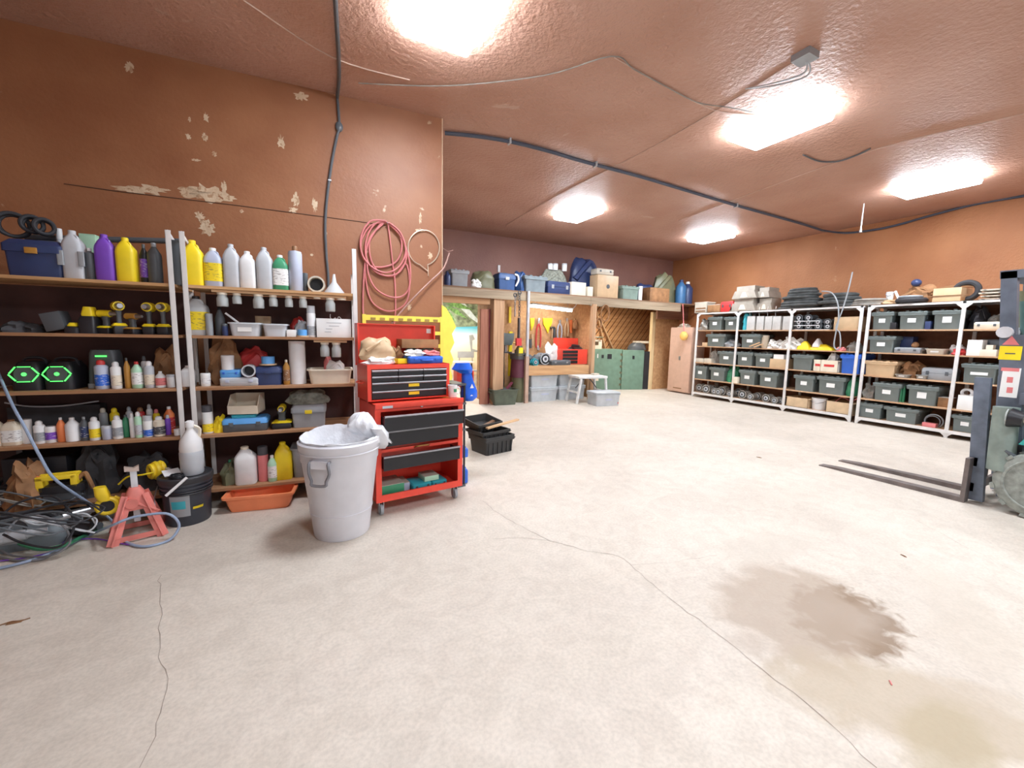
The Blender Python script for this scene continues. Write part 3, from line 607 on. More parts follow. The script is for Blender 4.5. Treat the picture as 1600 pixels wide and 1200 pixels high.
G().skin([rr(w_, .16, 0, .02), rr(w_ * .95, .16, h * .2, .02), rr(w_ * .9, .13, h * .9, .03), rr(w_ * .85, .12, h, .04)]).build('casing', C['darkgrey'], t); G().box((0, -.075, h * .84), (w_ * .35, .012, .012)).build('light_bar', glow, t)
G().skin([rr(w_ * 1.02, .17, 0, .02), rr(w_ * 1.02, .17, h * .12, .02)]).build('base', C['grey'], t)
SP = 'cans and bottles on the third shelf'
for (kd, x0, x1, yt, d, nm, ct, lb, bd, cp, ll) in (
    ('spray', 150, 172, 562, .05, 'spray_can', 'spray can', 'blue and white spray can with a red nozzle on the third shelf', 'lavender', 'red', 'blue'),
    ('spray', 175, 192, 565, .05, 'spray_can', 'spray can', 'white spray can with a cream label right of the red-nozzled one', 'paper', 'white', 'cream'),
    ('bottle', 196, 206, 559, .06, 'glue_bottle', 'bottle', 'slim amber bottle with a pointed tip', 'amber', 'darkgrey', None),
    ('bottle', 207, 225, 565, .05, 'cleaner_bottle', 'bottle', 'pale green label bottle with a wide red cap', 'palegreen', 'red', 'paper'),
    ('spray', 223, 233, 556, .2, 'spray_can', 'spray can', 'white spray can standing in the back behind the red-capped bottle', 'white', 'darkgrey', None),
    ('spray', 227, 243, 564, .05, 'spray_can', 'spray can', 'silver spray can with cream label right of the red-capped bottle', 'silver', 'white', 'cream'),
    ('bottle', 244, 260, 580, .05, 'pill_bottle', 'bottle', 'low white bottle with pink lettering near the posts', 'white', 'white', 'pink'),
    ('tub', 261, 274, 585, .06, 'small_jar', 'jar', 'tiny white jar right beside the posts on the third shelf', 'white', 'silver', None)):
    p(kd, x0, x1, yt, d, 0, nm, ct, lb, bd, cp, ll, group=SP)
p('lump', 238, 275, 549, .24, .15, 'work_glove', 'glove', 'brown leather gloves heaped behind the small white bottle', 'leather', 12, .4)
p('jug', 285, 306, 571, .08, .1, 'white_jug', 'jug', 'white jug right behind the second white post, third shelf', 'white', 'white')
p('tub', 314, 330, 583, .07, 0, 'pill_bottle', 'bottle', 'short white bottle left of the stacked blue case', 'paper', 'paper', 'white')
p('lump', 326, 372, 533, .2, .16, 'work_glove', 'glove', 'brown leather gloves piled behind the white tub', 'leather', 21, .45)
for x0, x1, nm in ((305, 309, 'left'), (324, 329, 'right')):
    a = L.hit(x0, 533, .3); b = L.hit(x1, 575, .3); tag(G().bar((0, 0, 0), (b - a), .02, .004).build('metal_strip', alum, loc=a), nm + ' white metal strip standing at the back of the third shelf', 'metal strip')
p('case', 343, 404, 590, .06, .2, 'parts_organizer', 'organizer', 'clear flat organizer box under the blue case', 'clear', 'lavender', handle=False)
zz = L.hit(372, 590, .06).z
put(L, zz, 'case', 343, 376, 578, .08, .16, 'plastic_case', 'case', 'small bright blue case on the clear organizer', 'skyblue', 'blue', handle=False)
zz2 = L.hit(357, 578, .1).z
put(L, zz2, 'tub', 346, 367, 555, .08, 0, 'white_tub', 'tub', 'white tub standing on the small blue case', 'white', 'white')
put(L, zz + .002, 'elbow', 379, 398, 570, .05, .1, 'plastic_pipe', 'pipe', 'pale grey pipe piece lying on the organizer, open end out', 'silver')
p('toolbox', 398, 441, 573, .06, .2, 'tool_case', 'case', 'dark blue-grey case right of the organizer', 'navy', 'navy')
tape(407, 431, 557, Z3 + .165, .12, 'blue tape roll on a wooden disc on top of the dark case')
p('lump', 366, 425, 546, .3, .12, 'rag', 'rag', 'dark red rag at the back of the third shelf', 'red', 31)
p('bottle', 443, 454, 562, .06, 0, 'glue_bottle', 'bottle', 'amber bottle with a pump tip left of the white tube', 'amber', 'cream', 'brown')
p('roll', 453, 479, 533, .08, 0, 'paper_roll', 'roll', 'tall white tube roll standing on the third shelf', 'white')
p('tray', 482, 550, 577, .05, .24, 'plastic_tray', 'tray', 'long cream white open tray at the right end of the third shelf', 'cream')
p('lump', 508, 541, 566, .1, .1, 'cloth_rag', 'rag', 'white printed rag lying in the cream tray', 'paper', 33, lift=.02)
p('lump', 506, 520, 559, .14, .06, 'glove', 'glove', 'small pink glove in the cream tray', 'pink', 34, lift=.03)
# fourth shelf
p = P(Z4); F4 = 'cans and bottles on the fourth shelf'
for (kd, x0, x1, yt, d, nm, ct, lb, bd, cp, ll) in (
    ('jug', -14, 7, 652, .05, 'chemical_jug', 'jug', 'cream jug cut by the left frame edge on the fourth shelf', 'cream', 'red', None),
    ('jug', 8, 37, 655, .05, 'chemical_jug', 'jug', 'cream jug with brown lettering on the fourth shelf', 'cream', 'brown', 'paper'),
    ('tub', 36, 53, 655, .08, 'white_tub', 'tub', 'tall white tub right of the cream jug', 'white', 'white', None),
    ('spray', 55, 73, 657, .05, 'spray_can', 'spray can', 'white spray can with rounded top and grey band', 'white', 'white', 'grey'),
    ('tub', 72, 90, 666, .06, 'paint_jar', 'jar', 'purple and white jar left of the orange bottle', 'paper', 'white', 'purple'),
    ('bottle', 91, 105, 652, .07, 'cleaner_bottle', 'bottle', 'orange bottle with a white cap on the fourth shelf', 'orange', 'white', None),
    ('bottle', 104, 127, 652, .05, 'plain_bottle', 'bottle', 'broad plain white bottle right of the orange one', 'white', 'white', None),
    ('bottle', 127, 141, 651, .06, 'dark_bottle', 'bottle', 'dark glass bottle with a grey neck', 'darkgrey', 'grey', 'navy'),
    ('spray', 141, 158, 651, .05, 'spray_can', 'spray can', 'white spray can with a yellow label', 'white', 'white', 'yellow'),
    ('tub', 160, 177, 665, .05, 'paint_can', 'can', 'short pale can between two spray cans', 'lavender', 'silver', None),
    ('spray', 177, 193, 649, .05, 'spray_can', 'spray can', 'white spray can with a black printed band', 'paper', 'white', 'grey'),
    ('bottle', 192, 205, 648, .1, 'green_bottle', 'bottle', 'dark green bottle behind the tall cans', 'green', 'darkgrey', None),
    ('spray', 204, 213, 645, .07, 'spray_can', 'spray can', 'slim white can left of the pale green can', 'white', 'white', None),
    ('spray', 212, 224, 643, .05, 'spray_can', 'spray can', 'tall pale green can on the fourth shelf', 'palegreen', 'white', 'silver'),
    ('capspray', 225, 240, 649, .05, 'spray_can', 'spray can', 'white can with blue and red bands', 'paper', 'silver', 'blue'),
    ('spray', 241, 259, 650, .05, 'spray_can', 'spray can', 'cream spray can with a black band left of the purple one', 'cream', 'white', 'ink'),
    ('spray', 259, 268, 648, .1, 'spray_can', 'spray can', 'purple can half hidden beside the orange bottle near the posts', 'purple', 'silver', None),
    ('bottle', 258, 275, 635, .16, 'cleaner_bottle', 'bottle', 'orange brown bottle with white tip near the posts', 'orange', 'white', 'red'),
    ('tub', 272, 282, 670, .05, 'small_cup', 'cup', 'small white cup at the right end of the fourth shelf', 'white', 'white', None),
    ('spray', 157, 171, 637, .25, 'spray_can', 'spray can', 'grey spray can in the back row of the fourth shelf', 'grey', 'beige', None),
    ('spray', 174, 189, 637, .25, 'spray_can', 'spray can', 'yellow-capped can in the back row of the fourth shelf', 'yellow', 'yellow', 'green'),
    ('spray', 199, 210, 635, .25, 'spray_can', 'spray can', 'silver-topped can in the back row behind the green bottle', 'silver', 'grey', None),
    ('spray', 214, 229, 636, .26, 'spray_can', 'spray can', 'dark red can in the back row of the fourth shelf', 'red', 'brown', None),
    ('spray', 231, 241, 631, .26, 'spray_can', 'spray can', 'white-topped can in the back row near the posts', 'white', 'silver', None),
    ('spray', 241, 252, 639, .22, 'spray_can', 'spray can', 'yellow can with pink cap in the back row near the posts', 'yellow', 'pink', None)):
    p(kd, x0, x1, yt, d, 0, nm, ct, lb, bd, cp, ll, group=F4)
c, w_, h = L.spot(8, 155, 628, Z4, .30, .1); t = thing('wire_basket', 'black basket with a pale curved rim behind the fourth shelf bottles', 'basket', c, L.a)
G().bx(-w_ / 2, w_ / 2, 0, .1, 0, h * .85).build('body', C['darkcloth'], t); G().tube([(-w_ / 2, -.01, h), (-w_ / 4, -.02, h * .88), (w_ * .1, -.02, h * .86), (w_ / 2, -.01, h * .96)], .006, 6).build('rim', C['silver'], t)
p('capspray', 317, 334, 633, .05, 0, 'spray_can', 'spray can', 'black-capped white can with a yellow band right of the posts', 'paper', 'ink', 'yellow')
p('lump', 333, 351, 654, .06, .12, 'ratchet_strap', 'strap', 'yellow and black strap bundled beside the black-capped can', 'yellow', 41, .4)
p('case', 347, 418, 654, .05, .2, 'flat_tool_case', 'case', 'flat blue case with a dark base on the fourth shelf', 'darkgrey', 'darkgrey', 'skyblue', handle=False)
zz = L.hit(382, 655, .08).z
put(L, zz, 'case', 361, 400, 648, .08, .14, 'teal_case', 'case', 'thin teal case between the blue case and the cream bin', 'teal', 'teal', handle=False)
zz = zz + .045
c, w_, h = L.spot(358, 407, 618, zz, .07, .18); t = thing('parts_bin', 'cream open-front parts bin stacked on the teal case', 'bin', c, L.a - .15)
G().prism([(-.09, 0), (.09, 0), (.09, h), (-.02, h), (-.09, h * .45)], -w_ / 2, -w_ / 2 + .005, 'x').prism([(-.09, 0), (.09, 0), (.09, h), (-.02, h), (-.09, h * .45)], w_ / 2 - .005, w_ / 2, 'x').bx(-w_ / 2, w_ / 2, -.09, .09, 0, .006).bx(-w_ / 2, w_ / 2, .085, .09, 0, h).bx(-w_ / 2, w_ / 2, -.095, -.088, 0, h * .45).build('body', C['cream'], t)
o = p('drill', 425, 458, 632, .06, .14, 'power_tool', 'power tool', 'yellow battery tool standing left of the grey toolbox', 'yellow')
p('toolbox', 455, 510, 633, .06, .24, 'toolbox', 'toolbox', 'dark grey toolbox with a yellow latch on the fourth shelf', 'grey')
o = p('lump', 449, 513, 612, .08, .22, 'camouflage_bag', 'bag', 'crumpled camouflage bag lying on the grey toolbox', 'camo', 44, lift=.20)
# bottom shelf
p = P(Z5); F5 = 'bottles on the bottom shelf'
p('lump', 344, 372, 728, .06, .16, 'clamp', 'clamp', 'dark greasy clamp at the left of the bottom shelf', 'olive', 51, .4)
p('bottle', 354, 368, 718, .14, 0, 'green_bottle', 'bottle', 'dark green bottle behind the clamp', 'green', 'green', group=F5)
p('jug', 369, 403, 697, .03, .14, 'white_jug', 'jug', 'large white jug on the bottom shelf above the orange tray', 'white', 'cream', group=F5)
p('capspray', 404, 421, 697, .07, 0, 'spray_can', 'spray can', 'red spray can with a black cap on the bottom shelf', 'pink', 'ink', group=F5)
p('bottle', 419, 434, 711, .04, 0, 'cleaner_bottle', 'bottle', 'pale green and white bottle beside the yellow jug', 'palegreen', 'white', 'paper', group=F5)
p('jug', 431, 458, 690, .06, .12, 'oil_jug', 'jug', 'yellow oil jug on the bottom shelf above the orange tray', 'yellow', 'same', group=F5)
p('tray', 457, 500, 700, .08, .26, 'grey_bin', 'bin', 'grey plastic bin partly behind the trash can on the bottom shelf', 'grey')
p('bottle', 468, 480, 688, .14, 0, 'red_bottle', 'bottle', 'red bottle standing in the grey bin', 'red', 'red', lift=.03)
# ============================================================= TRASH CAN, TOOL CHEST AND THE FLOOR IN FRONT
bc = Vector((.235, 3.125, 0))
t = thing('trash_can', 'large pale grey plastic trash can with a white liner bunched over its rim', 'trash can', bc, 0)
cang = mat('can_plastic', (.66, .66, .70), .5, var=.04)
R1, R0, HB = .272, .19, .70
prof = [(R0 * .97, 0), (R0, .012), (R0 + (R1 - R0) * .80 * .95, HB * .78), (R1 * .955, HB * .80), (R1 * .965, HB * .90), (R1, HB * .915), (R1 + .004, HB * .985), (R1 - .008, HB), (R1 - .02, HB * .97), (R0 - .01, .02)]
G().lathe(prof, n=48).build('body', cang, t)
G().torus((0, 0, HB * .90), R1 * .985, .006, 'z', 48, 6).build('rim_bead', cang, t)
G().torus((0, 0, HB * .27), R0 + (R1 - R0) * .27, .003, 'z', 48, 5).build('rib', cang, t)
for sgn, a in ((1, math.radians(238)), (-1, math.radians(58))):
    u = Vector((-math.sin(a), math.cos(a), 0)); o_ = Vector((math.cos(a), math.sin(a), 0)); q = R1 * .955
    def hp(x, z, out): return u * x + o_ * (q + out) + Vector((0, 0, z))
    h = G().tube([hp(-.065, HB * .86, .004), hp(-.065, HB * .84, .03), hp(-.07, HB * .75, .025), hp(-.05, HB * .68, .03), hp(-.045, HB * .64, .035), hp(.045, HB * .64, .035), hp(.05, HB * .68, .03), hp(.07, HB * .75, .025), hp(.065, HB * .84, .03), hp(.065, HB * .86, .004)], .010, 8, sm=3).build('handle', mat('handle_grey', (.20, .20, .22), .5), t)
    G().box(hp(0, HB * .83, .012), (.03, .11, .05), rz=a).build('handle_mount', cang, h)
# liner: a skirt lying inside and over the rim, with a knotted bunch at the right
lin = mat('liner_film', (.86, .87, .90), .32, alpha=.88, var=.02, bump=.4, bscale=30)
rd = random.Random(3); rings = []
def lring(fr, fz, n=56):
    out = []
    for i in range(n):
        a = 6.2832 * i / n; out.append(Vector((fr(a) * math.cos(a), fr(a) * math.sin(a), fz(a))))
    return out
wob = lambda a, s: .5 * math.sin(5 * a + s) + .3 * math.sin(11 * a + 2 * s) + .3 * math.sin(17 * a - s)
over = lambda a: max(0, math.cos(a - math.radians(30))) ** 1.2       # the side where the liner hangs outside
rings = [lring(lambda a: .10 + .02 * wob(a, 1), lambda a: HB * .62 + .02 * wob(a, 2)),
         lring(lambda a: .19 + .012 * wob(a, 3), lambda a: HB * .78 + .02 * wob(a, 1)),
         lring(lambda a: R1 - .03 + .008 * wob(a, 4), lambda a: HB * .95 + .01 * wob(a, 2)),
         lring(lambda a: R1 - .016 + .006 * wob(a, 5), lambda a: HB + .015 + .03 * max(0, math.sin(a)) + .008 * wob(a, 5)),
         lring(lambda a: R1 + .016 * over(a) * 1.4 + .004 * wob(a, 6) - .012 * (1 - over(a)), lambda a: HB + .012 + .02 * max(0, math.sin(a)) + .006 * wob(a, 7)),
         lring(lambda a: R1 + .03 * over(a) - .02 * (1 - over(a)) + .004 * wob(a, 2), lambda a: HB * (1 - .12 * over(a)) + .008 * wob(a, 4))]
G().skin(rings, cap=False, cap0=True).build('liner', lin, t)
bcx = Vector((R1 * .62, .03, HB + .07)); bun = G(); n = 44; rs = []
for j in range(13):
    th = math.pi * j / 12; ring = []
    for i in range(n):
        a = 6.2832 * i / n; k = 1 + (.10 * math.sin(6 * a + 3 * th) + .06 * math.sin(13 * a - 2 * th)) * math.sin(th) + .08 * math.sin(4 * th + 2 * a)
        v = Vector((math.sin(th) * math.cos(a) * .115, math.sin(th) * math.sin(a) * .10, math.cos(th) * .095)) * k
        v.z -= max(0, v.x) ** 2 * 9; v.x += max(0, -v.z) * .55; ring.append(bcx + v)
    rs.append(ring)
bun.skin(rs).build('liner_bunch', lin, t, ang=60)
fl_ = G().skin([[Vector((R1 * .6 + .02 * math.sin(a * 3) + x_ + r_ * .5 * math.cos(a), .0 + r_ * 1.3 * math.sin(a) - .02, z_)) for a in [6.2832 * i / 20 for i in range(20)]] for x_, r_, z_ in ((.09, .07, HB + .06), (.125, .085, HB + .0), (.13, .075, HB - .06), (.12, .03, HB - .10))]); fl_.build('liner_tail', lin, t, ang=60)
# ---- tool chest
ca = onz(588, 787, .12); cb = onz(722, 758.6, .12); cdir = (cb - ca).normalized(); CA = math.atan2(cdir.y, cdir.x)
TC = Plane((ca.x, ca.y), CA); CWD = (cb - ca).length; cu = TC.u; cn = TC.n
zt = .5 * (TC.hit(582, 632).z + TC.hit(723, 625).z)
redp = mat('chest_red_paint', (.82, .07, .04), .35, var=.06); drw = mat('drawer_black', (.012, .012, .015), .45); trimm = mat('drawer_trim', (.42, .42, .44), .35, metal=.6)
yel = C['yellow']
t = thing('tool_cabinet', 'red rolling tool cabinet with two open black drawers beside the trash can', 'tool cabinet', ca + Vector((0, 0, -.12)), CA)
W = CWD; DPT = .44; z0 = .12; zt = max(.84, min(.90, zt)); q = .045
g = G()
g.bx(0, .008, 0, DPT, z0, zt).bx(W - .008, W, 0, DPT, z0, zt).bx(0, W, DPT - .008, DPT, z0, zt).bx(0, W, 0, DPT, zt - .008, zt).bx(0, W, 0, DPT, z0, z0 + .008)
g.build('shell', redp, t)
G().bx(0, q, -.004, .01, z0, zt).bx(W - q, W, -.004, .01, z0, zt).bx(q, W - q, -.004, .01, zt - .055, zt).bx(q, W - q, -.004, .01, z0, z0 + .055).bx(q, W - q, 0, .02, z0 + .40, z0 + .425).build('face_frame', redp, t)
G().bx(0, W, -.02, .0, zt - .03, zt + .012).build('top_lip', redp, t, bev=.004)
def drawer(p, x0, x1, zb, ztp, out, nm='drawer'):
    o = G().bx(x0, x1, -out, -out + .012, zb, ztp).bx(x0 + .01, x0 + .014, -out + .012, .1, zb, ztp - .02).bx(x1 - .014, x1 - .01, -out + .012, .1, zb, ztp - .02).bx(x0 + .01, x1 - .01, -out + .01, .1, zb, zb + .004).build(nm, drw, p)
    G().prism([(-out - .012, ztp - .010), (-out, ztp - .018), (-out, ztp), (-out - .010, ztp - .002)], x0, x1, 'x').build('pull', trimm, o)
    return o
zd = [zt - .06, zt - .195, zt - .325, z0 + .425 - .0, z0 + .395, z0 + .26]
drawer(t, q, W - q + .0, zd[1] + .004, zd[0] - .01, .10); drawer(t, q, W - q - .02, zd[2] + .004, zd[1] - .004, .05); drawer(t, q, W - q - .01, z0 + .27, z0 + .385, .06)
G().tube([(W * .42, 0, z0 + .41), (W * .44, -.03, z0 + .425), (W * .56, -.03, z0 + .425), (W * .58, 0, z0 + .41)], .006, 6, sm=3).build('bail_handle', C['brass'], t)
G().cyl((W * .5, -.004, zt - .03), (W * .5, -.012, zt - .03), .011, n=12).build('lock', C['steel'], t)
G().bx(.055, .135, -.022, -.0205, zt - .026, zt - .006).build('badge', C['silver'], t)
for x in (.05, W - .05):
    for y in (.05, DPT - .05):
        o = G().cyl((x - .012, y, .045), (x + .012, y, .045), .045, n=18).build('caster_wheel', C['grey'], t)
        G().bx(x - .02, x - .015, y - .02, y + .02, .03, .118).bx(x + .015, x + .02, y - .02, y + .02, .03, .118).bx(x - .03, x + .03, y - .03, y + .03, .112, .12).build('fork', C['steel'], o)
def chl(x, y, z): return TC.p0 + cu * x + cn * y + Vector((0, 0, z))
def onchest(kind, x, y, z, w_, h, dp, nm, ct, lb, *a, turn=0, **k):
    p_ = chl(x, y, z); t_ = thing(nm, lb, ct, p_, CA + turn, k.pop('group', None)); KIND[kind](t_, w_, h, dp, *a, **k); return t_
TB = 'boxes in the cabinet bottom'
onchest('carton', .15, .16, z0 + .012, .19, .10, .22, 'storage_box', 'box', 'green box with a pale top at the left in the cabinet bottom', 'green', top='beige', group=TB)
onchest('carton', .285, .2, z0 + .012, .06, .07, .18, 'storage_box', 'box', 'narrow purple grey box next to the green one in the cabinet', 'lavender', top='beige', group=TB)
onchest('case', .41, .16, z0 + .012, .17, .055, .2, 'storage_case', 'case', 'pale teal case in the middle of the cabinet bottom', 'teal', handle=False, group=TB)
onchest('case', .57, .16, z0 + .012, .14, .05, .2, 'storage_case', 'case', 'teal case at the right of the cabinet bottom', 'teal', handle=False, group=TB)
onchest('carton', .50, .15, z0 + .07, .13, .045, .15, 'storage_box', 'box', 'pale green box lying across the two teal cases', 'palegreen', top='beige', group=TB)
# top chest
zb = zt + .014; ty = .11; tx0 = -.02; tx1 = W - .075; ztc = TC.hit(640, 569, ty).z
t = thing('top_tool_chest', 'red top tool chest with black drawers and its lid standing open', 'tool chest', chl(tx0, ty, zb), CA)
TW = tx1 - tx0; TH = ztc - zb; TD = .30; f = .03
G().bx(0, .006, 0, TD, 0, TH).bx(TW - .006, TW, 0, TD, 0, TH).bx(0, TW, TD - .006, TD, 0, TH).bx(0, TW, 0, TD, 0, .006).bx(0, TW, 0, TD, TH - .03, TH - .024).build('shell', redp, t)
G().bx(0, f, -.004, .006, 0, TH).bx(TW - f, TW, -.004, .006, 0, TH).bx(f, TW - f, -.004, .006, TH - .035, TH).bx(f, TW - f, -.004, .006, 0, .012).build('face_frame', redp, t)
zz = TH - .04; iw = (TW - 2 * f)
for r_, hh in enumerate((.05, .05)):
    for c_ in range(3): drawer(t, f + iw / 3 * c_ + .003, f + iw / 3 * (c_ + 1) - .003, zz - hh + .004, zz, .008 + .006 * (r_ == 1 and c_ == 2))
    zz -= hh
rem = (zz - .015) / 2
for k in range(2):
    o = drawer(t, f + .003, TW - f - .003, zz - rem + .004, zz, .01)
    G().bx(TW * .47, TW * .60, -.0125, -.0105, zz - rem * .66, zz - rem * .66 + .024).build('yellow_label', yel, o); zz -= rem
G().tube([(-.002, TD * .3, TH * .5), (-.03, TD * .3, TH * .48), (-.03, TD * .7, TH * .48), (-.002, TD * .7, TH * .5)], .006, 6, sm=3).build('side_handle', redp, t)
zl = TC.hit(620, 507, ty + TD).z - zb
o = G().bx(-.01, TW * .97, TD, TD + .012, TH - .02, zl).bx(-.01, .0, TD - .08, TD, TH, zl).bx(TW * .97 - .01, TW * .97, TD - .05, TD, TH, zl).bx(-.01, TW * .97, TD - .05, TD, zl - .006, zl).build('lid', redp, t)
G().bx(TW * .88, TW * .94, TD - .003, TD - .001, zl - .07, zl - .03).build('sticker', C['paper'], o)
zc = ztc + .002
def onc(px0, px1, y, kind, h, dp, nm, ct, lb, *a, lift=0.0, turn=0, **k):
    a0 = TC.at(px0, zc, y); b0 = TC.at(px1, zc, y); x = ((a0 + b0) / 2 - TC.p0).dot(cu)
    return onchest(kind, x, y + 0.0, zc + lift, (b0 - a0).length, h, dp, nm, ct, lb, *a, turn=turn, **k)
onc(563, 616, ty + .15, 'lump', .17, .2, 'canvas_bag', 'bag', 'tan canvas bag on top of the red chest at the left', 'tan', 61, .22, lift=.03)
onc(572, 615, ty + .07, 'lump', .05, .08, 'rag', 'rag', 'crumpled white rag lying before the tan bag', 'paper', 62, .5)
onc(610, 628, ty + .2, 'lump', .10, .1, 'strap', 'strap', 'brown leather strap between the tan bag and the brown case', 'leather', 63, .5, lift=.02)
onc(618, 635, ty + .07, 'carton', .04, .05, 'tape_measure', 'tape measure', 'yellow tape measure at the front of the chest top', 'yellow', turn=.3)
o = onc(634, 688, ty + .09, 'case', .06, .13, 'plastic_case', 'case', 'blue plastic case at the right front of the chest top', 'blue', 'blue'); zq = .062
onc(634, 660, ty + .09, 'lump', .045, .12, 'rag', 'rag', 'white rag lying on the blue case on the chest', 'paper', 65, .5, lift=zq)
onc(658, 684, ty + .10, 'lump', .04, .12, 'rag', 'rag', 'pink rag lying on the blue case on the chest', 'pink', 66, .5, lift=zq)
onc(628, 682, ty + .22, 'lump', .11, .12, 'rag', 'rag', 'grey patterned cloth behind the blue case on the chest', 'camo', 67, .4)
onc(624, 680, ty + .21, 'carton', .075, .14, 'leather_case', 'case', 'long dark brown case lying on the patterned cloth', 'leather', lift=.125)
# mug on the lower cabinet
p_ = TC.at(707, zt + .013, .06); t = thing('mug', 'white mug with a green leaf print on the cabinet top corner', 'mug', (p_.x, p_.y, zt + .013), CA)
G().lathe([(.034, 0), (.036, .005), (.042, .105), (.038, .105), (.032, .01)], n=20).build('cup', C['white'], t); G().torus((.052, 0, .055), .024, .006, 'y', 16, 6, .8, 1.2).build('handle', C['white'], t)
G().box((.006, -.0405, .06), (.028, .002, .028)).build('leaf_print', C['green'], t)
# narrow dark shelf unit and blue bag to the right of the chest
p0 = TC.p0 + cu * (W + .03) + cn * .25
t = thing('side_stand', 'narrow dark stand behind the red tool chest carrying the blue bag', 'stand', (p0.x, p0.y, 0), CA)
G().bx(0, .14, 0, .3, 0, .02).bx(0, .14, 0, .3, .55, .57).bx(0, .14, 0, .3, .8, .82).bx(0, .14, 0, .3, .98, 1.0).build('shelf', C['darkgrey'], t)
for x in (.005, .12):
    for y in (.005, .275): G().bx(x, x + .015, y, y + .015, 0, 1.0).build('leg', C['black'], t)
bl = mat('blue_bag_film', (.01, .13, .75), .3, var=.1)
def blob(nm, pts, m, lb, ct, n=16, **k):
    """pts: (x along cu, y behind the chest front, z, rx, ry)"""
    g = G(); rs = []
    for j, (x, y, z, a, b) in enumerate(pts):
        c0 = chl(x, y, z); rs.append([c0 + (cu * a * math.cos(6.2832 * i / n) + cn * b * math.sin(6.2832 * i / n)) * (1 + .10 * math.sin(3 * 6.2832 * i / n + j) + .07 * math.sin(5 * 6.2832 * i / n - 2 * j)) for i in range(n)])
    o = g.skin(rs).build(nm, m); tag(o, lb, ct, **k); return o
xb = lambda px, z, y: (TC.at(px, z, y) - TC.p0).dot(cu)
yb_ = .32
zz1 = TC.hit(730, 626, yb_).z; zz2 = TC.hit(735, 566, yb_).z
xm = xb(730, .9, yb_)
g1 = [(xm + .015, yb_, zz1, .05, .04), (xm + .015, yb_, zz1 + .03, .085, .06), (xm + .01, yb_, zz1 + .09, .085, .06), (xm, yb_, zz1 + .19, .06, .045), (xm - .01, yb_, zz1 + .27, .045, .035), (xm - .03, yb_ - .03, zz2 - .10, .06, .04), (xm - .07, yb_ - .05, zz2 - .06, .10, .06), (xm - .08, yb_ - .06, zz2, .07, .05)]
o = blob('plastic_bag', g1, bl, 'bright blue plastic bag slumped over the stand right of the tool chest', 'bag')
for k, (dz, s) in enumerate(((.15, .02), (.07, .015))):
    tri = G(); c0 = chl(xm + .01, yb_ - .075 + .003 * k, zz1 + dz)
    tri.prism([(-s, -s), (s, -s), (0, s * (1 if k == 0 else -.2))], -.002, .002); tri.build('printed_mark', C['paper'], o, loc=c0, rz=CA)
p_ = TC.at(727, .3, .3)
for k, (z_, h_) in enumerate(((.36, .14), (.10, .22))):
    t = thing('blue_jug', ['upper blue plastic jug half hidden behind the cabinet edge', 'lower blue plastic jug on the floor behind the cabinet edge'][k], 'jug', (p_.x - .02, p_.y + .04, z_ - .09), CA); jug(t, .10, h_ * .8, .10, 'blue')
# black crates with a stick
k1 = onz(728, 703); t = thing('black_crate', 'black crate on the floor right of the tool chest, lowest of the stack', 'crate', (2.12, 4.62, 0), CA + .1, 'stacked black crates')
def crate(t, w_, d_, h_, m_):
    S = [rr(w_ * .86, d_ * .86, 0, .02), rr(w_ * .93, d_ * .93, h_ * .7, .02), rr(w_, d_, h_ * .72, .02), rr(w_, d_, h_, .02), rr(w_ - .03, d_ - .03, h_, .02), rr(w_ * .84, d_ * .84, .01, .02)]
    G().skin(S).build('body', m_, t)
    for k in range(6):
        x = -w_ * .38 + k * w_ * .152; G().bx(x - .005, x + .005, -d_ * .485, -d_ * .44, h_ * .05, h_ * .7).build('rib', m_, t)
    G().bx(-w_ * .5, w_ * .5, -d_ * .51, -d_ * .5, h_ * .8, h_ * .86).build('band', m_, t)
cb_ = mat('crate_black', (.035, .035, .035), .5)
crate(t, .46, .38, .22, cb_)
t = thing('black_crate', 'black crate nested in the lower one, with boards sticking out', 'crate', (2.09, 4.66, .16), CA + .12, 'stacked black crates'); crate(t, .45, .37, .12, cb_)
t = thing('black_crate', 'tilted shallow black crate on top of the stack, nearest the blue bag', 'crate', (2.05, 4.78, .285), CA + .2, 'stacked black crates'); t.rotation_euler[0] = .18; crate(t, .42, .34, .1, cb_)
a = onz(742, 672, .36); b = onz(787, 657, .42)
o = G().bar((0, 0, 0), (.5, .12, .05), .05, .02).build('wood_stake', wdl, loc=(2.02, 4.55, .31)); tag(o, 'pale wooden stake lying across the black crates', 'stake')
o = G().bar((0, 0, 0), (.32, .22, .04), .05, .02).build('wood_board', wdd, loc=(1.95, 4.62, .30)); tag(o, 'short grey brown board lying in the black crates', 'board')
# ---- orange tray
a = onz(344, 780, .13); b = onz(458, 770, .13); a2 = onz(359, 757, .13); cdd = (b - a).normalized(); an = math.atan2(cdd.y, cdd.x); nrm = Vector((-cdd.y, cdd.x, 0))
OR = mat('orange_plastic', (.92, .28, .12), .45, var=.05)
t = thing('orange_tray', 'orange plastic tray on the floor before the shelves', 'tray', ((a + b) / 2 + nrm * .12) * 1.0 - Vector((0, 0, .13)), an); C['orangetray'] = OR
tray(t, (b - a).length - .03, .13, .21, 'orangetray', rim=.018, flare=.86)
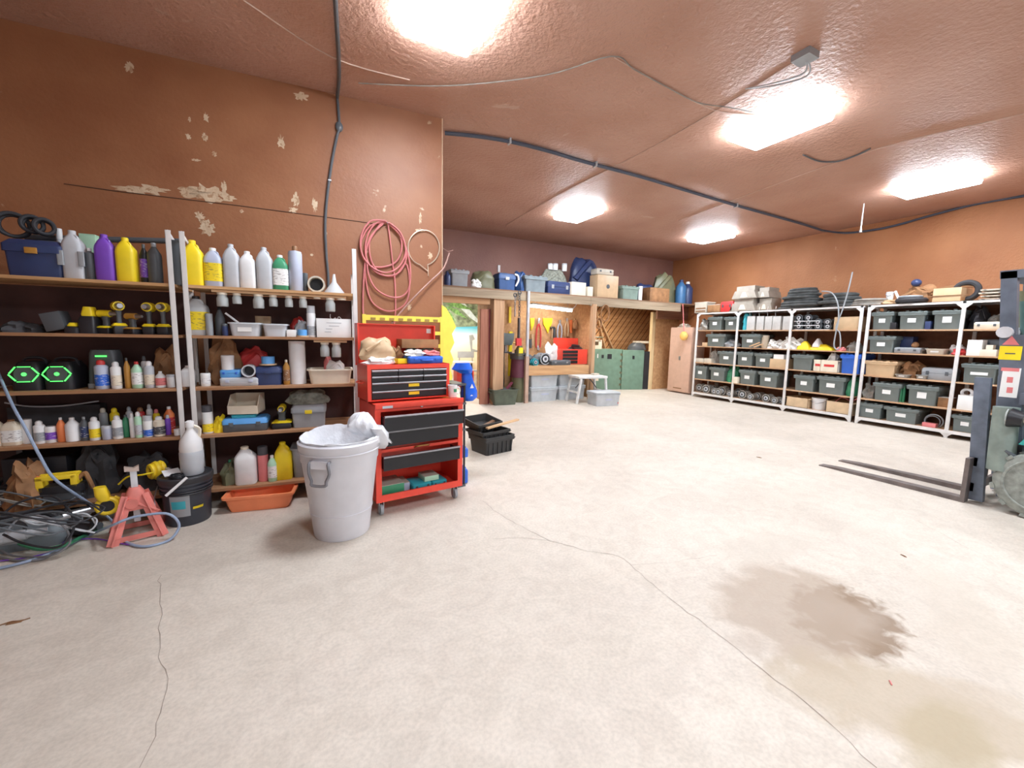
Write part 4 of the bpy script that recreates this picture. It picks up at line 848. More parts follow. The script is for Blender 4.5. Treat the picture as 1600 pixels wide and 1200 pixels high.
# ---- black bucket with jug, scoop
bp = Vector((-.815, 3.80 + .12, 0))
bl_ = L.hit(258, 730, -.03); br_ = L.hit(340, 730, -.03)
bw = .31; t = thing('paint_bucket', 'black lidded bucket with a grey picture label between jack stand and orange tray', 'bucket', (-.80, 3.80, 0), 0)
G().lathe([(.135, 0), (.14, .01), (.152, .28), (.160, .28), (.160, .295), (.153, .295), (.153, .31), (.165, .31), (.165, .325), (.155, .325)], n=32).build('body', mat('bucket_black', (.04, .045, .06), .4), t)
o = G().lathe([(.166, .322), (.170, .33), (.170, .362), (.160, .37), (.150, .358), (.02, .358)], n=32).build('lid', mat('bucket_lid', (.035, .035, .04), .45), t)
def arcq(r, a0, a1, z0_, z1_, m_, nm, par, n=10, th=.0015):
    g = G(); A = [a0 + (a1 - a0) * i / n for i in range(n + 1)]
    f = lambda q, z: [Vector((q * math.cos(x), q * math.sin(x), z)) for x in A]
    lo = f(r, z0_) + f(r + th, z0_)[::-1]; hi = f(r * 1.04, z1_) + f(r * 1.04 + th, z1_)[::-1]
    return g.skin([lo, hi]).build(nm, m_, par)
arcq(.1445, math.radians(238), math.radians(286), .08, .24, C['grey'], 'label', t); arcq(.147, math.radians(243), math.radians(276), .14, .20, C['teal'], 'picture', t); arcq(.1455, math.radians(292), math.radians(318), .125, .145, C['yellow'], 'yellow_sticker', t)
g = G().tube([(-.165, -.02, .30), (-.17, -.10, .23), (-.14, -.20, .14)], .004, 5); g.build('wire_handle', C['steel'], t)
def bq(px, py, yy): r = ray(px, py); return EYE + r * (yy / r.y) - Vector((-.80, 3.80, 0))
G().cyl(bq(292, 746, 3.62), bq(259, 775, 3.58), .010, n=8).build('hand_grip', C['white'], t); G().torus((0, 0, .245), .156, .006, 'z', 32, 6).torus((0, 0, .262), .158, .005, 'z', 32, 6).build('rib', MC[('bucket_lid',)], t)
t = thing('spray_jug', 'grey and white jug standing on the black bucket lid', 'jug', (-.755, 3.79, .362), 0)
G().lathe([(.065, 0), (.07, .01), (.075, .10), (.074, .11), (.076, .12), (.076, .17), (.072, .18)], n=22).build('body', C['silver'], t)
G().lathe([(.072, .178), (.074, .20), (.068, .26), (.04, .31), (.022, .34), (.022, .36), (.03, .36), (.028, .40), (.012, .41)], n=22).build('neck', C['white'], t)
G().tube([(.05, 0, .27), (.06, 0, .34), (.02, 0, .37)], .011, 6).build('handle', C['cream'], t)
t = thing('scoop', 'white plastic scoop lying on the bucket lid left of the jug', 'scoop', (-.88, 3.78, .362), .5); G().box((0, 0, .028), (.10, .07, .006), rx=.45).build('blade', C['white'], t); G().bx(-.01, .01, .03, .10, .035, .045).build('grip', C['white'], t)
t = thing('wire_coil', 'small black coil lying on the bucket lid before the scoop', 'coil', (-.84, 3.72, .362), 0); mkcoil(t, .09, .03, .07, 'black', 5, 3)
# ---- jack stand
JR = mat('jack_stand_red', (.72, .22, .18), .5, var=.15); J = Vector((-1.06, 3.66, 0))
t = thing('jack_stand', 'red jack stand with a bare metal post on the floor', 'jack stand', J, .25)
zs = .30; s = .13
def leg(x, y): return G().bar((x * s, y * s, 0), (x * .04, y * .04, zs), .008, .062, up=(1, 0, 0)).bar((x * s, y * s, 0), (x * .04, y * .04, zs), .055, .008, up=(1, 0, 0))
for x, y in ((1, 1), (-1, 1), (-1, -1), (1, -1)): leg(x, y).build('leg', JR, t)
for x0, y0, x1, y1 in ((-1, -1, 1, -1), (1, -1, 1, 1), (1, 1, -1, 1), (-1, 1, -1, -1)): G().bar((x0 * s * .93, y0 * s * .93, .03), (x1 * s * .93, y1 * s * .93, .03), .006, .035).build('cross_bar', JR, t)
G().skin([rr(.15, .13, zs - .10, .02), rr(.12, .11, zs - .03, .03), rr(.09, .09, zs + .02, .03), rr(.06, .06, zs + .05, .02)]).build('collar', JR, t); G().cyl((-.02, -.075, zs - .05), (-.02, -.05, zs - .05), .035, n=16).build('ratchet_boss', JR, t)
G().bx(-.018, .018, -.014, .014, .10, .47).build('post', C['galv'], t, bev=.003)
G().prism([(-.045, .47), (.03, .46), (.03, .50), (.0, .485), (-.045, .50)], -.02, .02).build('saddle', mat('bare_metal', (.6, .48, .42), .5, metal=.4), t)
G().tube([(0, -.05, .25), (.03, -.07, .23), (.12, -.08, .17)], .009, 7, sm=3).build('lever', JR, t); G().bx(-.02, .02, -.052, -.05, .25, .285).build('sticker', C['paper'], t)
# ---- power tools and machines heaped at the left
YT = mat('tool_yellow', (.92, .66, .03), .4, var=.08)
def fl3(px, py, z=0.0): v = onz(px, py, z); return v
c0 = L.hit(96, 750, -.02); t = thing('reciprocating_saw', 'yellow rectangular framed power tool lying under the fourth shelf', 'power tool', (c0.x, c0.y, c0.z - .03), L.a + .12); t.scale = (.72, .8, .9)
G().skin([rr(.34, .12, -.06, .03), rr(.34, .12, .0, .03)]).build('motor_block', C['black'], t)
g = G().bx(-.16, -.11, -.06, .06, -.04, .08).bx(-.16, .12, -.06, -.03, .05, .085).bx(-.16, .12, .03, .06, .05, .085).bx(.08, .13, -.06, .06, -.02, .08); g.build('yellow_frame', YT, t, bev=.006)
G().tube([(.12, 0, .03), (.17, 0, .07), (.2, -.02, .03), (.22, 0, -.06)], .018, 7).build('brown_grip', C['leather'], t)
for z_ in (-.3,): G().bx(-.12, .14, -.05, .05, -.12, -.06).build('base_box', C['darkgrey'], t)
def disc_tool(px, py, r, d, m, nm, lb, ct, rz=.3):
    c0 = L.hit(px, py, d); t = thing(nm, lb, ct, c0, L.a + rz)
    G().torus((0, 0, 0), r * .78, r * .26, 'y', 24, 8).build('guard', m, t); G().skin([rr(r * .9, .06, r * .6, .02, -.01), rr(r * 1.1, .07, r * 1.3, .02, -.02), rr(r * .9, .06, r * 2.1, .02, -.03)]).build('motor_housing', m, t)
    G().cyl((0, -.01, 0), (0, .03, 0), r * .6, n=18).build('blade', C['black'], t); G().tube([(r * .6, 0, r * .9), (r * 1.2, 0, r * .3), (r * 1.3, 0, -r * .6)], r * .14, 6).build('side_arm', m, t); return t
disc_tool(168, 790, .066, -.28, YT, 'grinder', 'yellow round-guarded power tool standing left of the jack stand', 'power tool', .2)
c0 = L.hit(244, 735, -.02); o = G().torus((0, 0, 0), .05, .022, 'x', 18, 8).torus((.03, 0, .0), .05, .02, 'x', 18, 8).torus((-.03, 0, 0), .045, .016, 'x', 18, 8).build('cord_reel', YT, loc=c0, rz=.6); tag(o, 'yellow coiled air hose end behind the jack stand', 'hose')
c0 = L.hit(48, 748, -.05); t = thing('pipe_clamp', 'orange brown pipe clamp at the far left of the machine heap', 'clamp', (c0.x, c0.y, c0.z - .25), L.a); G().cyl((0, 0, 0), (.02, 0, .22), .02, n=10).build('pipe', C['leather'], t); G().box((.02, 0, .24), (.09, .04, .04), ry=.2).build('jaw', C['orange'], t)
MG = mat('machine_grey', (.18, .21, .23), .5, var=.2)
def mach(px, py, z, w_, d_, h_, rz, lb, seed):
    c0 = onz(px, py, 0); t = thing('corded_machine', lb, 'machine', (c0.x, c0.y, z), rz, 'grey machines in the heap')
    G().skin([rr(w_ * .9, d_ * .9, 0, .05), rr(w_, d_, h_ * .3, .06), rr(w_ * .96, d_ * .95, h_ * .7, .06), rr(w_ * .7, d_ * .7, h_, .05, w_ * .05)]).build('casing', MG, t)
    G().skin([rr(w_ * .35, d_ * 1.02, h_ * .35, .03, -w_ * .1), rr(w_ * .35, d_ * 1.02, h_ * .6, .03, -w_ * .1)]).build('label_panel', C['grey'], t)
    G().box((-w_ * .1, -d_ * .515, h_ * .48), (w_ * .25, .003, .012)).build('white_stripe', C['paper'], t)
    G().tube([(-w_ * .35, 0, h_ * .8), (-w_ * .25, 0, h_ * 1.2), (w_ * .2, 0, h_ * 1.2), (w_ * .35, 0, h_ * .8)], .018, 8).build('handle', C['black'], t)
    G().cyl((w_ * .45, 0, h_ * .5), (w_ * .75, -.03, h_ * .3), d_ * .28, d_ * .2, 12).build('nose', C['black'], t); return t
mach(48, 850, .0, .42, .22, .17, L.a + .1, 'dark grey corded machine lying foremost in the heap at the left', 1)
mach(40, 815, .02, .44, .24, .26, L.a - .2, 'grey machine lying behind the foremost one in the heap', 2)
mach(118, 800, .0, .26, .2, .24, L.a + .5, 'smaller grey machine at the right of the heap by the yellow tool', 3)
mach(-30, 800, .0, .4, .3, .30, L.a, 'grey machine cut off by the left frame edge', 4)
def tubeobj(pts, r, m, nm, lb, ct, sm=6, n=7, **k): return tag(G().tube(pts, r, n, sm=sm).build(nm, m), lb, ct, **k)
HC = 'cords wound over the machine heap'
f0 = lambda px, py, z: onz(px, py, z)
cordm = C['rubber']; cordg = mat('grey_cord', (.20, .20, .21), .6)
tubeobj([f0(0, 808, .22), f0(30, 785, .30), f0(80, 775, .32), (f0(110, 800, .26)), f0(114, 830, .16), f0(90, 855, .08), f0(40, 850, .10), f0(5, 835, .16)], .007, cordm, 'extension_cord', 'black cord looped widest over the machine heap', 'cord', group=HC)
tubeobj([f0(10, 830, .22), f0(40, 805, .27), f0(90, 815, .24), f0(110, 845, .10), f0(80, 868, .03), f0(20, 868, .02), f0(-10, 850, .05)], .006, cordg, 'extension_cord', 'grey cord curling round the front machine', 'cord', group=HC)
for k_, (px, py, z, l, r_, rz_, m_, lb) in enumerate(((60, 772, .20, .36, .05, .15, 'grey', 'long grey tool body lying on top of the heap below the yellow tool'), (20, 782, .24, .30, .045, -.3, 'darksteel', 'dark steel tool body at the upper left of the heap'), (110, 822, .05, .40, .05, -.35, 'darkgrey', 'long dark nozzle lying at the right foot of the heap'), (20, 838, .12, .30, .04, .25, 'silver', 'pale grey grip lying over the foremost machine'), (128, 800, .15, .2, .035, .7, 'steel', 'steel tool body lying between the heap and the yellow round tool'))):
    c0 = onz(px, py, z); t = thing('hand_tool', lb, 'power tool', c0, L.a + rz_, 'tools in the heap'); G().cyl((-l / 2, 0, 0), (l * .2, 0, 0), r_, r_ * .9, 14).cyl((l * .2, 0, 0), (l * .5, 0, 0), r_ * .7, r_ * .5, 12).build('casing', C[m_], t); G().tube([(-l * .4, 0, r_), (-l * .3, 0, r_ * 2), (l * .1, 0, r_ * 2), (l * .2, 0, r_ * .8)], r_ * .3, 6).build('handle', C['black'], t)
    for j in range(3): G().bx(-l * .35 + j * l * .1, -l * .31 + j * l * .1, -r_ * 1.02, -r_ * .8, -r_ * .3, r_ * .3).build('vent', C['silver'], t)
rd = random.Random(11)
for k_, (cx_, cy_, z, R_, m_, lb) in enumerate(((62, 800, .30, .20, 'rubber', 'black cord looped flat over the middle of the heap'), (30, 815, .27, .17, 'darkgrey', 'dark grey cord coiled at the left of the heap'), (95, 815, .20, .13, 'silver', 'pale cord coiled over the right half of the heap'), (50, 770, .30, .16, 'darkgrey', 'dark cord draped behind the heap top'), (15, 775, .30, .13, 'dirtygrey', 'brownish cord coiled at the left frame edge'))):
    c0 = onz(cx_, cy_, z); pts_ = [c0 + Vector((R_ * 1.5 * math.cos(a_) * rd.uniform(.8, 1.1), R_ * .55 * math.sin(a_) * rd.uniform(.8, 1.1), .05 * math.sin(2 * a_) - .05 * math.cos(a_) + rd.uniform(-.01, .01))) for a_ in [6.2832 * i / 11 * 1.9 for i in range(12)]]
    tubeobj(pts_, .0055, C[m_], 'extension_cord', lb, 'cord', group=HC)
put(L, Z5, 'lump', 0, 60, 738, -.12, .25, 'rusty_chain', 'chain', 'rusty brown chain and rags heaped behind the machines at the left', 'leather', 75, .5)
tubeobj([f0(-5, 870, .01), f0(30, 876, .01), f0(70, 872, .01), f0(100, 850, .01), f0(107, 835, .05), f0(100, 810, .14)], .007, cordg, 'extension_cord', 'grey cord sweeping in front of the heap on the floor', 'cord', group=HC)
tubeobj([f0(20, 845, .06), f0(60, 858, .04), f0(100, 852, .04), f0(130, 838, .02), f0(160, 826, .01)], .012, C['green'], 'garden_hose', 'dark green hose lying at the foot of the heap', 'hose')
# blue-grey air hose: from the left frame edge down to the floor and a loop round the jack stand
def fy(px, py):
    r = ray(px, py); p_ = EYE + r * (3.47 / r.y); return Vector((p_.x, p_.y, max(.012, p_.z)))
hpts = [f0(-6, 575, 1.15), f0(18, 630, .95), f0(40, 670, .80), f0(62, 712, .62), f0(85, 748, .45), f0(130, 780, .25), f0(160, 800, .12), f0(180, 820, .03), f0(192, 843, .012), f0(222, 854, .012), f0(262, 845, .012), fy(279, 826), fy(276, 812), fy(262, 803), fy(240, 803), fy(205, 809), fy(175, 821), f0(140, 836, .012), f0(100, 855, .012), f0(50, 875, .012), f0(-10, 890, .012)]
tubeobj(hpts, .0085, C['bluehose'], 'air_hose', 'blue-grey air hose hanging from the left and looping round the jack stand', 'hose', sm=8, n=8)
tubeobj([f0(-5, 877, .01), f0(50, 870, .01), f0(90, 858, .01), f0(105, 845, .01), f0(150, 842, .01), f0(182, 848, .008), f0(225, 855, .008)], .004, C['purple'], 'thin_cable', 'thin purple cable running along the floor before the heap', 'cable')
tubeobj([L.hit(185, 757, -.1), L.hit(200, 745, -.1), L.hit(222, 742, -.12), L.hit(240, 738, -.1)], .006, C['yellow'], 'thin_cable', 'yellow cable hanging over the jack stand', 'cable')
# dark things under the fourth shelf
put(L, Z5, 'lump', 118, 175, 700, .1, .25, 'cable_bundle', 'cables', 'dark bundle of cables on the bottom shelf behind the yellow tool', 'darkcloth', 71, .5)
put(L, Z5, 'carton', 10, 110, 715, .15, .25, 'dark_box', 'box', 'large dark box on the bottom shelf behind the machine heap', 'black')
put(L, Z5, 'lump', 190, 262, 720, .12, .25, 'dark_bag', 'bag', 'dark bag on the bottom shelf behind the jack stand', 'darkcloth', 73, .4)
# ---- hanging on the left wall
WL = LWy
def wl(px, py, off=.02): return L.hit(px, py, WL - off)
hk = wl(605, 347, .03); t = thing('air_hose', 'long red air hose coiled in loops on a nail on the brown wall', 'hose')
loops = [[(605, 347), (580, 352), (565, 375), (566, 400), (578, 415), (600, 417), (620, 408), (628, 385), (622, 362), (608, 349)],
         [(604, 346), (586, 350), (573, 372), (572, 402), (586, 424), (606, 431), (625, 424), (635, 400), (628, 370), (612, 350)],
         [(602, 345), (578, 346), (564, 370), (566, 398), (582, 418), (604, 426), (624, 416), (634, 392), (626, 364), (608, 348)],
         [(600, 344), (590, 356), (577, 380), (582, 412), (600, 430), (618, 430), (634, 412), (640, 440), (636, 470), (620, 484), (600, 485), (580, 470), (572, 440), (571, 405), (578, 372), (600, 348)],
         [(606, 348), (628, 372), (640, 410), (640, 445), (630, 462), (610, 464), (588, 452), (576, 430), (573, 405)]]
for k, lp in enumerate(loops): G().tube([wl(x, y, .025 + .012 * (k % 3) + .006 * math.sin(i)) for i, (x, y) in enumerate(lp)], .0085, 8).build('loop', C['pinkhose'], t)
G().tube([wl(606, 348, .03), wl(610, 380, .03), wl(614, 415, .03), wl(617, 440, .03), wl(618, 480, .03), wl(616, 506, .04)], .0075, 8).build('hose_end', C['pinkhose'], t)
G().tube([wl(571, 405, .03), wl(568, 440, .03), wl(567, 480, .03), wl(569, 505, .03)], .009, 8).build('hose_end', C['pinkhose'], t)
G().cyl(wl(605, 348, .0), wl(605, 348, .07), .006, n=8).build('nail', C['steel'], t)
t = thing('wire_ring', 'round wire hoop hanging on the wall right of the red hose', 'hoop')
pts = [wl(640 + 23 + 24.5 * math.sin(a) - 1, 387 - 27.5 * math.cos(a), .02) for a in [math.pi + .25 + (6.2832 - .5) * i / 30 for i in range(31)]]
G().tube(pts, .0065, 7, sm=0).build('hoop', mat('pale_brass', (.62, .50, .38), .4, metal=.5), t); G().tube([pts[0], wl(669, 424, .02), wl(669, 431, .02)], .006, 6, sm=0).build('stem', MC[('pale_brass',)], t); G().tube([pts[-1], wl(669, 424, .02)], .006, 6, sm=0).build('stem', MC[('pale_brass',)], t)
t = thing('metal_pole', 'reddish metal pole leaning diagonally against the wall right of the red hose', 'pole')
G().tube([wl(612, 505, .12), wl(640, 472, .08), wl(672, 440, .05), wl(691, 422, .04), wl(698, 408, .03), wl(702, 395, .02)], .009, 8, sm=3).build('shaft', mat('pole_rust', (.42, .24, .20), .45, metal=.3), t)
G().tube([wl(692, 388, .02), wl(700, 393, .02), wl(708, 391, .02)], .005, 6, sm=0).build('fork_tip', MC[('pole_rust',)], t)
t = thing('wall_cable', 'thick dark cable coming down the ceiling and the brown wall behind the jars', 'cable'); 
G().tube([onz(522, -40, CZ - .02), onz(525, 20, CZ - .02), onz(530, 110, CZ - .02), wl(527, 152, .02)], .016, 8, sm=3).build('upper_run', C['darkgrey'], t)
G().tube([wl(527, 152, .02), wl(530, 195, .02), wl(526, 215, .02), wl(519, 250, .02), wl(512, 300, .02), wl(508, 350, .02), wl(510, 400, .02), wl(513, 440, .02), wl(512, 520, .02)], .013, 8).build('lower_run', C['darkgrey'], t)
G().sph(wl(530, 198, .02), .035, (1, .5, 1.4)).build('junction', C['darkgrey'], t); G().box(wl(515, 282, .02), (.03, .03, .012)).build('clip', C['silver'], t)
# yellow slatted rack behind the tool chest
YP = mat('yellow_rack_paint', (.92, .74, .10), .45, var=.06)
a = wl(566, 492, .14); b = wl(693, 494, .14); lw_ = (b - a).length; t = thing('yellow_rack', 'yellow slatted rack leaning on the wall behind the open chest lid', 'rack', (a.x, a.y, 0), L.a); zr = wl(630, 493, .14).z
G().bx(0, .035, 0, .04, 0, zr).build('side_rail', YP, t); G().bx(lw_ - .035, lw_, 0, .04, 0, zr).build('side_rail', YP, t)
for k in range(9): G().bx(.035, lw_ - .035, .005, .03, zr - .06 - k * .14, zr - .02 - k * .14 + (.015 if k == 0 else 0)).build('slat', YP, t)
for k in range(8): G().bx(.08 + k * lw_ * .11, .13 + k * lw_ * .11, -.002, .004, zr - .055, zr - .03).build('slot', C['brass'], t)
zz = zr; c0 = L.at(694, 1.5, WL + .1)
pts = [(0, .3), (0, 1.9), (.05, 1.87), (.12, 1.76), (.17, 1.66), (.12, 1.58), (.15, 1.48), (.10, 1.38), (.14, 1.28), (.10, 1.18), (.13, 1.08), (.09, .98), (.12, .7), (.10, .3)]
o = G().prism([(x, z - .12) for x, z in pts], 0, .02).build('yellow_board', YP, loc=(cor.x - .01, cor.y - .02, 0), rz=0); tag(o, 'wavy-edged yellow board standing by the wall corner', 'board')
# ============================================================= FAR END: LOFT SHELF, DOORWAY, WORKBENCH
ZL = 2.40
bx_ = lambda px, z=1.2, d=0.0: BK.at(px, z, d).x
wbeam = wood('weathered_beam', (.27, .20, .13), (.40, .31, .21))
beam = G().bx(cor.x, 6.02, 7.75, 7.80, 2.20, ZL - .03).build('loft_beam', wbeam); tag(beam, 'weathered wooden beam carrying the loft shelf, left length over the doorway and bench', 'beam')
beam = G().bx(6.03, 9.0, 7.75, 7.80, 2.18, ZL - .03).build('loft_beam', wbeam); tag(beam, 'weathered wooden beam carrying the loft shelf, right length over the diagonal boards', 'beam')
tag(G().bx(cor.x, XR, 7.76, YB, ZL - .028, ZL).build('loft_deck', wdd), 'long dark plank deck of the loft shelf at the far end', 'shelf')
tag(G().bx(cor.x, 3.5, 7.80, 7.95, 2.08, 2.20).build('door_lintel', wd), 'reddish brown lintel over the open doorway to the mural room', 'lintel')
# doorway and bay dividing walls
struct('wall_divider_1', G().bx(3.60, 3.72, 7.95, 8.70, 0, 2.37), osb_m)
struct('wall_bench_back', G().bx(3.72, 6.30, 8.62, 8.70, 0, 2.37), osb_m)
struct('wall_divider_2', G().bx(6.22, 6.30, 8.0, 9.9, 0, 2.37), osb_m)
xo0 = BK.at(1009, 1.0, .85).x; xo1 = BK.at(1045, 1.0, .85).x
struct('wall_partition', G().bx(BK.at(1020, 1.2, .85).x + .06, XR, 8.60, 8.68, 0, 2.1), osb_m)
struct('wall_partition_top', G().bx(8.75, XR, 8.3, 8.36, 2.0, 2.37), wood('partition_brown', (.18, .08, .05), (.28, .13, .07)))
# mural room
mw = 11.6
struct('wall_mural_room', G().bx(cor.x - .15, 3.6, mw, mw + .1, 0, 2.9).bx(3.6, 6.2, mw, mw + .1, 0, 2.9), mat('room_white', (.75, .72, .66), .8))
struct('wall_mural_side', G().bx(5.9, 6.0, 8.72, mw, 0, 2.37), C['cream'])
struct('ceiling_room', G().bx(cor.x - .15, XR, YB + .12, mw + .1, 2.6, 2.7), C['cream'])
def mural():
    m = bpy.data.materials.new('beach_mural'); m.use_nodes = True; nt = m.node_tree; N = nt.nodes; K = nt.links; b = N['Principled BSDF']; b.inputs['Roughness'].default_value = .6
    tc = N.new('ShaderNodeTexCoord'); sp = N.new('ShaderNodeSeparateXYZ'); K.new(tc.outputs['Object'], sp.inputs[0])
    nz = N.new('ShaderNodeTexNoise'); nz.inputs['Scale'].default_value = 3; nz.inputs['Detail'].default_value = 5; K.new(tc.outputs['Object'], nz.inputs['Vector'])
    ad = N.new('ShaderNodeMath'); ad.operation = 'MULTIPLY_ADD'; K.new(nz.outputs[0], ad.inputs[0]); ad.inputs[1].default_value = .06; K.new(sp.outputs['Z'], ad.inputs[2])
    r = N.new('ShaderNodeValToRGB'); cr = r.color_ramp; cr.interpolation = 'LINEAR'
    dv = N.new('ShaderNodeMath'); dv.operation = 'DIVIDE'; K.new(ad.outputs[0], dv.inputs[0]); dv.inputs[1].default_value = 3.0; K.new(dv.outputs[0], r.inputs[0])
    cr.elements[0].position = 0; cr.elements[0].color = (.80, .68, .48, 1); cr.elements[1].position = 1; cr.elements[1].color = (.35, .55, .60, 1)
    for p_, c in ((.30, (.85, .74, .54)), (.40, (.88, .84, .76)), (.485, (.84, .90, .90)), (.52, (.42, .74, .82)), (.565, (.10, .48, .66)), (.585, (.12, .50, .66)), (.60, (.40, .68, .74))): e = cr.elements.new(p_); e.color = c + (1,)
    K.new(r.outputs[0], b.inputs['Base Color']); return m
# mural surface in metres above the floor
tag(G().bx(2.2, 5.85, mw - .02, mw, .25, 2.55).build('beach_mural', mural()), 'tropical beach wall picture with mountain, sea and sand seen through the doorway', 'mural')
mur = bpy.data.objects['beach_mural']
MU = Plane((5, mw - .024), 0.0)
def patch(px, m, nm, parent, y=.0):
    pts = [MU.hit(x, yy, y) for x, yy in px]; g = G(); vs = g.ring(pts); g.b.faces.new(vs[::-1]); return g.build(nm, m, parent)
patch(((690, 455), (752, 462), (757, 470), (756, 498), (745, 510), (715, 511), (690, 511)), mat('painted_mountain', (.20, .26, .17), .6, var=.7, scale=7), 'painted_mountain', mur)
patch(((714, 468), (726, 474), (742, 494), (754, 506), (748, 506), (734, 496), (720, 482)), mat('painted_waterfall', (.62, .74, .78), .6, var=.2), 'painted_waterfall', mur, -.002)
fr_ = mat('painted_fronds', (.16, .34, .10), .6, var=.6, scale=12)
for k, (a_, l_) in enumerate(((.2, 55), (-.2, 46), (-.55, 42), (-.95, 30), (.8, 40))):
    x0, y0 = 695, 470 + 4 * k; x1, y1 = x0 + l_ * math.cos(a_), y0 - l_ * math.sin(a_) * .8
    dx, dy = -(y1 - y0) * .09, (x1 - x0) * .09
    patch(((x0, y0), (.5 * (x0 + x1) + dx, .5 * (y0 + y1) + dy), (x1, y1 + 3), (.5 * (x0 + x1) - dx, .5 * (y0 + y1) - dy)), fr_, 'painted_frond', mur, -.004 - .001 * k)
patch(((733, 524), (739, 523), (742, 530), (738, 532), (738, 545), (748, 548), (748, 550), (736, 549), (734, 535)), mat('painted_stain', (.35, .38, .38), .6), 'painted_post', mur, -.01)
# furniture seen in the mural room
t = thing('small_table', 'small table with black legs standing in the mural room', 'table', (3.75, 10.6, 0)); G().bx(-.45, .45, -.3, .3, .70, .73).build('tabletop', C['cream'], t)
for x in (-.4, .4):
    for y in (-.26, .26): G().bar((x, y, 0), (x * .9, y, .7), .03, .03).build('leg', C['black'], t)
c0 = BK.hit(764, 558, 2.2); t = thing('black_chair', 'black round-backed office chair behind the open door post', 'chair', (c0.x + .05, c0.y, 0)); G().sph((0, 0, c0.z), .20, (1, .3, 1.1)).build('backrest', C['darkgrey'], t); G().skin([rr(.45, .42, .46, .1), rr(.45, .42, .52, .1)]).build('seat', C['darkgrey'], t); G().cyl((0, 0, .06), (0, 0, .46), .03).build('column', C['steel'], t); G().bx(-.25, .25, -.03, .03, .02, .06).bx(-.03, .03, -.25, .25, .02, .06).build('base', C['black'], t)
G().tube([(-.22, 0, .5), (-.26, -.05, .7), (-.2, -.02, .78)], .015, 6).build('arm', C['steel'], t)
c0 = BK.hit(728, 554, 3.45); t = thing('grey_chair', 'grey-backed chair beside the small table in the mural room', 'chair', (c0.x, c0.y, 0)); G().skin([rr(.5, .05, c0.z - .09, .02), rr(.5, .05, c0.z + .09, .02)]).build('backrest', C['grey'], t); G().bx(-.22, .22, -.4, 0, .42, .46).build('seat', C['grey'], t)
for x in (-.2, .2):
    for y in (-.38, 0): G().cyl((x, y, 0), (x, y, .42 if y else c0.z - .05), .014).build('leg', C['steel'], t)
t = thing('office_box', 'dark red box under the small table in the mural room', 'box', (4.1, 10.9, 0)); carton(t, .5, .45, .3, 'red')
t = thing('desk_fan', 'small yellow and white fan standing on the table in the mural room', 'fan', (3.42, 10.5, .73)); G().torus((0, 0, .22), .13, .008, 'y', 24, 6).torus((0, -.03, .22), .07, .005, 'y', 18, 5).build('guard', C['silver'], t); G().cyl((0, 0, .0), (0, 0, .22), .03, .02).cyl((0, 0, 0), (0, 0, .02), .08).build('stand', C['yellow'], t); G().bar((-.1, 0, .22), (.1, 0, .22), .004, .05).bar((0, 0, .12), (0, 0, .32), .004, .05, up=(1, 0, 0)).build('blades', C['yellow'], t)
# reddish open door edge, timber post
tag(G().bx(3.34, 3.52, 7.9, 7.95, 0.0, 1.99).build('red_board', wood('red_board_wood', (.33, .13, .08), (.46, .20, .13), 'z')), 'tall reddish board standing upright at the right side of the doorway', 'board')
tag(G().bx(3.52, 3.56, 7.92, 8.2, 0.0, 2.0).build('dark_red_door', mat('dark_red_paint', (.22, .03, .04), .5)), 'narrow dark red door edge behind the reddish board', 'door')
tag(G().bx(3.58, 3.82, 7.78, 7.94, 0, 2.2).build('timber_post', wdz), 'thick brown timber post between the doorway and the drill press', 'post')
t = thing('drill_press', 'grey drill press head with round table against the wall beside the timber post', 'drill press', (BK.at(788, 1.7, .55).x, 8.33, 0)); h0 = BK.hit(790, 527, .45).z
G().cyl((.05, .1, 0), (.05, .1, h0 + .1), .035, n=14).build('column', C['steel'], t); G().skin([rr(.26, .4, h0 - .17, .04), rr(.30, .5, h0 - .05, .05), rr(.32, .5, h0 + .09, .04)]).build('head', mat('press_grey', (.14, .17, .17), .5), t); G().cyl((0, -.12, h0 - .35), (0, -.12, h0 - .15), .03).build('chuck', C['steel'], t)
G().cyl((0, -.08, 1.07), (0, -.08, 1.10), .17, n=20).build('table', C['darksteel'], t); G().bx(-.18, .18, -.25, .2, 0, .03).build('base', C['darksteel'], t)
G().cyl((.12, -.05, h0 - .1), (.28, -.1, h0 - .14), .012).build('feed_handle', C['brass'], t)
tag(G().bx(4.28, 4.36, 8.22, 8.26, .55, 1.55).build('spirit_level', C['yellow']), 'yellow spirit level standing beside the drill press', 'level'); bpy.data.objects['spirit_level'].location.x = BK.at(797, 1.2, .5).x - 4.32
tag(G().bx(-.03, .03, 0, .02, 1.75, 2.12).build('yellow_square', C['yellow'], loc=(BK.at(798, 1.9, .8).x, 8.58, 0)), 'short yellow level hanging on the wall above the drill press', 'level')
# big bench vise on a stand
c0 = BK.hit(812, 558, .1); t = thing('bench_vise', 'large round dark vise on a drum at the left end of the workbench', 'vise', (c0.x + .04, 7.96, 0))
G().cyl((0, 0, .95), (0, 0, 1.05), .20, n=24).torus((0, 0, 1.06), .20, .018, 'z', 24, 6).build('rim', C['darksteel'], t); G().cyl((0, 0, .55), (0, 0, .95), .19, .17, 20).build('drum', mat('drum_maroon', (.12, .03, .05), .5), t); G().cyl((0, 0, 0), (0, 0, .55), .13, .15, 18).build('pedestal', C['olive'], t); G().bx(-.06, .06, -.14, .1, 1.05, 1.15).build('jaw', C['darkgrey'], t)
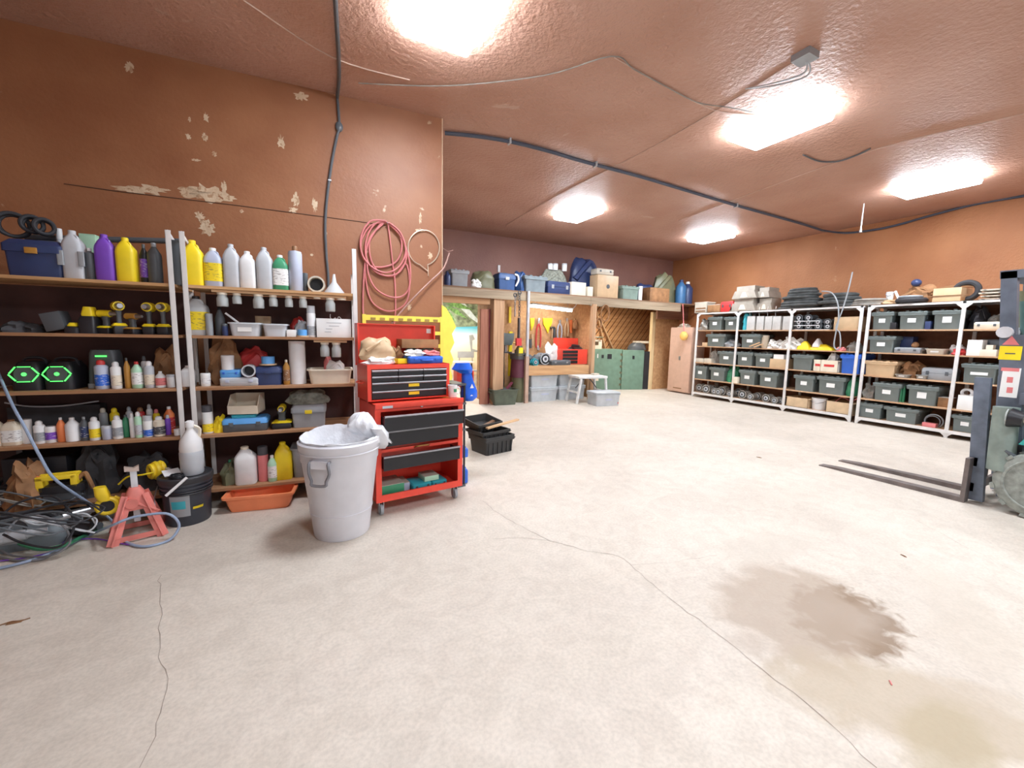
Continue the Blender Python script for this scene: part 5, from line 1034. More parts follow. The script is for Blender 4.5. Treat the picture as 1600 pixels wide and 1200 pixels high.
# olive bin on the floor
c0 = onz(800, 633); t = thing('olive_bin', 'dark olive open bin on the floor before the timber post', 'bin', (c0.x - .12, c0.y + .2, 0), -.08); mm = mat('olive_plastic', (.10, .12, .085), .6, var=.2); C['olivebin'] = mm; tray(t, .56, .33, .36, 'olivebin', rim=.02, flare=.84)
for s in (-1, 1): G().bx(s * .275, s * .31, -.08, .08, .25, .28).build('handle', mm, t)
G().heap(.4, .26, .08, (0, 0, .24), 5, .4).build('contents', C['darkcloth'], t)
tag(G().bar((0, 0, 0), (.25, .12, .20), .06, .03).build('maroon_bar', mat('maroon', (.2, .04, .07), .5), loc=(c0.x - .1, c0.y + .2, .24)), 'maroon bar sticking out of the olive bin', 'bar')
# steel post and workbench
px_ = BK.at(823, 1.4, 0).x
t = thing('pipe_post', 'grey painted pipe post at the front left corner of the workbench', 'post', (px_, 7.72, 0)); G().cyl((0, 0, 1.02), (0, 0, 2.4), .035, n=12).build('upper_pipe', C['galv'], t); G().bx(-.04, .04, -.03, .04, .0, 1.02).build('lower_post', mat('post_tan', (.48, .33, .25), .7), t)
t = thing('workbench', 'wooden workbench with a thick front board under the bright tube light', 'workbench', (px_ + .05, 7.75, 0)); bw_ = BK.at(919, .9, 0).x - px_ - .05; zb_ = BK.hit(870, 571, 0).z
G().bx(0, bw_, .0, .86, zb_ - .04, zb_).build('top', wd, t); G().bx(0, bw_, -.03, .0, zb_ - .21, zb_ - .005).build('front_board', wood('front_board_wood', (.50, .27, .12), (.66, .40, .20)), t)
for x in (.02, bw_ - .08): G().bx(x, x + .06, .78, .84, 0, zb_ - .04).build('leg', wdd, t)
x2 = BK.at(925, 1.2, 0).x
tag(G().bx(x2 - .05, x2 + .05, 7.70, 7.80, 0, 2.22).build('wood_post', wdz), 'light wooden post at the right end of the workbench', 'post')
# tube light
ta = BK.hit(829, 478, .35); tb = BK.hit(893, 486, .35); t = thing('tube_light', 'long bright tube light hanging over the workbench', 'tube light', (ta + tb) / 2); hv = (tb - ta) / 2
G().bar(-hv + Vector((0, 0, .05)), hv + Vector((0, 0, .05)), .16, .03).build('reflector', frame_m, t); G().cyl(-hv, hv, .022, n=12).build('tube', emitter('tube_emit', (1, .96, .88), TUBE_E * 2.2), t)
for s in (-1, 1): G().tube([hv * (.8 * s) + Vector((0, 0, .06)), hv * (.8 * s) + Vector((0, 0, 2.37 - ta.z + (.0 if s < 0 else .02)))], .004, 5, sm=0).build('hanger', C['steel'], t)
G().tube([hv + Vector((0, -.02, .04)), hv + Vector((.04, -.1, .12)), hv + Vector((.06, -.12, .20))], .008, 6).build('white_cord', C['white'], t)
# items on the bench back wall
WB = BK; wd_off = .86
def hang(nm, ct, lb, px, m, th=.03, d=.84, group=None, parent=None):
    pts = [WB.hit(x, y, d) for x, y in px]; o_ = pts[0].copy(); g = G(); g.prism([(p.x - o_.x, p.z - o_.z) for p in pts], -th / 2, th / 2); o = g.build(nm, m, parent, bev=.003, loc=o_ if parent is None else None)
    if parent is None: tag(o, lb, ct, group)
    return o
HT = 'hand tools hanging over the workbench'
def plier(px, py0, py1, w_, m, lb, d=.80):
    a_ = WB.hit(px, py0, d); b_ = WB.hit(px, py1, d); ww = w_ * .013; t = thing('bolt_cutter', lb, 'bolt cutter', a_, 0, HT); h_ = b_.z - a_.z
    G().bx(-ww * .4, ww * .4, -.015, .015, -.0, -.02 + h_ * .2).build('jaws', C['steel'], t, bev=.004)
    for s in (-1, 1): G().tube([(0, 0, h_ * .18), (s * ww * .7, 0, h_ * .35), (s * ww, 0, h_ * .7), (s * ww * .8, 0, h_)], .02, 7, sm=3).build('handle', C[m], t)
plier(842, 497, 543, 5, 'red', 'red-handled bolt cutter hanging left of the yellow board'); plier(875, 500, 528, 5, 'lavender', 'grey-blue bolt cutter hanging right of the yellow board'); plier(886, 497, 525, 4, 'tan', 'tan-handled cutter hanging next to the grey-blue one')
hang('yellow_board', 'board', 'bright yellow tool silhouette board under the tube light', ((848, 497), (863, 497), (862, 505), (858, 514), (856, 521), (853, 514), (849, 507)), C['yellow'], group=None)
hang('yellow_strip', 'strip', 'yellow strip hanging at the left on the bench wall', ((828, 497), (835, 497), (834, 507), (830, 517)), C['yellow'])
t = thing('hammer', 'hammer with a brown handle hanging under the yellow board', 'hammer', WB.hit(863, 512, .82), 0, HT); G().cyl((0, 0, -.26), (0, 0, 0), .018).build('handle', C['tan'], t); G().cyl((-.07, 0, 0), (.07, 0, 0), .025).build('head', C['darksteel'], t)
for k, (x, y0, y1, m, lb) in enumerate(((832, 522, 540, 'tan', 'small tan wooden handle hanging low at the left of the bench wall'), (841, 540, 547, 'silver', 'small silver square hanging below the red cutter'), (866, 512, 528, 'darkgrey', 'dark file hanging right of the hammer'), (892, 500, 520, 'orange', 'orange brown scraper hanging below the tube light end'), (897, 505, 530, 'brown', 'brown wooden paddle hanging near the gloves'), (888, 526, 534, 'brown', 'short brown stick angled above the red toolbox'), (829, 530, 544, 'darkgrey', 'dark trowel hanging at the left of the bench wall'))):
    hang('hand_tool', 'hand tool', lb, ((x - 2, y0), (x + 2, y0), (x + 1.4, y1), (x - 1.4, y1)), C[m], group=HT)
hang('blue_tarp', 'tarp', 'dark blue tarp hung behind the gloves at the bench right end', ((903, 475), (917, 475), (916, 484), (904, 486)), C['navy'], .05)
t = thing('work_gloves', 'dark blue work gloves hanging at the right of the bench wall', 'gloves', WB.hit(908, 502, .7)); G().skin([rr(.10, .05, -.26, .02), rr(.15, .07, -.12, .03), rr(.08, .04, .02, .02)]).skin([rr(.05, .04, -.05, .01, .1), rr(.05, .04, .03, .01, .1)]).build('glove', C['navy'], t)
t = thing('grey_jacket', 'grey work jacket hanging beside the blue gloves', 'jacket', WB.hit(917, 504, .65)); G().heap(.2, .12, .3, (0, 0, -.22), 9, .2).build('cloth', C['camo'], t); G().tube([(-.05, 0, .05), (0, 0, .1), (.05, 0, .05)], .01).build('strap', C['grey'], t)
t = thing('hanging_bag', 'small tan bag hanging left of the blue gloves', 'bag', WB.hit(899, 506, .7)); G().heap(.14, .1, .2, (0, 0, -.12), 10, .2).build('cloth', C['leather'], t); G().tube([(-.04, 0, .05), (0, 0, .12), (.04, 0, .05)], .008).build('strap', C['brown'], t)
# chains and bar hanging at the post
def chain(px, y0, y1, d, lb, m='darksteel', R_=.022):
    a_ = BK.hit(px, y0, d); b_ = BK.hit(px, y1, d); n = max(4, int((a_.z - b_.z) / (R_ * 2.6))); t = thing('hanging_chain', lb, 'chain', a_)
    g = G()
    for k in range(n): g.torus((0, 0, -k * (a_.z - b_.z) / n), R_, .007, 'x' if k % 2 else 'y', 12, 5, 1, 1.5)
    g.build('links', C[m], t)
    G().torus((0, 0, .04), .035, .012, 'y', 14, 6).build('hook', C['darksteel'], t)
chain(812, 460, 500, -.06, 'steel chain hanging from the beam just left of the pipe post'); chain(805, 464, 496, .0, 'thin chain hanging beside the steel chain', 'steel', .016)
a_ = BK.hit(811, 497, -.05); t = thing('pry_bar', 'long dark pry bar with red end hanging below the steel chain', 'bar', a_); G().bar((0, 0, 0), (0, 0, -.42), .07, .03).build('bar', C['darksteel'], t); G().bx(-.06, .06, -.03, .03, -.58, -.42).build('red_end', C['red'], t)
t = thing('yellow_sander', 'yellow-green tool hanging below the red end of the pry bar', 'power tool', BK.hit(812, 546, .05)); G().skin([rr(.12, .1, -.14, .03), rr(.16, .12, 0, .03), rr(.08, .08, .1, .03)]).build('casing', C['olive'], t); G().bx(-.05, .05, -.065, -.05, -.08, .04).build('yellow_panel', C['yellow'], t)
# things on the bench
zz = zb_
def ob(kind, x0, x1, yt, d, dp, nm, ct, lb, *a, **k): return put(BK, zz, kind, x0, x1, yt, d, dp, nm, ct, lb, *a, **k)
ob('lump', 828, 844, 557, .2, .25, 'grinder_parts', 'tool', 'dark grinder with white guard at the left of the bench top', 'darkgrey', 81, .5)
ob('motor', 843, 861, 553, .15, .3, 'bench_grinder', 'grinder', 'bench grinder with pale wheels in the middle of the bench top', 'grey'); ob('motor', 832, 842, 560, .05, .16, 'small_motor', 'motor', 'small teal motor at the front left of the bench top', 'teal')
ob('lump', 856, 874, 541, .45, .2, 'white_rag', 'rag', 'white crumpled rags piled behind the bench grinder', 'paper', 83, .5)
ob('case', 862, 892, 563, .03, .2, 'open_tray', 'tray', 'flat dark tray of tools at the front edge of the bench', 'darkgrey', 'steel', handle=False)
c, w_, h = BK.spot(878, 917, 546, zz, .25, .4); t = thing('red_toolbox', 'red toolbox with dark drawers and its lid open on the bench', 'toolbox', c)
G().bx(-w_ / 2, w_ / 2, -.2, .2, 0, h).build('body', redp, t, bev=.004); G().bx(-w_ / 2, w_ / 2, .19, .2, h, h * 1.75).build('lid', redp, t)
for k in range(4): G().bx(-w_ * .48, w_ * .1, -.212, -.198, h * (.06 + .23 * k), h * (.24 + .23 * k)).build('drawer', drw, t)
G().tube([(w_ * .1, -.05, h), (0, -.08, h * 1.25), (w_ * .3, -.05, h * 1.2)], .03, 7).build('tray_handle', C['black'], t)
ob('lump', 891, 911, 541, .42, .15, 'black_tool', 'power tool', 'black power tool lying in the open red toolbox', 'darkgrey', 85, .3, lift=h)
# grey totes under the bench
TG = 'pale grey totes under and before the workbench'
C['lt'] = mat('tote_pale', (.48, .51, .53), .45, var=.08)
def gt(x0, x1, z, h_, d, lb, dp=.5, turn=0):
    c, w_, h = BK.spot(x0, x1, 600, z, d, dp); t = thing('storage_tote', lb, 'tote', c, turn, TG)
    G().skin([rr(w_ * .90, dp * .9, 0, .03), rr(w_ * .95, dp * .95, h_ * .78, .03)]).build('body', C['lt'], t); G().skin([rr(w_, dp, h_ * .76, .03), rr(w_, dp, h_ * .84, .03), rr(w_ * .985, dp, h_ * .85, .03)]).build('rim', C['lt'], t); G().skin([rr(w_ * 1.0, dp, h_ * .87, .03), rr(w_ * 1.0, dp, h_ * .97, .03), rr(w_ * .95, dp * .94, h_, .03)]).build('lid', C['lt'], t)
    G().bx(-w_ * .12, w_ * .16, -dp * .475, -dp * .468, h_ * .45, h_ * .55).build('label', C['lavender'], t)
    for s in (-1, 1): G().bx(s * w_ * .455, s * w_ * .49, -dp * .3, dp * .3, h_ * .5, h_ * .7).build('handle', C['lt'], t)
    return t
gt(829, 872, 0, .33, .02, 'lower left pale tote under the workbench'); gt(829, 873, .335, .33, .02, 'upper left pale tote under the workbench'); gt(873, 915, 0, .33, .04, 'lower right pale tote under the workbench, behind the folding step bench'); gt(874, 916, .335, .33, .04, 'upper right pale tote under the workbench')
c0 = onz(949, 637); a_ = onz(931, 637); b_ = onz(980, 633)
t = thing('storage_tote', 'pale grey tote standing alone on the open floor before the folding step bench', 'tote', (5.85, 6.95, 0), -.12, TG)
h_ = .30; w_ = .62; dp = .42
G().skin([rr(w_ * .90, dp * .9, 0, .03), rr(w_ * .95, dp * .95, h_ * .78, .03)]).build('body', C['lt'], t); G().skin([rr(w_, dp, h_ * .76, .03), rr(w_, dp, h_ * .84, .03)]).build('rim', C['lt'], t); G().skin([rr(w_, dp, h_ * .87, .03), rr(w_, dp, h_ * .97, .03), rr(w_ * .95, dp * .94, h_, .03)]).build('lid', C['lt'], t); G().bx(-w_ * .1, w_ * .16, -dp * .475, -dp * .466, h_ * .4, h_ * .52).build('label', C['lavender'], t); G().prism([(w_ * .38, h_ * .15), (w_ * .43, h_ * .15), (w_ * .405, h_ * .28)], -dp * .475, -dp * .466).build('red_mark', C['red'], t)
# folding step bench (pale plastic)
t = thing('step_bench', 'pale folding work bench standing between the totes and the open floor', 'bench', (5.72, 7.42, 0), -.1); LTm = mat('bench_pale', (.66, .66, .64), .55); zt_ = .60
G().bx(-.32, .42, -.24, .24, zt_ - .05, zt_).build('top', LTm, t, bev=.008)
for x0, x1 in ((-.36, -.26), (.42, .36)):
    for y0 in (-.24, .22): G().bar((x0, y0, 0), (x1, y0, zt_ - .05), .05, .04).build('leg', LTm, t)
    G().bar((x0 * .95, -.22, .25), (x0 * .95, .22, .25), .03, .04).build('cross_bar', LTm, t)
G().tube([(-.26, 0, .32), (-.05, 0, .52), (.1, 0, .52), (.3, 0, .3)], .012, 6).build('brace', C['darksteel'], t)
tag(G().skin([rr(.16, .12, 0, .02), rr(.16, .12, .04, .02)]).build('small_box', C['beige'], loc=(5.98, 7.42, zt_)), 'small beige block lying on the pale folding bench', 'block')
# ---- diagonal board wall and the green cabinets
yd = 9.75; xa = BK.at(932, 1.4, yd - 7.75).x; xb2 = BK.at(1019, 1.4, yd - 7.75).x; zdt = 2.36
g = G(); struct('wall_diagonal_backing', G().bx(xa - .6, XR, yd + .03, yd + .08, 0, 2.5), mat('board_gap_dark', (.05, .02, .01), .8))
dm = wood('diagonal_board_wood', (.56, .26, .10), (.74, .40, .18), 'x', 2.0)
tD = thing('diagonal_boarding', 'orange brown wall boarding of diagonal planks behind the green cabinets', 'boarding', (xa, yd, 0)); wD = xb2 - xa + .1
s_ = math.tan(math.radians(50)); pw = .19
def clip_poly(poly, x0, x1, z0, z1):
    for ax_, lim, sg in ((0, x0, 1), (0, x1, -1), (1, z0, 1), (1, z1, -1)):
        out = []
        for i in range(len(poly)):
            p, q_ = poly[i], poly[(i + 1) % len(poly)]; pi, qi = sg * (p[ax_] - lim) >= 0, sg * (q_[ax_] - lim) >= 0
            if pi: out.append(p)
            if pi != qi:
                tt = (lim - p[ax_]) / (q_[ax_] - p[ax_]); out.append((p[0] + (q_[0] - p[0]) * tt, p[1] + (q_[1] - p[1]) * tt))
        poly = out
        if len(poly) < 3: return None
    return poly
k = -16
while k < 22:
    x0 = k * pw; po = clip_poly([(x0, 0), (x0 + pw * .80, 0), (x0 + pw * .80 + 3 / s_, 3), (x0 + 3 / s_, 3)], -.3, wD, 0, zdt)
    if po: G().prism(po, -.02, .0).build('plank', dm, tD)
    k += 1
xg = BK.at(1020, 1.2, .85).x
tag(G().bx(xg - .06, xg + .05, 8.60, 8.70, 0, 2.2).build('pale_post', wood('pale_post_wood', (.74, .54, .28), (.84, .66, .40), 'z')), 'pale new wooden post at the right edge of the diagonal boards', 'post')
GC = mat('cabinet_green', (.16, .27, .20), .5, var=.1)
gA = onz(1001, 607.5); gdir = Vector((-1, .30, 0)).normalized(); ga = math.atan2(-gdir.y, -gdir.x)
def greencab(off, w_, h_, lb, k, top=0):
    c0 = Vector((gA.x, gA.y + .1, 0)) + gdir * (off + w_ / 2); t = thing('green_cabinet', lb, 'cabinet', c0, ga, 'green metal cabinets'); d_ = .5
    G().bx(-w_ / 2, w_ / 2, -d_ / 2, d_ / 2, 0, h_).build('body', GC, t, bev=.01)
    for s in (-1, 1):
        if s == 1 and k == 1: continue
        g = G()
        for j in range(6): g.bx(s * w_ / 2 - .05, s * w_ / 2 + .0, -d_ / 2 - .004, -d_ / 2 + .01, h_ * (.1 + .15 * j), h_ * (.1 + .15 * j) + .06)
        g.build('edge_slots', C['olive'], t)
    G().bx(-.03, .03, -d_ / 2 - .012, -d_ / 2, h_ * .78, h_ * .86).build('latch', C['black'], t)
    return t, w_, h_, d_
t_, w_, h_, d_ = greencab(.0, .66, 1.12, 'narrower green metal cabinet on the right before the diagonal boards', 1)
G().bx(w_ / 2 - .001, w_ / 2 + .22, -d_ / 2 + .05, d_ / 2, 0, h_ * .97).build('side_rack', C['black'], t_)
t_, w_, h_, d_ = greencab(.68, 1.15, 1.14, 'wide green metal cabinet on the left before the diagonal boards', 0)
G().bx(-w_ * .22, -w_ * .08, -d_ / 2 - .004, -d_ / 2, h_ * .22, h_ * .28).build('sticker', C['cream'], t_); G().bx(-.16, -.13, -d_ / 2 - .004, -d_ / 2, h_ * .78, h_ * .88).build('white_mark', C['paper'], t_); G().bx(.14, .27, -d_ / 2 - .004, -d_ / 2, h_ * .76, h_ * .88).build('vent', C['black'], t_)
cc = Vector((gA.x, gA.y + .1, 0)) + gdir * 1.35
t = thing('cream_machine', 'cream coloured machine with openings standing on the wide green cabinet', 'machine', (cc.x, cc.y, 1.14), ga); G().bx(-.45, .1, -.15, .15, 0, .10).bx(-.45, -.25, -.15, .15, .1, .22).bx(.0, .1, -.15, .15, .1, .22).bx(-.45, .1, -.15, .15, .2, .25).build('body', C['cream'], t); G().torus((-.1, 0, .32), .25, .02, 'z', 24, 6).build('hose_ring', C['olive'], t)
cc = Vector((gA.x, gA.y + .1, 0)) + gdir * .1; t = thing('dark_hood', 'dark rounded hood lying on the right end of the green cabinets', 'hood', (cc.x, cc.y, 1.12), ga); G().heap(.55, .4, .22, seed=77, amp=.1).build('cover', C['darkgrey'], t); G().bx(-.1, .3, -.1, .1, .2, .26).build('cream_top', C['cream'], t)
# coiled hoses on the wooden post, leaning boards
for k, (px, py, R_, lb) in enumerate(((946, 489, .17, 'brown hose coil hanging on the beam right of the wooden post'), (936, 505, .11, 'smaller brown hose coil hanging next to the wooden post'))):
    c0 = BK.hit(px, py, -.04); t = thing('hose_coil', lb, 'hose coil', c0, 0)
    for j in range(3): G().torus((.01 * j, .02 * j, -.01 * j), R_ * (1 - .06 * j), .012, 'y', 26, 7, .75, 1.1).build('loop', C['leather'], t)
for k, (x0, y0, x1, y1) in enumerate(((930, 478, 945, 545), (938, 500, 955, 540))):
    a_ = BK.hit(x0, y0, 1.92); b_ = BK.hit(x1, y1, 1.90); b_ = a_ + (b_ - a_) * (a_.z / (a_.z - b_.z)); tag(G().bar((0, 0, 0), b_ - a_, .07, .03).build('leaning_lath', wdl, loc=a_), ['long pale lath leaning behind the hose coils', 'short pale lath leaning before the diagonal boards'][k], 'lath')
# ---- loft shelf things
pc('greydull', .20, .24, .26, rough=.6); pc('greendull', .22, .30, .26, rough=.6); pc('bluedull', .03, .08, .22, rough=.5); pc('bluejug', .04, .14, .30, rough=.4)
p = lambda *a, **k: put(BK, ZL, *a, **k)
p('tote', 704, 734, 420, .1, .4, 'storage_tote', 'tote', 'grey bin with a dark lid at the left end of the loft shelf', 'grey', None); p('bottle', 694, 704, 424, .1, 0, 'blue_jug', 'jug', 'dark blue jug behind the wall corner on the loft shelf', 'navy', 'navy')
p('lump', 738, 752, 438, .05, .1, 'white_rag', 'rag', 'small white rag on the front edge of the loft shelf', 'paper', 91, .6)
p('lump', 741, 777, 423, .12, .35, 'olive_bag', 'bag', 'olive canvas bag on the loft shelf left of the blue case', 'olive', 92, .2)
t = p('toolbox', 779, 806, 427, .1, .35, 'blue_case', 'case', 'blue tool case with a white curved handle on the loft shelf', 'bluedull', 'white')
c0 = BK.hit(806, 438, .1); tag(G().tube([(-.03, 0, .12), (.04, 0, .1), (.06, 0, 0), (.0, 0, -.12)], .02, 8).build('white_hose', C['white'], loc=c0), 'white curved hose at the right of the blue tool case', 'hose')
p('lump', 807, 827, 424, .15, .35, 'blue_tarp', 'tarp', 'folded blue tarp between the blue case and the grey tote', 'bluedull', 93, .2)
p('tote', 819, 856, 430, .05, .45, 'storage_tote', 'tote', 'grey-green tote on the loft shelf over the pipe post', 'greydull', None)
p('case', 856, 893, 440, .1, .4, 'flat_case', 'case', 'low grey case under the large grey bag on the loft shelf', 'navy', 'grey', handle=False)
p('lump', 852, 892, 421, .15, .4, 'grey_bag', 'bag', 'large grey bag with small jars on it on the loft shelf', 'camo', 94, .15, lift=.06)
zq_ = BK.hit(868, 421, .3).z
for k, (x0, x1) in enumerate(((856, 863), (864, 871), (878, 885))): put(BK, zq_ - .01, 'tub', x0, x1, 412, .3, 0, 'small_jar', 'jar', ['left one of the small white jars on the large grey bag', 'middle one of the small white jars on the large grey bag', 'right one of the small white jars on the large grey bag'][k], 'white', 'silver', group='small jars on the loft shelf')
p('lump', 895, 940, 403, .4, .4, 'navy_pack', 'pack', 'large dark navy pack at the back of the loft shelf', 'navy', 89, .12)
p('carton', 893, 915, 441, .03, .25, 'white_box', 'box', 'white box on the loft shelf over the tube light end', 'cream'); p('carton', 918, 926, 448, .03, .12, 'small_box', 'box', 'small cream box right of the white box on the loft shelf', 'cream')
t = p('carton', 933, 965, 430, .05, .3, 'wooden_crate', 'crate', 'light wooden crate with a round dark mark on the loft shelf', 'tan')
G().cyl((0, -.152, .26), (0, -.156, .26), .05, n=16).build('round_mark', C['darkgrey'], t)
put(BK, BK.hit(949, 430, .1).z + .002, 'case', 933, 959, 420, .08, .25, 'grey_case', 'case', 'flat grey case lying on the light wooden crate', 'beige', handle=False)
p('tote', 971, 1000, 446, .05, .35, 'storage_tote', 'tote', 'small pale green tote on the loft shelf right of the wooden crate', 'greendull', None); p('carton', 998, 1003, 447, .05, .03, 'foam_sheet', 'sheet', 'thin white panel standing beside the small pale green tote', 'white')
p('lump', 1000, 1030, 444, .35, .4, 'dark_bundle', 'bundle', 'dark blue bundle at the back of the loft shelf', 'navy', 96, .2)
p('carton', 1015, 1045, 450, .08, .35, 'brown_box', 'box', 'reddish brown box on the right half of the loft shelf', 'leather'); p('lump', 1027, 1060, 428, .2, .4, 'olive_pack', 'pack', 'tall olive pack behind the reddish brown box', 'olive', 97, .2)
p('bottle', 1057, 1068, 437, .05, 0, 'blue_jug', 'jug', 'left one of two blue jugs near the right end of the loft shelf', 'bluejug', 'navy'); p('bottle', 1067, 1078, 440, .08, 0, 'blue_jug', 'jug', 'right one of two blue jugs near the right end of the loft shelf', 'navy', 'white')
# small white fittings on the back wall
for k, (x, y) in enumerate(((779, 420), (1023, 393))): tag(G().bx(-.03, .03, -.03, 0, -.08, .08).build('wall_socket', C['white'], loc=BK.hit(x, y, 1.2)), ['small white socket on the far wall over the loft shelf', 'small white socket high on the far wall right of the second far lamp'][k], 'socket')
# ---- pink locker
lk = mat('locker_pink', (.62, .40, .30), .5, var=.06); y0 = 7.40; y1 = 8.12
t = thing('metal_locker', 'tall pinkish beige metal locker with a yellow gourd hanging on it', 'locker', (9.1, (y0 + y1) / 2, 0), -math.pi / 2); hl = 1.77; wl_ = y1 - y0
G().bx(-wl_ / 2, wl_ / 2, .01, .5, .03, hl).build('body', lk, t, bev=.006)
G().bx(-wl_ / 2 + .01, wl_ / 2 - .01, -.01, .01, .05, hl - .02).build('door', lk, t, bev=.004); G().bx(-.02, .03, -.025, -.01, .9, 1.0).build('handle', C['steel'], t); G().bx(-.15, .12, -.013, -.009, .12, .15).build('vent', C['brown'], t)
c0 = RS.hit(1071, 525, .08); t = thing('yellow_gourd', 'yellow round float hanging on a cord before the pink locker', 'float', c0 - Vector((.06, 0, 0))); G().sph((0, 0, 0), .12, (.6, 1, 1)).build('float', C['orange'] if 0 else mat('float_yellow', (.88, .52, .14), .5), t); G().tube([(0, 0, .1), (0, .04, .35), (.0, .10, 2.37 - c0.z)], .012, 6).build('cord', C['pink'], t)
t = thing('white_bundle', 'pale crumpled bundle lying on top of the pink locker', 'bundle', (9.3, 7.85, 1.77)); lump(t, .3, .10, .3, 'beige', 98, .4)
# ============================================================= RIGHT WALL STEEL SHELVING
T1, T2, T3, T4, T5, TT = 1.69, 1.295, .885, .465, .125, 2.12
RX = 8.95; RD = .62
wshf = wood('plank_shelf', (.45, .26, .14), (.62, .40, .24), 'x')
wf = mat('shelf_frame_white', (.72, .70, .68), .45, var=.08)
def rack(y0, y1, posts, lb):
    t = thing('steel_shelving', lb, 'shelving', (RX, y0, 0), -math.pi / 2); W_ = y0 - y1     # local x runs toward the camera
    for z in (T1, T2, T3, T4, T5): G().bx(.02, W_ - .02, .01, RD, z - .022, z).build('shelf', wshf, t)
    for x in posts:
        for y in (0, RD - .04):
            g = G().bx(x - .022, x + .022, y, y + .03, .0, TT - .01); g.build('upright', wf, t, bev=.003)
        G().bx(x - .018, x + .018, 0, RD, TT - .035, TT - .01).build('side_rail', wf, t)
        for s in (-1, 1):
            if (s < 0 and x < .1) or (s > 0 and x > W_ - .1): continue
            for zc, sg in ((TT - .035, -1), (T5 - .02, -1)): G().prism([(x, zc), (x + s * .10, zc), (x, zc + sg * .10)], .003, .012).build('gusset', wf, t)
    for y in (0, RD - .03): G().bx(0, W_, y, y + .028, TT - .04, TT).build('top_rail', wf, t)
    G().bx(0, W_, -.004, .024, T5 - .05, T5 - .0).build('bottom_rail', wf, t)
    G().bx(0, W_, 0, RD, TT - .008, TT).build('top_panel', wshf, t)
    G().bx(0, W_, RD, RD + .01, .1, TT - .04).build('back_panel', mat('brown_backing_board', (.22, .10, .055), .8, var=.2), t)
    return t
rack(7.19, 3.73, (.02, 1.10, 2.26, 3.44), 'three-bay white steel shelving between the pink locker and the second rack')
rack(3.66, -.05, (.02, 1.19, 2.36, 3.69), 'white steel shelving running behind the forklift mast')
def q(z): return lambda *a, **k: put(RS, z, *a, **k)
r1, r2, r3, r4, r5, rt = q(T1), q(T2), q(T3), q(T4), q(T5), q(TT)
GT = 'dark grey totes on the steel shelving'
def T(f, x0, x1, yt, lb, d=.02, lab='paper', **k): return f('tote', x0, x1, yt, d, .55, 'storage_tote', 'tote', lb, 'totegrey', lab, group=GT, **k)
# end bay beside the locker
r1('lump', 1090, 1103, 500, .05, .3, 'grey_parts', 'parts', 'grey rubble of parts at the locker end of the top tier', 'dirtygrey', 101, .5)
T(r1, 1104, 1127, 494, 'left tote on the top tier of the bay beside the locker'); T(r1, 1129, 1152, 494, 'right tote on the top tier of the bay beside the locker')
r2('carton', 1097, 1104, 535, .03, .1, 'wood_block', 'block', 'small wood block left of the second-tier tote beside the locker', 'tan'); T(r2, 1101, 1132, 521, 'only tote on the second tier of the bay beside the locker')
r2('lump', 1127, 1149, 532, .1, .3, 'grey_parts', 'parts', 'pile of grey parts right of the second-tier tote beside the locker', 'grey', 102, .5)
r3('carton', 1087, 1099, 560, .03, .2, 'flat_box', 'box', 'low grey box at the far left of the third tier', 'beige'); r3('carton', 1100, 1111, 560, .03, .2, 'flat_box', 'box', 'second low grey box from the left of the third tier', 'beige'); r3('lump', 1107, 1119, 549, .12, .2, 'pipe_fitting', 'fitting', 'pinkish pipe fittings left of the third-tier tote', 'dirtygrey', 103, .5)
T(r3, 1119, 1147, 548, 'only tote on the third tier of the bay beside the locker')
T(r4, 1082, 1103, 571, 'left tote on the fourth tier of the bay beside the locker'); T(r4, 1106, 1132, 573, 'right tote on the fourth tier of the bay beside the locker', lx_=-.05)
r4('lump', 1131, 1147, 574, .1, .35, 'dark_bag', 'bag', 'dark green bag beside the fourth-tier totes near the locker', 'green', 104, .3)
mots = [(1086, 1098, 606, .12), (1096, 1109, 601, .04), (1107, 1120, 597, .22), (1110, 1120, 608, .02), (1120, 1134, 602, .08), (1116, 1127, 612, .0), (1134, 1144, 608, .04), (1146, 1160, 605, .25), (1152, 1166, 611, .06), (1166, 1177, 615, .02), (1176, 1189, 612, .2), (1189, 1203, 617, .05), (1203, 1215, 622, .02), (1214, 1224, 620, .12)]
pos_ = ['farthest left', 'second from the left', 'raised third from the left, at the back', 'small front one below the third', 'largest one in the middle of the end bay', 'small one before the largest', 'one just left of the second upright', 'dark one just right of the second upright', 'front one right of the second upright', 'small round one in the middle of the second bay', 'back one in the middle of the second bay', 'big front one in the second bay', 'pale flanged one near the third upright', 'last one touching the third upright']
for k, (x0, x1, yt, d) in enumerate(mots): r5('motor', x0, x1, yt + 1, d, .24, 'flanged_valve', 'valve', 'grey flanged valve, ' + pos_[k], group='flanged valves on the bottom tier')
# second bay
pc('boxgrey', .55, .54, .52, rough=.6)
r1('lump', 1157, 1167, 489, .05, .25, 'teal_bundle', 'bundle', 'teal bundle beside the second upright on the top tier', 'teal', 105, .2)
for k, (x0, x1) in enumerate(((1166, 1178), (1181, 1192), (1194, 1205), (1206, 1218), (1222, 1235))):
    t = r1('carton', x0, x1, 494, .04, .15, 'ballast_box', 'box', ['first', 'second', 'third', 'fourth', 'last, set slightly apart,'][k] + ' upright white box from the left in the second bay', 'boxgrey', group='upright white boxes on the top tier')
    if k < 4: tag(G().tube([(0, 0, 0), (.01, .02, .12), (-.01, 0, .2)], .006, 5).build('lead_wire', C['white'], loc=RS.hit((x0 + x1) / 2, 494, .1)), ['first', 'second', 'third', 'fourth'][k] + ' white lead rising from an upright box on the top tier', 'wire')
T(r2, 1154, 1186, 521, 'only tote on the second tier of the second bay', lx_=.0)
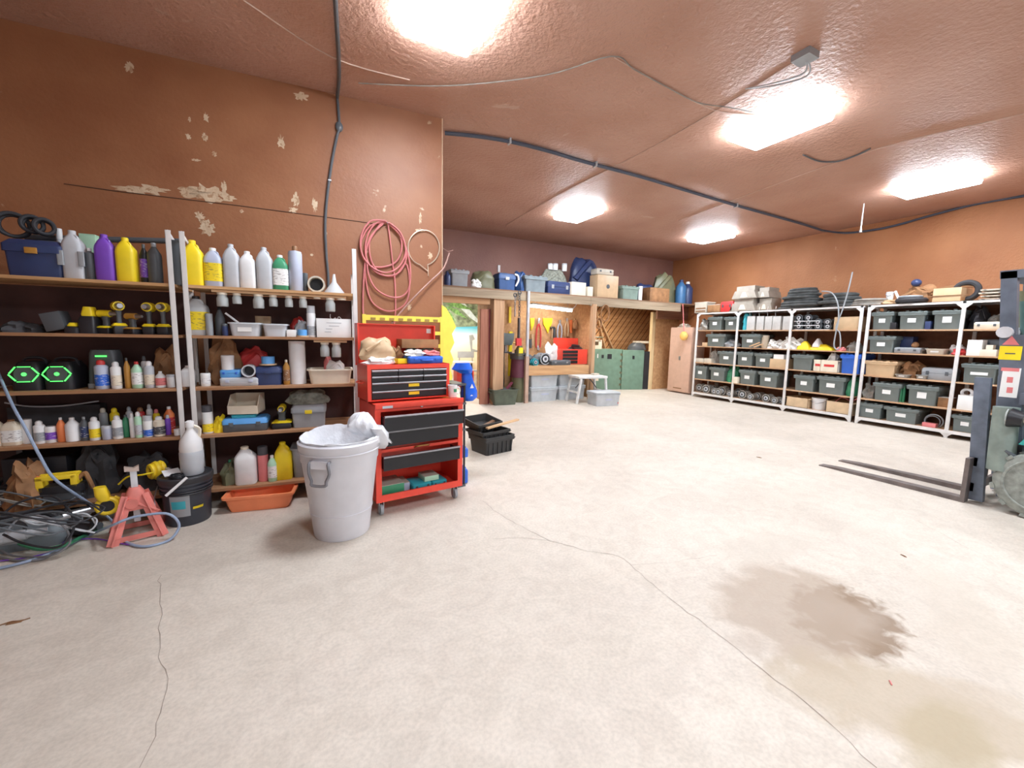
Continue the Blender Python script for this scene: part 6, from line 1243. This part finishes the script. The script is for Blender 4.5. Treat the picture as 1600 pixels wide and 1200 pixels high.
for k, (x0, y0, x1, y1) in enumerate(((1171, 542, 1187, 536), (1178, 543, 1192, 538))):
    a_ = RS.hit(x0, y0, -.02); b_ = RS.hit(x1, y1, -.0); tag(G().bar((0, 0, 0), b_ - a_, .03, .02).build('wood_lath', wdl, loc=a_ + Vector((0, 0, .01))), ['left', 'right'][k] + ' short wood lath lying before the second-bay tote', 'lath')
r2('tub', 1189, 1200, 524, .12, 0, 'white_roll', 'roll', 'standing white roll on the second tier of the second bay', 'cream', 'cream')
r2('lump', 1195, 1216, 533, .05, .3, 'white_fittings', 'fittings', 'heap of white plastic fittings right of the standing roll', 'whitefoam', 106, .6); r2('lump', 1214, 1236, 530, .08, .3, 'white_fittings', 'fittings', 'heap of white plastic fittings next to the third upright', 'whitefoam', 107, .6)
T(r3, 1148, 1175, 549, 'left tote on the third tier of the second bay'); T(r3, 1176, 1204, 551, 'right tote on the third tier of the second bay'); r3('lump', 1186, 1203, 549, .2, .2, 'grey_rag', 'rag', 'grey rag lying on the right third-tier tote of the second bay', 'grey', 108, .3, lift=.27)
r3('carton', 1202, 1228, 561, .03, .4, 'cardboard_box', 'box', 'tan cardboard box on the third tier of the second bay', 'tan'); put(RS, T3 + .15, 'carton', 1208, 1224, 554, .05, .25, 'white_box', 'box', 'flat white box on the tan cardboard box of the third tier', 'paper')
r4('carton', 1144, 1152, 589, -.01, .1, 'small_box', 'box', 'small cream box at the second upright on the fourth tier', 'cream'); T(r4, 1152, 1179, 577, 'left tote on the fourth tier of the second bay', lx_=.0); T(r4, 1182, 1214, 580, 'right tote on the fourth tier of the second bay')
# third bay
for k in range(4):
    for r_ in range(3 if k < 2 else 2):
        t = put(RS, T1 + r_ * .085, 'motor', 1241 + 15 * k, 1254 + 15 * k, 515 - 6.0 * (r_ + 1), .05, .3, 'canister', 'canister', 'dark canister in the top-tier stack, %s column, %s row' % (['leftmost', 'second from left', 'third from left', 'rightmost'][k], ['bottom', 'middle', 'upper'][r_]), 'darkgrey', group='stacked canisters on the top tier')
for r_ in range(3): tag(G().bx(-.02, 1.0 * (.62 if r_ else .86) * .72, 0, .3, -.004, .008).build('white_divider', C['white'], loc=(RX + .03, RS.at(1240, T1).y, T1 + .085 * r_ + (.0 if r_ else .001)), rz=-math.pi / 2), ['lowest', 'middle', 'upper'][r_] + ' white divider sheet between the stacked canisters', 'divider')
r1('carton', 1302, 1341, 495, .03, .4, 'tan_box', 'box', 'tan box at the right of the top tier of the third bay', 'tan')
r2('lump', 1226, 1248, 531, .05, .3, 'white_fittings', 'fittings', 'heap of white plastic fittings right of the third upright', 'whitefoam', 109, .6)
def cone(x0, x1, yt, z, d, lb, m):
    c, w_, h = RS.spot(x0, x1, yt, z, d, .0, True); t = thing('yellow_cover', lb, 'cover', c, RS.a); G().skin([rr(w_, .2, 0, .03), rr(w_ * .95, .19, h * .3, .03), rr(w_ * .25, .06, h, .03)]).build('cover', C[m], t)
cone(1248, 1267, 533, T2, .15, 'small yellow pyramid cover on the second tier of the third bay', 'yellow'); cone(1267, 1304, 538, T2, .2, 'long yellow cover on the second tier of the third bay', 'yellow'); cone(1272, 1283, 529, T2 + .06, .2, 'small white cone on the long yellow cover', 'white')
t = thing('grey_cable', 'grey cable drooping from the top of the shelving over three tiers', 'cable'); G().tube([RS.hit(x, y, -.03) for x, y in ((1284, 455), (1300, 458), (1309, 475), (1310, 500), (1306, 520), (1303, 540), (1308, 546), (1313, 540), (1312, 520), (1306, 512), (1316, 485), (1325, 455), (1332, 425))], .012, 6).build('cable_run', C['grey'], t)
r2('lump', 1304, 1317, 543, .03, .15, 'pink_pouch', 'pouch', 'small pink pouch by the end of the drooping cable', 'pink', 110, .4); r2('lump', 1318, 1339, 535, .1, .3, 'grey_bundle', 'bundle', 'grey brown bundle at the right of the second tier of the third bay', 'dirtygrey', 111, .4)
T(r3, 1234, 1269, 553, 'unlabelled dark tote on the third tier of the third bay', lab=None)
t = r3('opencarton', 1270, 1283, 562, .03, .3, 'open_box', 'box', 'narrow open white box with red tape left of the wide one', 'cream', 'red'); t = r3('opencarton', 1281, 1308, 563, .02, .35, 'open_box', 'box', 'wide open white box with red tape beside the blue tote', 'cream', 'red')
r3('lump', 1288, 1306, 553, .12, .2, 'white_bundle', 'bundle', 'white bundle rising out of the wide open box', 'whitefoam', 112, .4, lift=.1)
T(r3, 1309, 1343, 552, 'bright blue tote on the third tier of the third bay', lab=None); bl2 = bpy.data.objects
r4t = T(r4, 1237, 1271, 585, 'left tote on the fourth tier of the third bay'); T(r4, 1273, 1319, 587, 'right wider tote on the fourth tier of the third bay'); r4('lump', 1318, 1333, 592, .1, .35, 'dark_bag', 'bag', 'dark green bag right of the wide fourth-tier tote of the third bay', 'green', 113, .3)
r5('opencarton', 1228, 1261, 621, .03, .4, 'tan_carton', 'carton', 'tan open carton left of the white bucket on the bottom tier'); r5('bucket', 1262, 1285, 622, .05, .28, 'white_bucket', 'bucket', 'white bucket on the bottom tier between two tan cartons'); r5('opencarton', 1290, 1327, 628, .03, .4, 'tan_carton', 'carton', 'tan open carton right of the white bucket, with wires sticking out')
tag(G().tube([(0, 0, 0), (0, -.1, .1), (0, -.25, .06), (0, -.35, .12)], .008, 5).build('wire_bits', C['pink'], loc=RS.hit(1305, 628, .15)), 'pinkish wires sticking out of the right tan carton', 'wire')
# fourth bay (second rack)
T(r1, 1358, 1394, 486, 'left tote on the top tier of the fourth bay, beside the rack joint'); T(r1, 1399, 1446, 485, 'middle tote on the top tier of the fourth bay'); T(r1, 1452, 1503, 483, 'right tote on the top tier of the fourth bay', labh=.3)
r1('carton', 1390, 1399, 504, .03, .1, 'small_dark_box', 'box', 'small dark box between the left and middle top totes of the fourth bay', 'black'); r1('carton', 1444, 1453, 502, .03, .1, 'small_blue_box', 'box', 'small dark blue box between the middle and right top totes of the fourth bay', 'navy')
T(r2, 1352, 1397, 524, 'only tote on the second tier of the fourth bay'); r2('case', 1396, 1437, 543, .05, .35, 'grey_case', 'case', 'flat grey case right of the second-tier tote of the fourth bay', 'grey', handle=False); r2('carton', 1402, 1424, 526, .3, .2, 'navy_box', 'box', 'dark blue box behind the flat grey case', 'navy')
c0 = RS.hit(1430, 539, .15); tag(G().sph((0, 0, 0), .05).build('brown_ball', C['leather'], loc=c0), 'brown ball on the flat grey case of the second tier', 'ball')
r2('tray', 1445, 1474, 545, .04, .3, 'metal_tray', 'tray', 'beige metal tray with a white label on the second tier of the fourth bay', 'beige', 'paper'); r2('lump', 1485, 1505, 546, .06, .2, 'red_bundle', 'bundle', 'dark red bundle by the fifth upright on the second tier', 'red', 114, .4); r2('lump', 1478, 1502, 541, .2, .2, 'white_bundle', 'bundle', 'white loose papers behind the dark red bundle', 'paper', 115, .5)
T(r3, 1345, 1400, 563, 'cream tote on the third tier of the fourth bay', lab=None)
r3('lump', 1400, 1436, 568, .15, .3, 'rusty_parts', 'parts', 'rusty brown parts heaped right of the cream tote', 'leather', 116, .5); r3('tray', 1398, 1418, 585, .02, .15, 'label_tray', 'tray', 'small tray with white label before the rusty parts', 'dirtygrey', 'paper'); r3('tray', 1430, 1446, 586, .02, .15, 'label_tray', 'tray', 'second small tray with white label, right of the first', 'dirtygrey', 'paper')
r3('case', 1438, 1488, 575, .08, .3, 'long_grey_case', 'case', 'long dark grey case on the third tier of the fourth bay', 'grey', handle=False)
r4('lump', 1345, 1362, 603, .1, .3, 'grey_parts', 'parts', 'grey round parts left of the fourth-tier totes of the fourth bay', 'dirtygrey', 117, .5)
T(r4, 1360, 1406, 597, 'left tote on the fourth tier of the fourth bay'); T(r4, 1412, 1464, 601, 'right tote on the fourth tier of the fourth bay', labh=.3); r4('bottle', 1403, 1408, 601, .1, 0, 'green_bottle', 'bottle', 'green bottle left one of the pair between the fourth-tier totes', 'green', 'green'); r4('bottle', 1408, 1413, 602, .12, 0, 'green_bottle', 'bottle', 'green bottle right one of the pair between the fourth-tier totes', 'green', 'green')
r4('carton', 1464, 1485, 621, .1, .2, 'small_box', 'box', 'small white-topped box at the right of the fourth tier of the fourth bay', 'leather', top='paper')
T(r5, 1336, 1377, 629, 'left tote on the bottom tier of the fourth bay'); T(r5, 1377, 1434, 636, 'right tote on the bottom tier of the fourth bay'); r5('carton', 1440, 1461, 661, .03, .1, 'red_box', 'box', 'small red box with a wire loop on the bottom tier', 'pink')
c0 = RS.hit(1458, 666, .15); tag(G().torus((0, 0, .09), .11, .01, 'x', 22, 6).torus((0.02, .02, .08), .09, .008, 'x', 22, 6).build('wire_loop', C['grey'], loc=(c0.x, c0.y, T5)), 'grey wire loop standing behind the small red box', 'wire')
# fifth bay, partly behind the forklift
r1('lump', 1507, 1536, 481, .1, .35, 'black_bag', 'bag', 'black bag on the top tier left of the forklift mast', 'black', 118, .3); r1('lump', 1534, 1566, 492, .25, .3, 'brown_sheets', 'sheets', 'brown sheets leaning beside the black bag', 'dirtygrey', 119, .2); r1('case', 1520, 1562, 503, .04, .25, 'white_boards', 'boards', 'stack of white boards before the brown sheets', 'cream', handle=False)
r2('carton', 1509, 1532, 531, .04, .2, 'white_box', 'box', 'plain white box on the second tier left of the forklift mast', 'paper'); r2('carton', 1530, 1556, 546, .03, .25, 'white_device', 'device', 'low white device with two dark knobs by the forklift mast', 'cream'); put(RS, T2 + .1, 'carton', 1540, 1551, 539, .05, .12, 'white_knob_box', 'box', 'small cream box on the low white device', 'cream'); r2('case', 1526, 1580, 530, .3, .25, 'dark_console', 'console', 'dark console behind the plain white box', 'darkgrey', handle=False)
T(r3, 1497, 1558, 567, 'tote with a wide white label on the third tier left of the forklift mast', labw=.45, labh=.14)
r4('carton', 1494, 1524, 618, .04, .25, 'white_box', 'box', 'white box on the fourth tier just left of the forklift mast', 'paper'); c0 = RS.hit(1511, 614, .15)
t = thing('tape_roll', 'white tape roll lying open side out on the white box', 'roll', c0, 0); G().torus((0, 0, 0), .055, .02, 'x', 22, 8).build('ring', C['white'], t)
T(r5, 1482, 1528, 648, 'tote on the bottom tier left of the forklift carriage'); T(r1, 1575, 1640, 480, 'tote on the top tier right of the forklift mast'); T(r3, 1575, 1640, 560, 'tote on the third tier behind the forklift mast', lab=None)
# things on top of the racks
t = rt('opencarton', 1085, 1104, 472, .05, .3, 'slatted_crate', 'crate', 'small slatted crate at the locker end on top of the racks', 'beige')
G().bx(-.14, .14, -.156, -.15, .03, .06).bx(-.14, .14, -.156, -.15, .10, .13).build('slat', C['brown'], t)
rt('carton', 1105, 1124, 476, .03, .3, 'brown_box', 'box', 'brown box with a white top on top of the racks', 'leather', top='paper'); rt('case', 1125, 1144, 471, .05, .3, 'red_box', 'case', 'dark red case on top of the racks', 'red', handle=False)
def lamp_housing(x0, x1, yt, yb, z, lb, d=.05, dp=.45):
    c, w_, h = RS.spot(x0, x1, yt, z, d, dp); t = thing('lamp_housing', lb, 'lamp housing', c, RS.a, 'beige lamp housings on top of the racks'); m_ = mat('lamp_housing_metal', (.36, .32, .27), .5, var=.1)
    G().prism([(-w_ / 2, 0), (w_ / 2, 0), (w_ * .38, h * .62), (-w_ * .38, h * .62)], -dp / 2, dp / 2).build('reflector', m_, t); G().bx(-w_ * .36, w_ * .36, -dp * .4, dp * .4, h * .62, h).build('gear_box', m_, t)
    G().prism([(-w_ * .14, h * .1), (w_ * .14, h * .1), (w_ * .06, h * .5), (-w_ * .06, h * .5)], -dp / 2 - .006, -dp / 2).build('end_plate', C['cream'], t); return h
lamp_housing(1139, 1180, 466, 488, TT, 'lower left beige lamp housing on top of the racks'); zu = RS.hit(1160, 467, .1).z + .003
lamp_housing(1143, 1182, 447, 466, zu, 'upper left beige lamp housing, stacked on the lower left one'); lamp_housing(1180, 1206, 466, 487, TT, 'lower right beige lamp housing on top of the racks', .15); lamp_housing(1181, 1202, 449, 466, zu, 'upper right beige lamp housing, stacked on the lower right one', .15)
pc('coilgrey', .07, .075, .075, rough=.8, var=.4)
def coilpile(x0, x1, yt, n, lb, seed, d=.3, m='coilgrey'):
    c, w_, h = RS.spot(x0, x1, yt, TT, d - .25, .5); t = thing('cable_coil', lb, 'cable coil', c, RS.a, 'coiled cables on top of the racks'); rd = random.Random(seed)
    for k in range(n):
        f = 1 - .5 * (k / n) ** 1.2 * (1 if n > 5 else .4); G().torus((rd.uniform(-.04, .04), rd.uniform(-.03, .03), h * (k + .4) / n), w_ / 2 * f * .95, max(.018, h / n * .55), 'z', 26, 7, 1, min(1, .5 / w_)).build('loop', C[m], t, bev=0)
    G().heap(w_ * .6, .25, h * .9, seed=seed).build('core', C['darkcloth'], t)
coilpile(1208, 1277, 449, 8, 'tallest coil pile, dark grey, on top of the racks right of the lamp housings', 1); coilpile(1272, 1330, 457, 4, 'flat dark coil pile in the middle of the rack tops', 2); coilpile(1322, 1378, 466, 3, 'lowest flat coil before the white bucket on the rack tops', 3, m='dirtygrey')
rt('lump', 1370, 1408, 468, .15, .3, 'straw_bundle', 'bundle', 'straw coloured bundle under the small white bucket', 'tan', 121, .4); put(RS, TT + .08, 'bucket', 1381, 1393, 456, .3, .12, 'small_pail', 'pail', 'small white pail on the straw bundle on the rack tops')
a_ = RS.hit(1399, 455, .1); b_ = RS.hit(1407, 474, .05); tag(G().bar((0, 0, 0), b_ - a_, .03, .02).build('white_stick', C['white'], loc=a_), 'white stick leaning right of the small pail', 'stick')
c0 = RS.hit(1424, 470, .15); t = thing('rubber_ring', 'black rubber ring lying on the rack tops before the brown bundle', 'ring', (c0.x, c0.y, TT + .05), 0); G().torus((0, 0, 0), .16, .045, 'z', 26, 8).build('ring', C['rubber'], t); G().torus((0, .02, .06), .14, .02, 'z', 26, 8).build('upper_ring', C['grey'], t)
rt('lump', 1405, 1456, 448, .3, .3, 'brown_bundle', 'bundle', 'brown bundle behind the black rubber ring', 'leather', 122, .4); c0 = RS.hit(1432, 442, .35); tag(G().sph((0, 0, 0), .07, (1, 1, .9)).build('dark_ball', C['navy'], loc=c0 + Vector((0, 0, 0))), 'dark ball on top of the brown bundle', 'ball')
t = rt('carton', 1456, 1500, 450, .08, .45, 'burlap_box', 'box', 'large tan burlap wrapped box on the rack tops', 'tan'); G().tube([(-.26, -.1, .16), (-.2, 0, .22), (0, 0, .25), (.25, 0, .22), (.36, .0, .1)], .02, 7).build('binding', C['brown'], t); G().bx(-.24, .24, -.236, -.226, .09, .10).build('seam', C['brown'], t)
c0 = RS.hit(1509, 462, .3); t = thing('old_tyre', 'black tyre leaning behind the burlap wrapped box', 'tyre', (c0.x, c0.y, TT + .17), 0); G().torus((0, 0, 0), .13, .04, 'x', 24, 8).build('tread', C['rubber'], t)
for k in range(4): put(RS, TT + .045 * k, 'case', 1528 + (k % 2) * 3, 1572, 469 - 5 * k - 3, .05 + .01 * k, .4, 'flat_board', 'board', ['bottom', 'second', 'third', 'top'][k] + ' board of the flat grey stack left of the forklift mast', 'beige', handle=False, group='stacked boards on the rack tops').scale = (1, 1, 1)
# ============================================================= CEILING CABLES
t = thing('ceiling_cable', 'thick dark cable running across the whole ceiling to the right wall', 'cable')
G().tube([onz(x, y, CZ - .03) for x, y in ((695, 208), (745, 213), (800, 222), (860, 237), (910, 252), (1000, 276), (1070, 297), (1140, 318), (1200, 335), (1250, 349))] + [onz(1285, 360, CZ - .05)], .022, 8).build('cable_run', mat('cable_blueblack', (.06, .07, .10), .6), t)
for x, y in ((796, 221), (930, 257), (1150, 321)): G().box(onz(x, y, CZ - .03), (.02, .07, .06)).build('clip', C['silver'], t)
t = thing('ceiling_cable', 'dark cable along the joint between the ceiling and the right wall', 'cable'); RW = Plane((XR - .03, 5), math.radians(-90))
G().tube([onz(1285, 360, CZ - .05)] + [RW.hit(x, y) for x, y in ((1320, 364), (1360, 360), (1400, 352), (1450, 338), (1520, 320), (1600, 306), (1660, 296))], .02, 8).build('cable_run', MC[('cable_blueblack',)], t)
t = thing('junction_box', 'metal junction box with hanging leads on the ceiling near the top right lamp', 'junction box', onz(1258, 88, CZ - .02)); G().bx(-.07, .07, -.07, .07, -.03, .02).build('box', C['grey'], t)
for k in (0, 1): G().tube([(.03 + .03 * k, 0, -.02), (.08 + .06 * k, .05, -.08), (.06 + .05 * k, .3, -.04), (.0, .5, .0)], .007, 6).build('lead', C['silver'], t)
a_ = onz(1350, 318, CZ); t = thing('pull_cord', 'white pull cord hanging from the ceiling near the right lamp', 'cord', a_); G().cyl((0, 0, 0), (-.01, 0, -.42), .010, n=6).build('cord', C['white'], t); G().cyl((-.01, 0, -.46), (-.01, 0, -.42), .018, n=8).build('knob', C['white'], t)
t = thing('ceiling_wire', 'thin dark wire curving over the ceiling beside the middle right lamp', 'wire'); G().tube([onz(x, y, CZ - .015) for x, y in ((1255, 242), (1280, 252), (1310, 252), (1340, 242), (1360, 232))], .009, 6).build('wire_run', C['darkgrey'], t)
t = thing('ceiling_wire', 'thin dark wire crossing the ceiling above the open floor', 'wire'); G().tube([onz(x, y, CZ - .015) for x, y in ((560, 130), (700, 134), (850, 118), (955, 88), (990, 108), (1040, 135), (1090, 160), (1140, 168), (1190, 178))], .005, 6).build('wire_run', C['dirtygrey'], t)
# ============================================================= FORKLIFT (its left side toward the camera, forks pointing to the far end)
MS = mat('mast_steel', (.13, .15, .19), .5, metal=.35, var=.25, scale=6); FKm = mat('fork_steel', (.20, .17, .16), .5, metal=.5, var=.25); TEAL = mat('forklift_teal', (.05, .45, .42), .35, var=.06)
TY = mat('tyre_rubber', (.27, .29, .26), .85, var=.3, scale=20)
F0 = Vector((5.92, 0, 0)); t = thing('forklift', 'forklift with teal body cut by the right frame edge, forks lowered on the floor', 'forklift', F0)
Y1 = 1.34
for x in (-.46, -.02):
    o = G().skin([[Vector((x + a, y, z)) for a, z in ((-.05, .0), (.05, .0), (.05, h_), (-.05, h_))] for y, h_ in ((Y1, .045), (Y1 + .5, .04), (Y1 + 1.0, .025), (Y1 + 1.17, .010))]).build('fork', FKm, t)
    G().bx(x - .05, x + .05, Y1 - .03, Y1, 0, .42).build('shank', FKm, o)
G().bx(-.40, .30, Y1 - .05, Y1 - .02, .10, .18).bx(-.40, .30, Y1 - .05, Y1 - .02, .34, .42).build('carriage', FKm, t)
def tilted(x0, x1, ya, yb, z0, z1, k): return G().skin([[Vector((x, y + k * z, z)) for x, y in ((x0, ya), (x1, ya), (x1, yb), (x0, yb))] for z in (z0, z1)])
for x in (-.37, .25):
    tilted(x - .03, x + .03, Y1 - .12, Y1 - .02, .02, 1.16, .06).build('inner_rail', mat('rail_blue_grey', (.15, .18, .23), .5, metal=.3, var=.25), t)
    o = tilted(x - .0, x + .07, Y1 - .29, Y1 - .195, .10, 2.10, .09).build('outer_mast', MS, t); tilted(x + .001, x + .05, Y1 - .34, Y1 - .28, .30, 1.55, .09).build('mast_plate', MS, o)
tilted(-.37, .32, Y1 - .33, Y1 - .19, 2.04, 2.11, .09).build('mast_top_bar', MS, t); G().bx(-.42, .30, Y1 - .34, Y1 - .24, .95, 1.05).build('cross_member', MS, t)
G().cyl((-.41, Y1 - .09, 1.57), (.30, Y1 - .09, 1.57), .05, n=14).build('round_bar', C['galv'], t)
G().cyl((-.05, Y1 - .28, .2), (-.05, Y1 - .10, 1.95), .045, n=14).build('lift_cylinder', C['olive'], t); G().cyl((-.18, Y1 - .30, .3), (-.18, Y1 - .13, 1.85), .03, n=12).build('lift_chain', mat('hose_green', (.08, .16, .15), .5), t)
m0 = Vector((-.431, Y1 - .30, 0))
def plate(y0, y1, z0, z1, m, nm, par=t, x=-.3715): k_ = .03 + .09 * (z0 + z1) / 2; return G().bx(x, x + .002, y0 + k_, y1 + k_, z0, z1).build(nm, m, par)
# stickers on the mast side
st = plate(Y1 - .355, Y1 - .225, 1.33, 1.45, C['yellow'], 'warning_sticker'); plate(Y1 - .32, Y1 - .26, 1.38, 1.39, C['ink'], 'sticker_mark', st, -.3722)
G().prism([(Y1 - .18, 1.46), (Y1 - .08, 1.46), (Y1 - .13, 1.54)], -.3722, -.3700, 'x').build('red_triangle', C['pink'], t)
st = plate(Y1 - .345, Y1 - .24, 1.00, 1.26, C['paper'], 'instruction_sticker'); plate(Y1 - .345, Y1 - .24, 1.23, 1.26, C['pink'], 'red_header', st, -.3722)
for z_ in (1.04, 1.13): plate(Y1 - .31, Y1 - .275, z_, z_ + .05, C['pink'], 'red_figure', st, -.3722)
# tilt cylinder drum, lamp, body
G().cyl((-.44, Y1 - .20, .36), (-.44, Y1 - .18, .92), .085, .08, n=20).build('side_drum', mat('drum_grey_green', (.22, .27, .24), .5, var=.2), t)
o = G().cyl((-.50, Y1 - .22, .84), (-.50, Y1 - .30, .83), .085, .06, 18).build('head_lamp', C['black'], t); G().cyl((-.50, Y1 - .215, .84), (-.50, Y1 - .205, .84), .075, n=18).build('lens', C['glass'], o)
G().cyl((-.49, Y1 - .29, .83), (-.42, Y1 - .75, .76), .022, n=10).build('lamp_arm', C['cream'], t)
def wheel(x, y, r, w_):
    g = G(); n = 24
    g.skin([[Vector((xx, y + q_ * math.cos(6.2832 * i / 32), r + q_ * math.sin(6.2832 * i / 32))) for i in range(32)] for xx, q_ in ((x - w_ / 2, r * .62), (x - w_ / 2, r * .86), (x - w_ * .42, r * .95), (x + w_ * .42, r * .95), (x + w_ / 2, r * .86), (x + w_ / 2, r * .62))])
    for i in range(n):
        a_ = 6.2832 * i / n; c_ = Vector((x - (w_ * .22 if i % 2 else -w_ * .22), y + r * .955 * math.cos(a_), r + r * .955 * math.sin(a_)))
        m_ = Matrix.Translation(c_) @ Matrix.Rotation(a_, 4, 'X') @ Matrix.Diagonal((w_ * .56, r * .09, r * .15, 1)); bmesh.ops.create_cube(g.b, size=1, matrix=m_)
    o = g.build('tyre', TY, t)
    sx_ = -1 if x < 0 else 1
    G().torus((x + sx_ * w_ * .5, y, r), r * .74, r * .035, 'x', 30, 6).build('sidewall_rib', TY, o)
    G().skin([[Vector((xx, y + q_ * math.cos(6.2832 * i / 28), r + q_ * math.sin(6.2832 * i / 28))) for i in range(28)] for xx, q_ in ((x - sx_ * w_ * .3, r * .62), (x + sx_ * w_ * .46, r * .60), (x + sx_ * w_ * .30, r * .48), (x + sx_ * w_ * .28, r * .28), (x + sx_ * w_ * .40, r * .24), (x + sx_ * w_ * .40, r * .02))]).build('wheel_rim', mat('rim_dust', (.42, .42, .38), .8, var=.15), o)
    for i in range(6):
        a_ = 6.2832 * i / 6; G().cyl((x + sx_ * w_ * .28, y + r * .38 * math.cos(a_), r + r * .38 * math.sin(a_)), (x + sx_ * w_ * .36, y + r * .38 * math.cos(a_), r + r * .38 * math.sin(a_)), r * .05, n=6).build('wheel_nut', C['steel'], o)
wheel(-.42, .885, .295, .19); wheel(.42, .885, .295, .19); wheel(-.38, -.55, .22, .15); wheel(.38, -.55, .22, .15)
G().bx(-.5, .5, .72, .80, .26, .32).build('axle', C['darksteel'], t)
G().prism([(.48, .62), (.72, .62), (.78, .80), (.60, .95), (.35, .88), (.2, .62), (-.9, .5), (-.95, 1.05), (-.3, 1.1), (-.2, .4), (.1, .32), (.40, .35)][::1], -.44, .44, 'x').build('body', TEAL, t, bev=.01)
G().prism([(-.95, .18), (.42, .22), (.42, .34), (-.2, .50), (-.95, .50)], -.36, .36, 'x').build('chassis', MS, t)
G().prism([(-.98, .30), (-.75, .30), (-.72, 1.08), (-.98, 1.0)], -.46, .46, 'x').build('counterweight', MS, t, bev=.02)
G().skin([rr(.42, .45, 1.10, .08, 0, -.35), rr(.44, .46, 1.20, .08, 0, -.35)]).build('seat', C['black'], t); G().skin([[Vector((x_, -.60 + y_, z_)) for x_, y_ in ((-.2, 0), (.2, 0), (.2, .08), (-.2, .08))] for z_ in (1.2, 1.65)]).build('seat_back', C['black'], t, bev=.02)
for x in (-.42, .42): G().tube([(x, .70, .9), (x, .60, 1.4), (x * .95, .35, 2.08), (x * .95, -.6, 2.10), (x, -.85, 1.05)], .03, 8, sm=3).build('guard_post', MS, t)
for k in range(5): G().bx(-.40, .40, .28 - .2 * k, .32 - .2 * k, 2.06, 2.10).build('guard_bar', MS, t)
G().torus((0, .38, 1.28), .17, .015, 'z', 24, 8).build('steering_wheel', C['black'], t); G().cyl((0, .42, .9), (0, .38, 1.28), .025).build('steering_column', C['black'], t)
G().tube([(-.5, Y1 - .22, .55), (-.47, Y1 - .30, .50), (-.38, Y1 - .5, .50)], .02, 8).build('hydraulic_hose', C['darkgrey'], t)
G().prism([(.70, .60), (1.05, .62), (.98, .76), (.70, .86)], -.50, -.30, 'x').build('fender', TEAL, t, bev=.008)
# lone debris on the floor
for k, (x, y, s, m, lb, nm) in enumerate(((23, 973, .05, 'brown', 'small dark dry leaf on the floor near the left frame edge', 'leaf'), (1392, 1068, .012, 'pink', 'small pink chip on the stained floor at the lower right', 'chip'), (1412, 869, .018, 'brown', 'tiny dark chip on the floor before the forklift forks', 'chip'), (1186, 715, .03, 'leather', 'small brown scrap on the open floor before the shelving', 'scrap'))):
    p_ = onz(x, y); t = thing('floor_' + nm, lb, nm, p_, .6 * k); G().tube([(-s, 0, .003), (-s * .3, s * .15, .006), (s * .4, 0, .004), (s, s * .2, .003)], .003, 5).build('stem', C[m], t); G().box((0, 0, .002), (s * 1.1, s * .4, .003)).build('blade', C[m], t, bev=.0005)
# recolour the two totes that are not grey
for o in list(bpy.data.objects):
    l = o.get('label', '')
    if l.startswith('bright blue tote') or l.startswith('cream tote'):
        for c in o.children: c.data.materials[0] = C['blue'] if 'blue' in l else C['tan']
        o['group'] = 'coloured totes'
